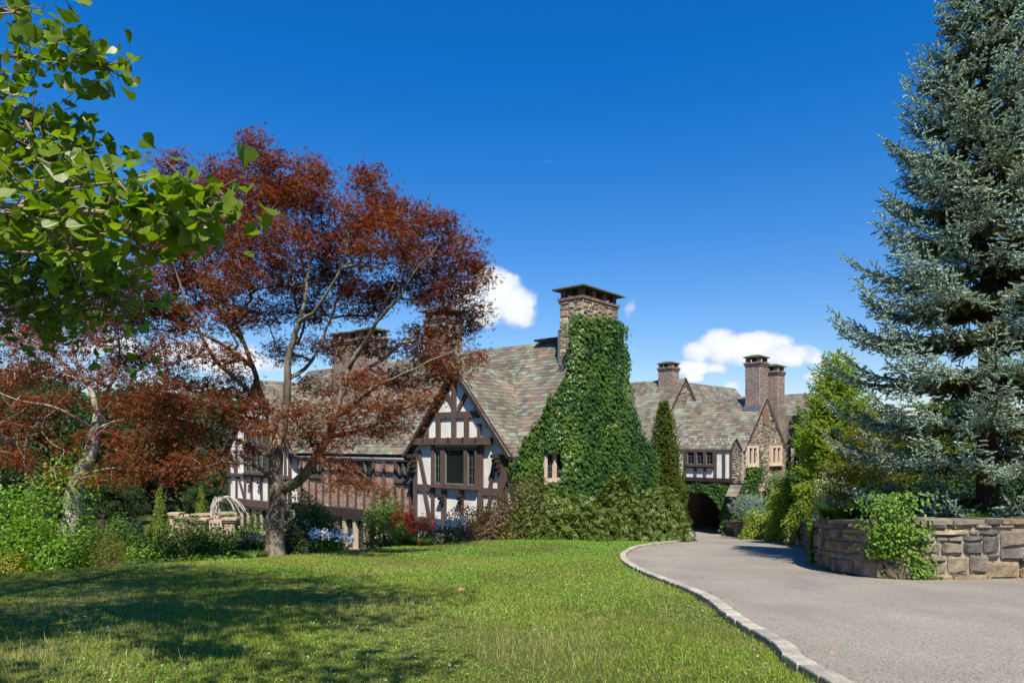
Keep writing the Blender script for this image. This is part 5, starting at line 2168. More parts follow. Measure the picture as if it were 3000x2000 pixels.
def shrub(name, label, cat, px, d, w, pyt, mat, n=2500, size=.07, tmpl=T_KITE, depth=None, pyb=None, group=None, seed=None, amp=.24, upn=.4, out=.9, shell=.62, stems=7, base=None, part="foliage", tipup=.3, kind=None, stemmat="darkbark"):
    g = gz(px, d)
    if pyb is not None:
        g[2] = min(g[2], (1300 - pyb) / 2000 * d)
    zt = (1300 - pyt) / 2000 * d
    h = zt - g[2]
    rx = w / 2000 * d / 2
    ry = depth / 2 if depth else rx
    seed = seed or int(px * 7 + d)
    o = thing(name, label, cat, g, group)
    r_ = np.random.default_rng(seed)
    dirs = unit(r_.normal(size=(n, 3)))
    dirs[:, 2] = np.abs(dirs[:, 2]) * 1.0 - .18 * r_.random(n)
    dirs = unit(dirs)
    L_ = lump(n, seed, amp)(dirs)
    q = r_.uniform(shell ** 2, 1, n) ** .5
    P = g + dirs * (L_ * q)[:, None] * np.array([rx, ry, h * .93])
    P[:, 2] = np.maximum(P[:, 2], g[2] + .02)
    N = unit(dirs * out + r_.normal(size=(n, 3)) * .7 + np.array([0, 0, upn]))
    D = unit(dirs * .8 + r_.normal(size=(n, 3)) * .8 + np.array([0, 0, tipup]))
    if callable(tmpl):
        ts = [tmpl() for _ in range(3)]
        for i, t in enumerate(ts):
            sl = slice(i, None, 3)
            V, F = scatter(t, P[sl], N[sl], D[sl], size * r_.uniform(.7, 1.3, len(P[sl])))
            if i == 0:
                VV, FF = [V], [F]
                o_ = len(V)
            else:
                VV.append(V)
                FF.append(F + o_)
                o_ += len(V)
        V, F = np.concatenate(VV), np.concatenate(FF)
    else:
        V, F = scatter(tmpl, P, N, D, size * r_.uniform(.65, 1.3, n))
    link(part, V, F, M[mat], o)
    mb = MB()
    for k in range(stems):
        a = r_.uniform(0, 6.28)
        e = g + np.array([math.cos(a) * rx * r_.uniform(.2, .8), math.sin(a) * ry * r_.uniform(.2, .8), h * r_.uniform(.45, .85)])
        s0_ = g + np.array([math.cos(a) * rx * .1, math.sin(a) * ry * .1, -.1])
        mb.add(*tube(catmull([s0_, (s0_ + e) / 2 + np.array([0, 0, h * .08]), e], 5), np.linspace(.03, .008, 5), 5))
    mb.build("stems", M[stemmat], o)
    return o


whorl = lambda: t_whorl(9, .09, .45)
# rhododendron mass and its neighbours before the ivied gable
shrub("bronze_shrub", "bronze-brown small-leaved shrub right of the red flowers", "shrub", 1432, 28.2, 240, 1396, "bronzeshrub", 15000, .09, T_OVAL, depth=2.6, pyb=1592, amp=.4, shell=.4)
shrub("rhododendron", "large rounded rhododendron under the stone ivy window", "shrub", 1632, 28.6, 235, 1378, "rhodoleaf", 4600, .19, whorl, depth=3, pyb=1592, amp=.3, shell=.45)
shrub("rhododendron", "rhododendron between the window shrub and the driveway, middle of the mass", "shrub", 1800, 30.5, 185, 1384, "rhodoleaf", 4600, .19, whorl, depth=3.4, pyb=1588, amp=.3, shell=.45)
shrub("rhododendron", "rightmost rhododendron bulging over the driveway kerb by the arch", "shrub", 1932, 32, 175, 1430, "rhodoleaf", 4000, .19, whorl, depth=3.4, pyb=1588, amp=.28, shell=.45)
shrub("rhododendron", "low front rhododendron between the bronze shrub and the rounded one", "shrub", 1555, 27.6, 150, 1495, "rhodoleaf", 2400, .17, whorl, depth=1.6, pyb=1588, shell=.45)
shrub("rhododendron", "low rhododendron growing at the lawn edge under the middle of the mass", "shrub", 1735, 28.3, 170, 1500, "rhodoleaf", 2400, .17, whorl, depth=1.6, pyb=1588, shell=.45)
shrub("bronze_shrub", "yellow-speckled low branches at the foot of the bronze shrub", "shrub", 1500, 27.4, 150, 1510, "olive", 1800, .07, T_OVAL, depth=1.4, pyb=1590)
# flower bed
shrub("glossy_shrub", "glossy green shrub between tall limestone window and orange flowers", "shrub", 1130, 29.2, 130, 1458, "midleaf", 13000, .09, T_OVAL, depth=1.8, pyb=1612)
shrub("small_green_shrub", "small fresh green shrub left of the tall limestone window", "shrub", 978, 27.5, 75, 1520, "brightleaf", 4500, .07, T_KITE, pyb=1600)
shrub("climbing_shrub", "dense climbing shrub between maple trunk and brick wing", "shrub", 912, 27, 170, 1425, "midleaf", 15000, .09, T_OVAL, depth=2.2, pyb=1650, amp=.26)
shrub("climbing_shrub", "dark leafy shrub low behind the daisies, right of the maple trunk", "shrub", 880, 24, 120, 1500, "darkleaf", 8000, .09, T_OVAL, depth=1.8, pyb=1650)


def flowers(o, px0, px1, d0, d1, py_fn, n, tm, mat, size, part="blossoms", spread=.1, up=1.0):
    xs_ = rng.uniform(px0, px1, n)
    ds_ = rng.uniform(d0, d1, n)
    P = np.array([W(a, py_fn(a) + rng.normal(0, spread * 100), b) for a, b in zip(xs_, ds_)])
    N = unit(rng.normal(size=(n, 3)) * .5 + np.array([0, -.5, up]))
    V, F = scatter(tm, P, N, rdir(n), size * rng.uniform(.7, 1.2, n))
    link(part, V, F, M[mat], o)


T_DISC = (A2([(0, 0, .02)] + [(math.cos(a) * .5 * (1 if i % 2 else .75), math.sin(a) * .5 * (1 if i % 2 else .75), 0) for i, a in enumerate(np.linspace(0, 2 * np.pi, 12, endpoint=False))]),
          np.array([(0, 1 + i, 1 + (i + 1) % 12) for i in range(12)]))
T_BLADE = (A2([(-.03, 0, 0), (.03, 0, 0), (.035, .45, .05), (-.035, .45, .05), (0, 1, -.18)]), np.array([(0, 1, 2), (0, 2, 3), (3, 2, 4)]))
T_STAR = (A2([(0, 0, 0), (.1, .15, 0), (0, 1, .25), (-.1, .15, 0), (.95, .3, .25), (.15, -.05, 0), (-.95, .3, .25), (-.15, -.05, 0), (.5, -.8, .2), (-.5, -.8, .2)]),
          np.array([(1, 2, 3), (1, 4, 5), (3, 6, 7), (5, 8, 0), (7, 9, 0), (0, 1, 3), (0, 5, 1), (0, 3, 7)]))
d1 = shrub("daisy_clump", "big clump of white daisies in flower right of the maple trunk", "flowers", 945, 25.6, 185, 1566, "brightleaf", 6500, .085, T_KITE, depth=1.8, pyb=1628, stems=0, tipup=1.2)
flowers(d1, 855, 1035, 24.6, 25.8, lambda a: 1582 - 20 * math.sin(math.pi * (a - 855) / 190), 420, T_DISC, "daisy", .1, spread=.09)
d2 = shrub("daisy_clump", "smaller white daisies under the plaster bay between red flowers and bronze shrub", "flowers", 1310, 26, 130, 1530, "midleaf", 2600, .07, T_KITE, depth=1.4, pyb=1600, stems=0, tipup=1.2)
flowers(d2, 1255, 1365, 25.6, 26.2, lambda a: 1540 - (a - 1255) * .12, 160, T_DISC, "daisy", .09, spread=.12)


def blades(name, label, cat, px, d, w, pyt, pyb, mat, n=300, width=.6, droop=.5, group=None):
    g = gz(px, d)
    g[2] = min(g[2], (1300 - pyb) / 2000 * d)
    h = (1300 - pyt) / 2000 * d - g[2]
    o = thing(name, label, cat, g, group)
    rx = w / 2000 * d / 2
    a = rng.uniform(0, 6.28, n)
    P = g + np.stack([np.cos(a) * rx * .35 * rng.random(n), np.sin(a) * rx * .35 * rng.random(n), np.zeros(n)], 1)
    D = np.stack([np.cos(a), np.sin(a), rng.uniform(.8, 2.6, n)], 1)
    N = np.stack([-np.cos(a) * 1.5, -np.sin(a) * 1.5, np.ones(n)], 1)
    V, F = scatter(T_BLADE, P, N, D, h * rng.uniform(.7, 1.25, n))
    link("blades", V, F, M[mat], o)
    return o


c1 = blades("crocosmia_clump", "clump of orange-red crocosmia flowers before the bay window", "flowers", 1215, 26, 230, 1528, 1605, "brightleaf", 170)
flowers(c1, 1145, 1215, 25, 25.8, lambda a: 1515 - (a - 1150) * .1, 170, T_STAR, "orangepetal", .13, spread=.13)
flowers(c1, 1185, 1275, 25, 25.8, lambda a: 1545 - (a - 1175) * .1, 260, T_STAR, "orangepetal", .13, part="lower_blossoms", spread=.15)
c2 = blades("crocosmia_clump", "small red crocosmia tuft at the lawn edge below the daisies", "flowers", 1240, 23.8, 70, 1560, 1610, "midleaf", 160)
flowers(c2, 1225, 1245, 23.4, 23.8, lambda a: 1590, 14, T_STAR, "orangepetal", .07, spread=.05)
# left garden
shrub("bright_shrub", "tall bright green leafy shrub in the left corner, in front of the tree trunks", "shrub", 70, 16.5, 300, 1385, "brightleaf", 11000, .1, T_KITE, depth=3.4, pyb=1690, amp=.3, shell=.4)
shrub("bright_shrub", "light green shrub right of the tall corner shrub", "shrub", 165, 15.6, 170, 1500, "brightleaf", 5200, .085, T_KITE, depth=1.8, pyb=1680, amp=.3, shell=.4)
shrub("bright_shrub", "middling leafy shrub climbing left of the pale trunk", "shrub", 100, 19.5, 150, 1440, "midleaf", 7000, .1, T_KITE, depth=2.6, pyb=1660, amp=.3)
shrub("fading_shrub", "low yellowish shrub at the lower left edge of the lawn", "shrub", 20, 14.6, 130, 1610, "olive", 2400, .06, T_KITE, depth=1.2, pyb=1695)
shrub("dwarf_maple", "mounded orange-green dwarf maple between the pale trunk and the arborvitae", "shrub", 305, 18, 170, 1552, "orangemaple", 7500, .05, T_PALM, depth=2, pyb=1660, amp=.16, shell=.75)
shrub("leafy_shrub", "fresh green shrub below the left arborvitae", "shrub", 430, 18.8, 150, 1556, "brightleaf", 7000, .075, T_KITE, pyb=1655, amp=.3, shell=.4)
shrub("leafy_shrub", "mid green shrub in front of the balustrade's left half", "shrub", 530, 19.6, 200, 1534, "midleaf", 9000, .08, T_OVAL, pyb=1650, amp=.28, shell=.5)
shrub("leafy_shrub", "dark rose shrub in front of the balustrade's right pier", "shrub", 625, 20, 190, 1528, "midleaf", 9000, .075, T_OVAL, pyb=1648, amp=.28, shell=.5)
shrub("leafy_shrub", "light shrub beside the wire plant stake, left of the maple trunk", "shrub", 705, 22, 130, 1505, "brightleaf", 3600, .075, T_KITE, pyb=1620, amp=.3, shell=.4)
shrub("hydrangea", "shrub topped with faded pink flower heads left of the maple trunk", "shrub", 735, 20.8, 110, 1572, "midleaf", 3800, .09, T_OVAL, pyb=1640)
hy = bpy.data.objects["hydrangea"]
flowers(hy, 690, 775, 20.4, 21, lambda a: 1572 + abs(a - 735) * .25, 260, T_KITE, "pinkflower", .07, spread=.06)
blades("daylily_clump", "clump of arching strap leaves at the maple's foot", "plant", 745, 19.2, 110, 1605, 1650, "midleaf", 220)
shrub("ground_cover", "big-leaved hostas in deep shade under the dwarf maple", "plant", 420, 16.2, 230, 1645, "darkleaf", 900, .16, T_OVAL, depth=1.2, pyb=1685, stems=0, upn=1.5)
shrub("ground_cover", "low hostas at the lawn edge left of the maple trunk", "plant", 620, 18.2, 200, 1625, "midleaf", 900, .14, T_OVAL, depth=1.2, pyb=1662, stems=0, upn=1.5)
shrub("distant_shrub", "feathery light shrub on the edge of the distant lawn", "shrub", 330, 40, 110, 1495, "midleaf", 3500, .14, T_KITE, pyb=1590)
shrub("distant_shrub", "small grey-green bush beside the left arborvitae", "shrub", 395, 44, 60, 1505, "treeleaf2", 1800, .14, T_KITE, pyb=1575)
shrub("distant_shrub", "yellow-green bush behind the balustrade's left pier", "shrub", 522, 46, 50, 1482, "goldleaf", 1600, .13, T_KITE, pyb=1520)
shrub("purple_bush", "dark purple bush behind the twisted sculpture", "shrub", 625, 47, 80, 1478, "purple", 2200, .13, T_KITE, pyb=1515)
shrub("distant_shrub", "dark rounded bush between balustrade and gabled wing", "shrub", 655, 44.5, 50, 1455, "treeleaf2", 2200, .12, T_KITE, pyb=1520)
shrub("wing_shrub", "leafy shrub under the gabled wing's stone windows", "shrub", 745, 36, 110, 1500, "midleaf", 3600, .12, T_KITE, pyb=1600)
shrub("wing_shrub", "pinkish seedheads and leaves at the gabled wing's left foot", "shrub", 690, 38, 60, 1490, "midleaf", 2200, .12, T_KITE, pyb=1590)


def cone_shrub(name, label, px, d, w, pyt, pyb, mat, n=5000, size=.12, power=.75, group=None, gapn=.1, cat="conifer", tm=T_OVAL):
    g = gz(px, d)
    g[2] = min(g[2], (1300 - pyb) / 2000 * d)
    h = (1300 - pyt) / 2000 * d - g[2]
    rx = w / 2000 * d / 2
    o = thing(name, label, cat, g, group)
    t = rng.random(n) ** 1.3
    a = rng.uniform(0, 2 * np.pi, n)
    lf = lump(n, int(px + pyt), .2)
    rad = rx * (1 - t) ** power * rng.uniform(.82, 1.04, n) * lf(np.stack([np.cos(a), np.sin(a), t * 6], 1))
    P = g + np.stack([np.cos(a) * rad, np.sin(a) * rad, t * h], 1)
    N = unit(np.stack([np.cos(a), np.sin(a), np.full(n, .3)], 1) + rng.normal(size=(n, 3)) * .35)
    D = unit(np.stack([np.cos(a) * .5, np.sin(a) * .5, np.full(n, 1.3)], 1) + rng.normal(size=(n, 3)) * .3)
    V, F = scatter(tm, P, N, D, size * rng.uniform(.6, 1.2, n))
    link("foliage", V, F, M[mat], o)
    V, F = tube(catmull([g - np.array([0, 0, .1]), g + np.array([0, 0, h * .9])], 5), np.linspace(.07, .01, 5), 6)
    link("trunk", V, F, M["darkbark"], o)
    return o


cone_shrub("arborvitae", "tall narrow golden-green arborvitae left of the balustrade", 467, 38, 66, 1432, 1590, "arbor", 7000, .13, .6)
cone_shrub("arborvitae", "smaller arborvitae behind the twisted sculpture", 590, 46, 50, 1422, 1520, "arbor", 4200, .14, .6)

# ---- conifers with real branches
SHOOTS = [t_shoot(9) for _ in range(3)]
SHOOTS2 = [t_shoot(6, .26, .13) for _ in range(3)]


def conifer(name, label, base, top_z, prof, z0, mats, whorl_dz=.5, nper=8, rise=.25, droop=.35, tipup=.12, twig_dt=.05, twig_len=.38, shoot=.14, hang=.35, trunk_r=.16, bark="darkbark", shoots=SHOOTS, old=.35,
            lean=(0, 0), zmaxvis=None, group=None, cat="tree", seed=5, twoside=True, jitter=.12, maxtw=90, zj=.3):
    r_ = np.random.default_rng(seed)
    o = thing(name, label, cat, base, group)
    Ht = top_z - base[2]
    tk = catmull([base - np.array([0, 0, .2]), base + np.array([lean[0] * .4, lean[1] * .4, Ht * .5]), base + np.array([lean[0], lean[1], Ht])], 16)
    V, F = tube(tk, np.linspace(trunk_r * 1.15, .015, 16), 9, .06)
    link("trunk", V, F, M[bark], o, smooth=True)
    SA, SB, RA, RB = [], [], [], []
    SP, SDir, SN, SS, SO = [], [], [], [], []
    z = z0
    while z < Ht - .1:
        L_ = prof(z / Ht)
        np_ = max(4, int(nper * min(1, .5 + L_ / 3)))
        a0 = r_.uniform(0, 6.28)
        for k in range(np_):
            a = a0 + 2 * np.pi * k / np_ + r_.uniform(-.3, .3)
            zz = z + r_.uniform(-zj, zj) * whorl_dz
            L = L_ * r_.uniform(1 - 2.2 * jitter, 1 + jitter * .4)
            if L < .12:
                continue
            f_ = np.clip(zz / Ht, 0, 1)
            c0 = np.array([np.interp(f_, [0, 1], [base[0], base[0] + lean[0]]), np.interp(f_, [0, 1], [base[1], base[1] + lean[1]]), base[2] + zz])
            hd = np.array([math.cos(a), math.sin(a), 0])
            m = 9
            t = np.linspace(0, 1, m)
            rs = rise + .5 * max(0, f_ - .7)
            zc = L * (rs * t - droop * (1 - f_ * .6) * t ** 2 * 1.6 + tipup * 2.2 * t ** 4)
            bend = r_.uniform(-.12, .12) * L
            sd_ = np.array([-hd[1], hd[0], 0])
            BP = c0 + np.outer(t * L, hd) + np.outer(bend * t ** 2, sd_) + np.outer(zc, [0, 0, 1])
            rb = .012 + .011 * L
            rr = rb * (1 - t * .85)
            SA.append(BP[:-1]); SB.append(BP[1:]); RA.append(rr[:-1]); RB.append(rr[1:])
            ntw = int(min(maxtw, max(5, L / twig_dt)))
            tt = .12 + .88 * (np.arange(ntw) + r_.random(ntw)) / ntw
            BPi = np.stack([np.interp(tt, t, BP[:, i]) for i in range(3)], 1)
            TD = unit(np.gradient(BP, axis=0))
            TDi = np.stack([np.interp(tt, t, TD[:, i]) for i in range(3)], 1)
            side = np.where(np.arange(ntw) % 2 == 0, 1.0, -1.0)[:, None]
            tl = twig_len * (1.15 - .75 * tt) * min(1, .45 + L / 2.2) * r_.uniform(.6, 1.15, ntw) + .05
            dr = unit(TDi * r_.uniform(.45, .9, (ntw, 1)) + side * sd_ * r_.uniform(.55, 1.0, (ntw, 1)) + np.array([0, 0, -1]) * hang * r_.uniform(.2, 1.3, (ntw, 1)))
            dr[-1] = TDi[-1]
            E = BPi + dr * tl[:, None]
            SA.append(BPi); SB.append(E); RA.append(np.full(ntw, .006)); RB.append(np.full(ntw, .003))
            ns = np.maximum(2, (tl / (shoot * .55)).astype(int))
            for j in range(ntw):
                q = (np.arange(ns[j]) + .2) / ns[j]
                pts = BPi[j] + dr[j] * (q * tl[j])[:, None]
                pts[:, 2] -= (q ** 2) * tl[j] * .18
                dd = dr[j] + r_.normal(size=(len(q), 3)) * .38
                dd[-1] = dr[j] + np.array([0, 0, .12])
                SP.append(pts); SDir.append(dd); SS.append(shoot * r_.uniform(.75, 1.2, len(q)))
                SO.append(np.full(len(q), tt[j]) + r_.normal(0, .12, len(q)))
        z += whorl_dz * (.75 + .25 * r_.random()) * (1.05 - .45 * z / Ht)
    V, F = frustums(np.concatenate(SA), np.concatenate(SB), np.concatenate(RA), np.concatenate(RB), 3)
    link("branches", V, F, M[bark], o, kind="stuff")
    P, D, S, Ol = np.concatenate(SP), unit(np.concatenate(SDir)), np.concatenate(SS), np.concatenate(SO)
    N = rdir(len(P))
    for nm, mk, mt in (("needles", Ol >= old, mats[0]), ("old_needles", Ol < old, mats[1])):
        VV, FF, off = [], [], 0
        for i, tmq in enumerate(shoots):
            ix = np.where(mk)[0][i::3]
            if len(ix) == 0:
                continue
            V, F = scatter(tmq, P[ix], N[ix], D[ix], S[ix])
            VV.append(V); FF.append(F + off); off += len(V)
        if VV:
            link(nm, np.concatenate(VV), np.concatenate(FF), M[mt], o)
    return o


sb = gz(2893, 15.0)
prf = lambda f: np.interp(f, [0, .06, .12, .2, .3, .42, .55, .68, .8, .9, 1.0], [2.7, 3.1, 3.15, 3.25, 3.05, 2.5, 2.0, 1.5, 1.0, .5, .05])
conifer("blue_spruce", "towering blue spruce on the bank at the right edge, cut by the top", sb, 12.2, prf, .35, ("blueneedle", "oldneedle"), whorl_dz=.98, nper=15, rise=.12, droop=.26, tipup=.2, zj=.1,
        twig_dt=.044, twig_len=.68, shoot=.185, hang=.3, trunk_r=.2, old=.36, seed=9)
# airy light green conifer behind the bank
hb = gz(2455, 27.5)
conifer("larch_tree", "airy light green conifer between the stone gatehouse and the blue spruce", hb, W(2440, 1022, 27.5)[2], lambda f: np.interp(f, [0, .25, .5, .75, 1], [1.75, 1.85, 1.6, 1.05, .08]), .5, ("hemlock", "hemlock"), whorl_dz=.48, nper=10,
        rise=.55, droop=.3, twig_dt=.06, twig_len=.6, shoot=.2, hang=.35, trunk_r=.1, shoots=SHOOTS2, old=.1, seed=3)
hb2 = gz(2545, 22)
conifer("larch_tree", "yellowish feathery conifer tucked against the blue spruce's left side", hb2, W(2545, 1190, 22)[2], lambda f: np.interp(f, [0, .3, .7, 1], [1.5, 1.5, .9, .08]), .3, ("olive", "olive"), whorl_dz=.34, nper=7,
        rise=.55, droop=.4, twig_dt=.08, twig_len=.45, shoot=.16, hang=.6, trunk_r=.08, shoots=SHOOTS2, old=.1, seed=4)
hb3 = gz(2720, 24)
conifer("larch_tree", "yellow-green conifer glimpsed behind the blue spruce's trunk", hb3, W(2720, 1180, 24)[2], lambda f: np.interp(f, [0, .3, .7, 1], [1.9, 1.9, 1.1, .08]), .3, ("goldleaf", "olive"), whorl_dz=.5, nper=7,
        rise=.5, droop=.4, twig_dt=.12, twig_len=.5, shoot=.22, hang=.4, trunk_r=.1, shoots=SHOOTS2, old=.1, seed=14)
# narrow dark conifer at the ivied chimney's foot
nb_ = gz(1945, 42)
nb_[2] = W(1945, 1560, 42)[2]
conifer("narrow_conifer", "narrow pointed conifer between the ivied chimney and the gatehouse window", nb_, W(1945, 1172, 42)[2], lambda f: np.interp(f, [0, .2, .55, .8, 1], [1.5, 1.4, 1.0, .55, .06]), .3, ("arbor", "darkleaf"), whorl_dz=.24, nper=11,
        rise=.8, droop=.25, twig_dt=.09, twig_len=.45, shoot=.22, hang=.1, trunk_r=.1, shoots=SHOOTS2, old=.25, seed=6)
# weeping conifer over the wall
for (px, d, pt, pb, rad_, sd, lb) in ((2335, 30.5, 1405, 1500, 1.35, 21, "weeping bright green conifer spilling over the retaining wall"), (2395, 27, 1400, 1510, 1.2, 22, "second weeping conifer nearer the blue spruce"),
                                      (2302, 34, 1425, 1490, 1.1, 23, "weeping conifer behind the dwarf blue spruce")):
    b_ = gz(px, d)
    conifer("weeping_conifer", lb, b_, W(px, pt, d)[2], lambda f, q=rad_: q * np.interp(f, [0, .5, 1], [1.0, 1.0, .55]), .2, ("hemlock", "hemlock"), whorl_dz=.22, nper=9, rise=.5, droop=.95, tipup=0, twig_dt=.06, twig_len=.45, shoot=.2, hang=1.0,
            trunk_r=.06, shoots=SHOOTS2, old=.15, seed=sd, cat="conifer")
# dwarf blue spruce
db = gz(2195, 38)
db[2] = W(2195, 1525, 38)[2]
conifer("dwarf_blue_spruce", "low mounded dwarf blue spruce by the arch end of the wall", db, W(2195, 1458, 38)[2], lambda f: np.interp(f, [0, .5, 1], [1.15, 1.0, .35]), .1, ("blueneedle", "blueneedle"), whorl_dz=.12, nper=9, rise=.45, droop=.2,
        twig_dt=.07, twig_len=.3, shoot=.12, hang=.0, trunk_r=.05, shoots=SHOOTS2, old=.1, seed=8, cat="conifer")
shrub("small_shrub", "small light shrub hanging over the wall below the dwarf spruce", "shrub", 2222, 36.6, 90, 1487, "hemlock", 2600, .09, T_OVAL, pyb=1530)
shrub("small_shrub", "trailing leaves hanging down the wall left of the weeping conifer", "shrub", 2263, 32.2, 36, 1510, "hemlock", 900, .09, T_OVAL, pyb=1556, depth=.8)
shrub("variegated_shrub", "cream variegated shrub between weeping conifers and blue spruce", "shrub", 2425, 24, 130, 1375, "variegated", 3600, .075, T_OVAL, pyb=1475, amp=.3)
shrub("golden_shrub", "golden yew mound behind the variegated shrub", "shrub", 2475, 25.5, 190, 1290, "olive", 6000, .08, T_KITE, pyb=1500, amp=.3)
shrub("golden_shrub", "dark golden shrub in the spruce's shade", "shrub", 2545, 18.5, 150, 1370, "olive", 4200, .07, T_KITE, pyb=1510, amp=.25)
shrub("leafy_bush", "green bush climbing the gatehouse gable's right foot", "shrub", 2328, 42, 100, 1370, "midleaf", 5200, .13, T_OVAL, pyb=1520, amp=.28)
shrub("leafy_bush", "leafy bush between gatehouse gable and dwarf spruce", "shrub", 2268, 43, 90, 1395, "midleaf", 3800, .13, T_OVAL, pyb=1500, amp=.28)
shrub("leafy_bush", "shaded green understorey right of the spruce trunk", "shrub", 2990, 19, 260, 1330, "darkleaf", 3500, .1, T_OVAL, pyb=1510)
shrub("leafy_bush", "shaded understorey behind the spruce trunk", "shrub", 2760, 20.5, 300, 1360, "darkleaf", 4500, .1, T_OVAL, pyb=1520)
blades("ornamental_grass", "tuft of dark arching ornamental grass behind the wall", "plant", 2455, 16.6, 170, 1462, 1524, "midleaf", 700)
blades("ornamental_grass", "low grass blades at the foot of the blue spruce", "plant", 2860, 13.8, 220, 1488, 1512, "brightleaf", 260)
bgtree("b2", 2405, 1200, 1480, 50, 130, "rounded green tree right of the gatehouse gable")
bgtree("p0", 2355, 1172, 1400, 75, 60, "distant dark pine tip beside the back range gable", name="pine_tree")
bgtree("b1", 2620, 1180, 1500, 55, 260, "dark tree behind the yellowish conifers")
bgtree("b0", 2850, 1150, 1500, 50, 330, "broad dark tree behind the blue spruce")
bgtree("b0", 3080, 1100, 1500, 45, 330, "tree beyond the right edge behind the blue spruce")


# ---- ivy
def ivy(name, label, outline, off, n, bbox, size=.13, thick=.12, ind=300, key=None, owner=None, mat="ivyleaf"):
    """leaves on a wall frame: outline given in photo pixels bounds the patch; off(s,t)->(frame, n)"""
    fr = bbox[0]
    o = thing(name, label, "ivy", fr.P((bbox[1] + bbox[2]) / 2, bbox[3], .3))
    s = rng.uniform(bbox[1], bbox[2], n * 3)
    t = rng.uniform(bbox[3], bbox[4], n * 3)
    nn = off(s, t) + rng.uniform(-thick, thick * .6, n * 3)
    P = fr.O + np.outer(s, fr.S) + np.outer(t, fr.Z) + nn[:, None] * fr.N
    px = 1500 + P[:, 0] / P[:, 1] * 2000
    py = 1300 - P[:, 2] / P[:, 1] * 2000
    jx = rng.normal(0, 5, len(px))
    ok = inpoly(px + jx, py + jx * .7, outline)
    P = P[ok][:n]
    e = .15
    gs = (off(s + e, t) - off(s - e, t))[ok][:n] / (2 * e)
    gt = (off(s, t + e) - off(s, t - e))[ok][:n] / (2 * e)
    gs, gt = np.clip(gs, -1.5, 1.5), np.clip(gt, -1.5, 1.5)
    N0 = fr.N - gs[:, None] * fr.S - gt[:, None] * fr.Z
    m = len(P)
    N = unit(unit(N0) + rng.normal(size=(m, 3)) * .28 + np.array([0, 0, .35]))
    D = unit(np.array([0, 0, -1.0]) + rng.normal(size=(m, 3)) * .45 + unit(N0) * .25)
    S = size * rng.uniform(.6, 1.25, m)
    if ind:
        sc = S / P[:, 1] * (1 + rng.random(m) * .01)
        front = ((P - fr.O) @ fr.N)
        big = np.argsort(-(sc + front * 1e-4))[:ind]
        me = bpy.data.meshes.new("leaf")
        me.from_pydata(T_IVY[0].tolist(), [], T_IVY[1].tolist())
        me.materials.append(M[mat])
        for i in big:
            z_ = Vector(N[i])
            d_ = Vector(D[i]) - z_ * Vector(D[i]).dot(z_)
            d_.normalize()
            x_ = d_.cross(z_)
            mt = Matrix((x_, d_, z_)).transposed().to_4x4()
            l_ = bpy.data.objects.new("leaf", me)
            COL.objects.link(l_)
            l_.parent = o
            mt = Matrix.Translation(Vector(P[i] - WLOC[o.name])) @ mt @ Matrix.Scale(float(S[i]), 4)
            l_.matrix_local = mt
        keep = np.ones(m, bool)
        keep[big] = False
        P, N, D, S = P[keep], N[keep], D[keep], S[keep]
    V, F = scatter(T_IVY, P, N, D, S)
    link("foliage", V, F, M[mat], o, kind="stuff")
    return o


def zz(x, y, sx=1150, sy=800, k=1.96):
    return (sx + x / k, sy + y / k)


IV = [zz(*p) for p in [(1075, 228), (1130, 262), (1200, 238), (1290, 262), (1338, 296), (1345, 330), (1338, 390), (1366, 500), (1350, 560), (1352, 620), (1385, 760), (1420, 880), (1455, 960), (1500, 1010), (1525, 1080), (1520, 1160), (1532, 1260), (1400, 1300), (700, 1300), (712, 1220),
                       (668, 1160), (664, 1110), (720, 1035), (780, 930), (870, 800), (905, 720), (970, 640), (1012, 540), (1005, 440), (1000, 310)]]
HOLE = [zz(*p) for p in [(862, 1010), (975, 1015), (972, 1195), (852, 1195)]]


def ivoff(s, t):
    ch = np.clip(1 - np.maximum(np.abs(s - 5.5) - 1.75, 0) / .9, 0, 1)
    sh = np.clip((t - 2.5) / 1.5, 0, 1)
    lowc = np.clip(1 - np.maximum(np.abs(s - 5.9) - 2.4, 0) / 1.6, 0, 1) * np.clip((3.6 - t) / 1.2, 0, 1)
    return .22 + .72 * np.maximum(ch, lowc * .9) + .07 * np.sin(s * 3.1) * np.sin(t * 2.7)


class _Out:
    pass


_in = inpoly


def inpoly_hole(x, y, poly):
    r1 = _in(x, y, poly)
    if poly is IV:
        r1 &= ~_in(x, y, HOLE)
    return r1


inpoly = inpoly_hole
ivy("ivy", "thick green ivy covering the chimney and the whole gable end", IV, ivoff, 15000, (SD, -1.2, 12.6, -4.6, 6.9), size=.2, ind=300)
# the side of the chimney also carries ivy
CF = Frame(O + B * 4.0, U, -B)
ivy("ivy", "ivy wrapping the left face of the big chimney", [(1652, 920), (1706, 918), (1712, 1100), (1655, 1085), (1660, 1000)], lambda s, t: .12 + 0 * s, 900, (CF, .1, .75, 1.2, 6.3), ind=0)
AR = [(1985, 1404), (2140, 1405), (2150, 1420), (2135, 1436), (2180, 1432), (2182, 1380), (2195, 1360), (2228, 1368), (2236, 1375), (2214, 1420), (2205, 1440), (2222, 1470), (2215, 1560), (2118, 1560), (2116, 1500), (2098, 1468), (2080, 1446), (2050, 1436), (1985, 1434)]
ivy("ivy", "ivy band draped over the driveway arch and its right jamb", AR, lambda s, t: .25 + .05 * np.sin(s * 4) * np.sin(t * 3), 3600, (GF, -6.2, .3, -6.7, -2.5), size=.2, ind=0)
AS = [(2182, 1366), (2232, 1364), (2238, 1372), (2216, 1418), (2228, 1450), (2222, 1540), (2182, 1540)]
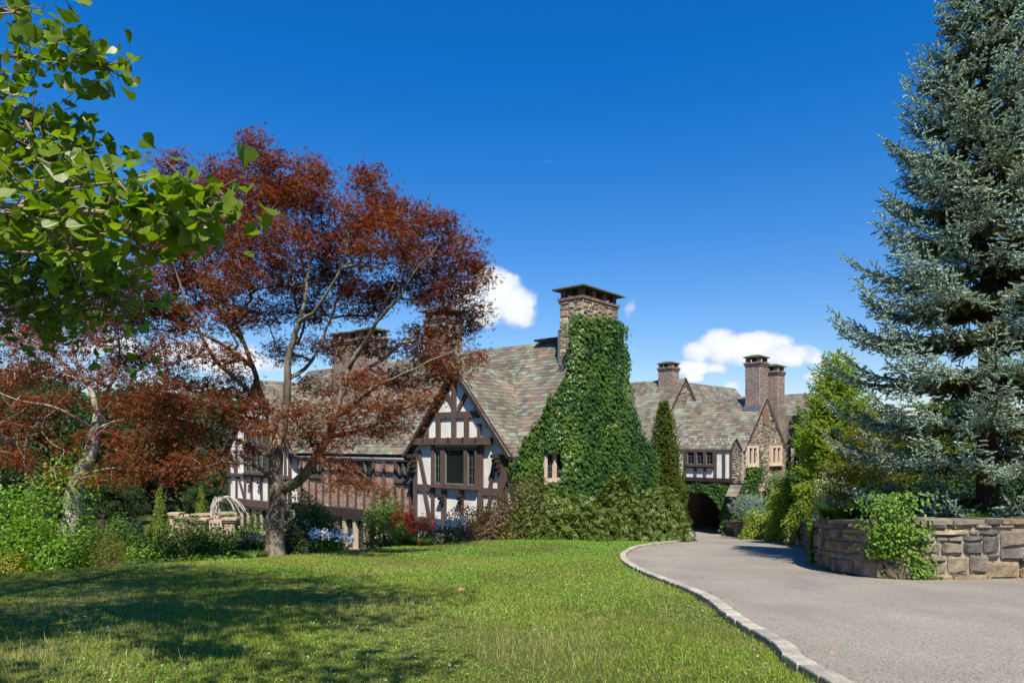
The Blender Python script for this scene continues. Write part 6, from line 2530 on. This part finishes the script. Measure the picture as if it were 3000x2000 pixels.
ivy("ivy", "ivy patch low on the gatehouse gable near the corner", AS, lambda s, t: .22 + 0 * s, 1400, (GS, 0, 3, -6, -1.2), size=.2, ind=0)
AV = [(2228, 1302), (2236, 1310), (2232, 1340), (2248, 1345), (2240, 1362), (2224, 1372), (2222, 1345), (2228, 1325)]
ivy("ivy", "thin ivy strand between the two gatehouse gable windows", AV, lambda s, t: .15 + 0 * s, 160, (GS, .5, 6, -2.5, .8), size=.18, ind=0)
RI = Frame(GO + GB * 7.2 + GU * .6, GB, GU)
ann = thing("annex_wall", "ivied stone wall right of the gatehouse gable with a pale window", "building", RI.P(3, -6, 0))
link("wall_body", *RI.box(0, 8, -6.5, 2.2, -1.2, 0), M["rubble"], ann)
window(ann, RI, sp(RI, 2325, .1), sp(RI, 2340, .1), -2.3, -.3, .1, [(sp(RI, 2328, .1), sp(RI, 2337, .1))], fmat="pinkstone", depth=.2, bars=(1, 1), sash=None, frame=.14)
ivy("ivy", "ivy mass right of the gatehouse gable", [(2262, 1196), (2300, 1180), (2345, 1190), (2352, 1300), (2345, 1400), (2290, 1400), (2296, 1330), (2298, 1300), (2280, 1260)], lambda s, t: .3 + .12 * np.sin(s * 2) * np.sin(t * 2), 3800, (RI, -.6, 9, -5, 3.8), size=.22, ind=0)
# vines over the retaining wall


def vine(label, s_c, half, n, tmin=.05, tmax=1.12, size=.09, mat="brightleaf", bulge=.25):
    c = wallP(s_c, .6, .1)
    o = thing("wall_vine", label, "vine", c)
    P, N, D = [], [], []
    for _ in range(n):
        t = random.uniform(tmin, tmax)
        wv = half * (.4 + .6 * (t - tmin) / (tmax - tmin))
        s = s_c + random.gauss(0, .42) * wv + .12 * math.sin(t * 9)
        nn = random.uniform(.1, .12 + bulge * max(0, t - .3))
        p = wallP(s, t, nn)
        if t > 1:
            p = wallP(s, t, nn - random.uniform(0, .5))
        P.append(p)
        v = wallP(s, t, nn + .1) - wallP(s, t, nn)
        N.append(v / np.linalg.norm(v) + np.array([0, 0, .6]) + rng.normal(0, .5, 3))
        D.append(np.array([0, 0, -1]) + rng.normal(0, .6, 3))
    V, F = scatter(T_OVAL, np.array(P), np.array(N), np.array(D), size * rng.uniform(.6, 1.3, n))
    link("foliage", V, F, M[mat], o, kind="stuff")
    mb = MB()
    for k in range(5):
        ss = s_c + random.uniform(-.5, .5) * half
        mb.add(*tube(catmull([wallP(ss, tmax * .95, .0), wallP(ss + .1, .7, .12), wallP(ss + random.uniform(-.3, .3), .35, .13), wallP(ss + random.uniform(-.3, .3), tmin + .05, .12)], 8), .008, 5))
    mb.build("stems", M["darkbark"], o)
    return o


def s_for_px(px):
    best, bs = 1e9, 0
    for s in np.linspace(0, TOTW - 4, 700):
        p = wallP(s, .5, 0)
        if p[1] < 5:
            continue
        e = abs(1500 + p[0] / p[1] * 2000 - px)
        if e < best:
            best, bs = e, s
    return bs


sv = s_for_px(2600)
vine("dark to yellow-green vine tumbling over the wall before the blue spruce", s_for_px(2610), .8, 1300, tmin=.42, tmax=1.5, size=.075)
vine("thin bright tail of vine reaching the ground below the big wall vine", s_for_px(2672), .5, 420, tmin=.02, tmax=.75, size=.065, bulge=.05)
vine("thin trailing vine hanging down the wall at its bend", s_for_px(2392), .3, 420, tmin=.1, tmax=1.1, size=.09, bulge=.05)
vine("small sprig of vine on the wall near the weeping conifer", s_for_px(2352), .8, 500, tmin=.35, tmax=1.15, size=.09, mat="midleaf")

# ------------------------------------------------------------------ ginkgo reaching in from the left
T_GINK = (A2([(0, 0, 0), (.1, .32, .04), (.38, .5, .14), (.54, .74, .24), (.37, .95, .12), (.13, 1.02, .02), (0, .8, -.05), (-.13, 1.0, .0), (-.36, .98, .16), (-.56, .78, .2), (-.4, .52, .12), (-.1, .32, .02), (.012, 0, 0), (-.012, 0, 0), (0, -.6, -.14)]),
          np.array([(0, 1, 6), (1, 2, 5), (2, 3, 4), (2, 4, 5), (1, 5, 6), (0, 6, 11), (11, 7, 10), (10, 8, 9), (10, 7, 8), (11, 6, 7), (12, 14, 13)]))
gk = thing("ginkgo_tree", "ginkgo with fan-shaped leaves reaching in from the left edge, close to the camera", "tree", (-6.6, 4.6, h1(-6.6, 4.6)))
gb = WLOC[gk.name]
mbk = MB()
mbk.add(*tube(catmull([gb - np.array([0, 0, .2]), gb + np.array([.1, 0, 2.5]), gb + np.array([0, .1, 6]), gb + np.array([.2, 0, 9.5]), gb + np.array([.1, 0, 13])], 18), np.linspace(.32, .05, 18), 12, .06))
GP_, GN, GD, GSz = [], [], [], []


def gbranch(pts, r0, n, size, spread=.1, sub=5, sublen=.35, mat=None, tip=True, shootn=6):
    """branch with short shoots, each a tuft of long-stalked leaves"""
    C = catmull(pts, 26)
    mbk.add(*tube(C, np.linspace(r0, .004, 26), 7, .04))
    for k in range(n):
        t = random.uniform(.02, 1) ** .85
        c = C[min(25, int(t * 25))] + rng.normal(0, spread, 3) * np.array([1, 1, .75])
        ax = C[min(25, int(t * 25) + 1)] if t < .96 else C[25]
        if np.linalg.norm(c - ax) > .06:
            mbk.add(*tube([C[min(25, int(t * 25))], c], [.004, .002], 4))
        for j in range(random.randint(2, max(2, shootn - 2))):
            d = unit(rng.normal(size=3) + np.array([.3, -.2, .1]))
            GP_.append(c + d * size * .62)
            GD.append(d + np.array([0, 0, -.15]))
            GN.append(rng.normal(size=3) * .75 + np.array([-.1, -.45, .75]))
            GSz.append(size * random.uniform(.72, 1.2))


# main leafy branch
gbranch([W(-900, 620, 2.6), W(-300, 560, 2.1), W(0, 600, 1.95), W(300, 622, 1.85), W(430, 610, 1.8), W(540, 595, 1.8), W(640, 560, 1.85)], .011, 84, .054, spread=.06)
gbranch([W(0, 620, 2.0), W(200, 660, 1.95), W(360, 690, 1.9), W(470, 690, 1.9)], .005, 34, .057, spread=.055)
gbranch([W(-60, 560, 2.0), W(100, 530, 1.95), W(260, 540, 1.9), W(360, 530, 1.9)], .004, 16, .06, spread=.045)
gbranch([W(430, 610, 1.8), W(520, 640, 1.8), W(590, 645, 1.8)], .005, 7, .072, spread=.035)
gbranch([W(-60, 720, 2.2), W(100, 740, 2.15), W(280, 720, 2.1)], .005, 20, .066, spread=.06)
# upper dark branch
gbranch([W(-900, 120, 4.2), W(-250, 120, 3.4), W(0, 160, 3.2), W(160, 172, 3.1), W(290, 190, 3.05), W(340, 215, 3.05)], .014, 52, .078, spread=.07)
gbranch([W(-100, 250, 3.4), W(30, 300, 3.3), W(90, 380, 3.3), W(150, 470, 3.3), W(240, 470, 3.25)], .01, 60, .078, spread=.11)
gbranch([W(-150, 380, 3.5), W(0, 440, 3.4), W(120, 480, 3.3), W(260, 480, 3.3)], .01, 60, .078, spread=.14)
gbranch([W(-100, 40, 2.4), W(0, 30, 2.3), W(60, 40, 2.25)], .008, 7, .085, spread=.05)
gbranch([W(90, -60, 2.4), W(110, -20, 2.35), W(140, -5, 2.3)], .005, 2, .075, spread=.02)
# lower, farther foliage
gbranch([W(-600, 900, 6.5), W(-100, 840, 5.6), W(120, 830, 5.3), W(260, 840, 5.2), W(330, 870, 5.2)], .016, 170, .085, spread=.22)
gbranch([W(-400, 1000, 6.2), W(-60, 920, 5.8), W(100, 900, 5.6), W(230, 905, 5.5)], .012, 130, .085, spread=.22)
gbranch([W(-200, 780, 5.4), W(60, 770, 5.2), W(260, 790, 5.1), W(400, 850, 5.1)], .01, 70, .08, spread=.13)
gbranch([W(-300, 560, 5.6), W(0, 640, 5.4), W(160, 700, 5.3), W(250, 720, 5.3)], .012, 150, .085, spread=.26)
# the crown overhead, outside the picture; it throws the shade on the lawn
over_pts = []
for (cx, cy_, cz, rx, ry, rz, n) in ((-6.5, 3.5, 9.5, 3.6, 3.2, 1.8, 190), (-3.8, 1.5, 8.2, 2.6, 1.8, 1.0, 110), (-5.5, .2, 6.6, 2.4, 1.8, 1.0, 90), (-8.5, 1.0, 7.0, 2.6, 2.6, 1.6, 120), (-1.8, .6, 7.4, 1.7, 1.0, .5, 34), (-1.0, 2.2, 8.4, 1.5, .8, .45, 26),
                                     (-6.5, 2.5, 11.0, 2.6, 1.6, 1.2, 90), (-1.3, 3.1, 6.1, 1.5, .5, .3, 36), (-3.2, 1.3, 5.8, 2.3, .8, .5, 70), (-2.6, 2.4, 6.9, 1.8, .9, .4, 60), (-3.6, 4.2, 7.8, 2.2, 1.0, .5, 90), (-3.4, -1.4, 5.4, 2.0, 1.4, .7, 60), (-9.5, 3.5, 7.0, 2.2, 1.8, 1.0, 90), (-.6, -1.2, 6.6, 1.2, .7, .35, 14), (-4.5, 3.0, 10.5, 3.5, 2.0, .9, 90)):
    d = unit(rng.normal(size=(n, 3))) * rng.uniform(.2, 1, (n, 1)) ** (1 / 3)
    over_pts.append(np.array([cx, cy_, cz]) + d * np.array([rx, ry, rz]))
OP = np.concatenate(over_pts)
vis = (OP[:, 1] > .3) & (np.abs(OP[:, 0] / np.maximum(OP[:, 1], .01)) < .80) & (OP[:, 2] / np.maximum(OP[:, 1], .01) < .72)
OP = OP[~vis]
sk = Skel()
sk.limb([gb + np.array([.1, 0, 2.5]), gb + np.array([0, .1, 6]), gb + np.array([.2, 0, 9.5]), gb + np.array([.1, 0, 13])], .2, .05)
T, D = sk.grow(OP, gb + np.array([0, 0, 3.0]), step=.4)
tv = sk.mesh_thin()
link("branches", tv[0], tv[1], M["bark"], gk, smooth=True, kind="stuff")
mbk.build("trunk", M["twig"], gk, smooth=True)
GP_, GN, GD, GSz = np.array(GP_), np.array(GN), unit(np.array(GD)), np.array(GSz)
kx_, kz_ = GP_[:, 0] / GP_[:, 1], GP_[:, 2] / GP_[:, 1]
inview = (np.abs(kx_) < .76) & (kz_ < .66)
score = GSz / GP_[:, 1] * inview
order = np.argsort(-score)
me = bpy.data.meshes.new("leaf")
me.from_pydata(T_GINK[0].tolist(), [], T_GINK[1].tolist())
me.materials.append(M["ginkgoleaf"])
for i in order[:300]:
    z_ = Vector(unit(GN[i]))
    d_ = Vector(GD[i])
    d_ = d_ - z_ * d_.dot(z_)
    d_.normalize()
    x_ = d_.cross(z_)
    l_ = bpy.data.objects.new("leaf", me)
    COL.objects.link(l_)
    l_.parent = gk
    l_.matrix_local = Matrix.Translation(Vector(GP_[i] - gb)) @ Matrix((x_, d_, z_)).transposed().to_4x4() @ Matrix.Scale(float(GSz[i]), 4)
rest = order[300:]
nO = 17
OPr = np.repeat(T, nO, 0) + rng.normal(0, .3, (len(T) * nO, 3)) * np.array([1, 1, .6])
T_FAN = (A2([(0, 0, 0), (.56, .78, .12), (0, 1.0, .0), (-.56, .78, .12)]), np.array([(0, 1, 2), (0, 2, 3)]))
V1, F1 = scatter(T_GINK, GP_[rest], GN[rest], GD[rest], GSz[rest])
V2, F2 = scatter(T_FAN, OPr, rng.normal(size=OPr.shape) * .6 + np.array([0, 0, 1.0]), rdir(len(OPr)), .12)
V, F = np.concatenate([V1, V2]), np.concatenate([F1, F2 + len(V1)])
link("foliage", V, F, M["ginkgoleaf"], gk, kind="stuff")

# the grounds behind the camera: tall trees that the window panes mirror
for k, (x, y, h, w) in enumerate(((-44, -18, 15, 13), (-33, -30, 17, 14), (-20, -38, 16, 13), (-7, -42, 18, 15), (7, -41, 16, 13), (20, -38, 17, 14), (33, -28, 16, 13), (42, -12, 15, 13), (40, 4, 13, 11), (-46, -2, 14, 12), (-42, 12, 12, 10), (-52, 24, 13, 12))):
    g_ = np.array([x, y, float(open_h(x, y))])
    t_ = thing("broadleaf_tree", "broadleaf tree standing behind the photographer, outside the picture, number %d along the lawn" % (k + 1) if False else "tall tree of the ring standing outside the picture", "tree", g_, "trees ringing the lawn outside the picture")
    c_ = bpy.data.objects.new("crown", CROWNS[["b0", "b1", "p0"][k % 3]])
    COL.objects.link(c_)
    c_.parent = t_
    c_.location = (0, 0, 1.0)
    c_.scale = (w / 1.9, w / 1.9, h / 2.15)
    c_.rotation_euler = (0, 0, k * 1.3)
    link("trunk", *tube(catmull([g_ - np.array([0, 0, .2]), g_ + np.array([.2, 0, h * .8])], 6), np.linspace(.3, .06, 6), 8), M["darkbark"], t_)

# ------------------------------------------------------------------ grass, clover
T_GB = (A2([(-.5, 0, 0), (.5, 0, 0), (.1, 1, .0)]), np.array([(0, 1, 2)]))


def grass_pts(n, y0, y1, xmax=None):
    y = np.sqrt(rng.uniform(y0 ** 2, y1 ** 2, n * 2)) if True else None
    x = rng.uniform(-.82, .62, n * 2) * y
    ok = inpoly(x, y, LAWNPOLY)
    return x[ok][:n], y[ok][:n]


Vs, Fs, off = [], [], 0
for (y0, y1, n, wd, hh) in ((3.9, 7.5, 120000, .0075, .05), (7.5, 12, 105000, .0105, .055), (12, 19, 85000, .016, .06), (19, 33, 60000, .026, .06)):
    x, y = grass_pts(n, y0, y1)
    m = len(x)
    z = open_h(x, y) + .008
    a = rng.uniform(0, 6.28, m)
    lean = rng.uniform(.15, .9, m)
    b = rng.uniform(0, 6.28, m)
    tall = 1 + 1.1 * (rng.random(m) > .975)
    patch = .75 + .5 * (np.sin(x * 1.3 + 2) * np.sin(y * .9 + x * .4) * .5 + .5)
    h_ = hh * rng.uniform(.5, 1.25, m) * tall * patch
    w_ = wd * rng.uniform(.6, 1.2, m) * np.where(tall > 1.5, .6, 1)
    P0_ = np.stack([x, y, z], 1)
    sx = np.stack([np.cos(a), np.sin(a), np.zeros(m)], 1) * (w_ / 2)[:, None]
    tip = P0_ + np.stack([np.cos(b) * lean * h_, np.sin(b) * lean * h_, h_], 1)
    V = np.stack([P0_ - sx, P0_ + sx, tip], 1).reshape(-1, 3)
    F = np.arange(m * 3).reshape(-1, 3) + off
    off += m * 3
    Vs.append(V)
    Fs.append(F)
gr = link("grass", np.concatenate(Vs), np.concatenate(Fs), M["grass"], kind="stuff")
tag(gr, "rough mown grass blades covering the sloping lawn", "grass")
# clover leaves in patches
x, y = grass_pts(150000, 3.9, 28)
pn = np.sin(x * 1.1 + .5) * np.sin(y * .8 - x * .5) + .5 * np.sin(x * 2.7 + y * 1.9) + np.clip(x * .12 + .25, -.5, .8)
ok = pn + rng.normal(0, .3, len(x)) > .15
x, y = x[ok], y[ok]
m = len(x)
P = np.stack([x, y, open_h(x, y) + .03 + rng.uniform(0, .025, m)], 1)
N = unit(rng.normal(size=(m, 3)) * .45 + np.array([0, 0, 1]))
V, F = scatter(T_KITE, P, N, rdir(m), .02 + .0012 * y)
cl = link("clover", V, F, M["clover"], kind="stuff")
tag(cl, "bright green clover patches among the grass", "clover")
x, y = grass_pts(1500, 4, 24)
pn = np.sin(x * 1.1 + .5) * np.sin(y * .8 - x * .5) + .5 * np.sin(x * 2.7 + y * 1.9) + np.clip(x * .12 + .25, -.5, .8)
ok = pn + rng.normal(0, .5, len(x)) > .6
x, y = x[ok], y[ok]
m = len(x)
P = np.stack([x, y, open_h(x, y) + .07], 1)
V, F = scatter(T_STAR, P, unit(rng.normal(size=(m, 3)) * .5 + np.array([0, -.4, 1])), rdir(m), .011 + .0004 * y)
cf = link("clover_flowers", V, F, M["white"], kind="stuff")
tag(cf, "tiny white clover flowers dotted over the lawn", "clover")
# taller dry stalks near the bottom edge
x, y = grass_pts(9000, 4.0, 9)
pn = np.sin(x * 1.7 + 1) * np.sin(y * 1.3 + .6) - x * .12
ok = pn + rng.normal(0, .25, len(x)) > .55
x, y = x[ok][:2600], y[ok][:2600]
m = len(x)
h_ = rng.uniform(.08, .17, m)
a = rng.uniform(0, 6.28, m)
P0_ = np.stack([x, y, open_h(x, y)], 1)
sx = np.stack([np.cos(a), np.sin(a), np.zeros(m)], 1) * .0022
tip = P0_ + np.stack([np.cos(a * 3) * .3 * h_, np.sin(a * 3) * .3 * h_, h_], 1)
V = np.stack([P0_ - sx, P0_ + sx, tip], 1).reshape(-1, 3)
M["straw"] = solid("dry_stalk", [(.3, .26, .13), (.42, .36, .2)], rough=.8)
ds_ = link("dry_stalks", V, np.arange(m * 3).reshape(-1, 3), M["straw"], kind="stuff")
tag(ds_, "dry straw-coloured grass stalks standing over the lawn", "grass")
# bits of leaf and grit gathered along the wall foot and the kerb
n = 420
lp = []
for _ in range(n):
    if random.random() < .55:
        s_ = random.uniform(0, TOTW - 8)
        q_ = wallP(s_, 0, .08 + abs(random.gauss(0, .25)))
        lp.append((q_[0], q_[1]))
    else:
        q_ = at_len(KERBC, cum, random.uniform(15, cum[-1]))
        lp.append((q_[0] + .08 + abs(random.gauss(0, .22)), q_[1]))
lp = np.array(lp)
P = np.column_stack([lp, base_h(lp[:, 0], lp[:, 1]) + .03])
V, F = scatter(T_KITE, P, unit(rng.normal(size=P.shape) * .4 + np.array([0, 0, 1])), rdir(len(P)), rng.uniform(.02, .06, len(P)))
ll = link("leaf_litter", V, F, M["deadleaf"], kind="stuff")
tag(ll, "dry leaf bits gathered along the wall foot and kerb", "litter")
# fallen leaf
g_ = ground_hit(1340, 1736)
fl = thing("fallen_leaf", "single curled brown leaf lying on the lawn", "leaf", (g_[0], g_[1], float(open_h(g_[0], g_[1])) + .05))
V, F = scatter(T_OVAL, np.array([WLOC[fl.name]]), np.array([[.2, -.6, .8]]), np.array([[1, .2, .1]]), .12)
link("blade", V, F, M["deadleaf"], fl)

# ------------------------------------------------------------------ terrace balustrade
TZ = -4.15


def bt(px, py):
    d = (-TZ) * 2000 / (py - 1300)
    return np.array([(px - 1500) / 2000 * d, d])


K = [bt(512, 1504), bt(546, 1512), bt(592, 1520)]
Kr = np.array([K[2][0] + 1.5, K[2][1] + .3])
Kb = np.array([K[0][0] + 3.0, K[0][1] + 2.4])
bal = thing("stone_balustrade", "pale stone balustrade with square piers round a small raised terrace", "balustrade", (K[1][0], K[1][1], TZ - 1))


def pier(c, label=None):
    m = MB()
    x, y = c
    m.add(*box((x - .27, y - .27, -6.7), (x + .27, y + .27, TZ - .16)))
    m.add(*box((x - .36, y - .36, TZ - .157), (x + .36, y + .36, TZ - .06)))
    m.add(*box((x - .42, y - .42, TZ - .057), (x + .42, y + .42, TZ + .06)))
    m.build("pier", M["balstone"], bal)


def balrun(a, b, nb):
    a, b = np.array(a), np.array(b)
    d = b - a
    L = np.linalg.norm(d)
    d /= L
    f = Frame((a[0], a[1], 0), (d[0], d[1], 0), (d[1], -d[0], 0))
    link("top_rail", *f.box(.3, L - .3, TZ - .22, TZ - .07, -.16, .16), M["balstone"], bal)
    link("bottom_rail", *f.box(.3, L - .3, TZ - .95, TZ - .8, -.15, .15), M["balstone"], bal)
    link("terrace_wall", *f.box(.2, L - .2, -6.7, TZ - .953, -.2, .12), M["balstone"], bal)
    for i in range(nb):
        s = .45 + (L - .9) * i / max(nb - 1, 1)
        c = f.P(s, 0, 0)
        zs_ = np.array([0, .06, .12, .3, .42, .5, .57]) + TZ - .8
        r = [.07, .07, .045, .085, .05, .045, .07]
        P = np.array([[c[0], c[1], z] for z in zs_])
        V, F = tube(P, r, 8)
        link("baluster", V, F, M["balstone"], bal, smooth=True)


for c in K:
    pier(c)
pier(Kr)
balrun(K[0], K[1], 6)
balrun(K[1], K[2], 7)
balrun(K[2], Kr, 4)
balrun(K[0], Kb, 10)
m = MB()
m.add([(*K[0], TZ - 1), (*K[1], TZ - 1), (*K[2], TZ - 1), (*Kr, TZ - 1), (*Kb, TZ - 1)], [(0, 1, 2, 3, 4)])
m.build("terrace_floor", M["balstone"], bal)
# twisted branch sculpture on the terrace
sc_ = np.array([bt(590, 1512)[0] + .3, 40.3, TZ - 1.0])
scu = thing("branch_sculpture", "sculpture of tangled bleached branches with long arching strands, on the terrace", "sculpture", sc_)
mb = MB()
for k in range(46):
    a = random.uniform(0, 6.28)
    r0 = random.uniform(.05, .28)
    p = [sc_ + np.array([math.cos(a) * r0, math.sin(a) * r0, 0])]
    for j in range(6):
        a += random.uniform(-1.4, 1.4)
        rr = random.uniform(.05, .36) * (1 - .06 * j)
        p.append(sc_ + np.array([math.cos(a) * rr + (.1 if j > 4 else 0), math.sin(a) * rr, .33 * (j + 1) * random.uniform(.85, 1.05)]))
    mb.add(*tube(catmull(p, 16), .018, 5))
mb.build("body_strands", M["driftwood"], scu)
mb = MB()
for k in range(14):
    hx = random.uniform(1.0, 1.9)
    hz_ = random.uniform(.3, .62)
    y_ = random.uniform(-.3, .3)
    p = [sc_ + np.array([.05, 0, 1.6 + random.uniform(-.3, .25)]), sc_ + np.array([hx * .4, y_ * .5, 1.75 + hz_ * .55]), sc_ + np.array([hx * .75, y_, 1.6 + hz_ * .35]), sc_ + np.array([hx, y_, 1.15 + random.uniform(-.2, .3)])]
    mb.add(*tube(catmull(p, 14), .014, 5))
mb.build("arching_strands", M["driftwood"], scu)
# urn with lime-green plant
uc = np.array([bt(632, 1515)[0] + .35, 39.6, TZ - 1.0])
urn = thing("garden_urn", "grey urn on the terrace right of the twisted sculpture", "urn", uc)
P = np.array([uc + np.array([0, 0, z]) for z in (0, .05, .12, .3, .55, .7, .75)])
V, F = tube(P, [.2, .2, .1, .26, .33, .36, .38], 16)
link("bowl", V, F, M["urn"], urn, smooth=True)
up = thing("potted_plant", "lime-green leafy plant growing in the grey urn", "plant", uc + np.array([0, 0, .72]))
n = 500
d = unit(rng.normal(size=(n, 3)) + np.array([0, 0, .4]))
V, F = scatter(T_KITE, WLOC[up.name] + d * np.array([.42, .42, .38]) * rng.uniform(.5, 1, (n, 1)), d + rng.normal(size=(n, 3)) * .5 + np.array([0, 0, .5]), rdir(n), .13)
link("foliage", V, F, M["goldleaf"], up)
# wire plant stake left of the trunk
g_ = gz(741, 21)
stk = thing("plant_stake", "rusty metal plant stake standing left of the maple trunk", "stake", g_)
mb = MB()
p1 = W(741, 1525, 21)
mb.add(*tube([np.array([p1[0], p1[1], g_[2] - .1]), p1], .02, 6))
mb.build("rod", M["darkbark"], stk)
link("cross_wire", *tube([W(742, 1548, 21), W(775, 1545, 21)], .008, 5), M["metaldark"], stk)
# small dark light box at the drive edge by the last rhododendron
g_ = gz(2013, 34.5)
lb = thing("drive_light", "small dark bollard light where the kerb meets the rightmost rhododendron", "bollard", g_)
x, y, z_ = g_
link("post", *box((x - .1, y - .1, z_ - .1), (x + .1, y + .1, z_ + .28)), M["metaldark"], lb)
link("cap", *box((x - .12, y - .12, z_ + .283), (x + .12, y + .12, z_ + .32)), M["gutter"], lb)
# drain pipe in the wall at the right edge
sd_ = s_for_px(2990)
pp = wallP(sd_, .42, .0)
pq = wallP(sd_, .42, .16)
dp = thing("drain_pipe", "short clay drain pipe poking out of the wall at the right edge", "pipe", pp)
link("pipe", *tube([pp, pq], .05, 12, caps=False), M["limestone"], dp, smooth=True)

flush_pieces()
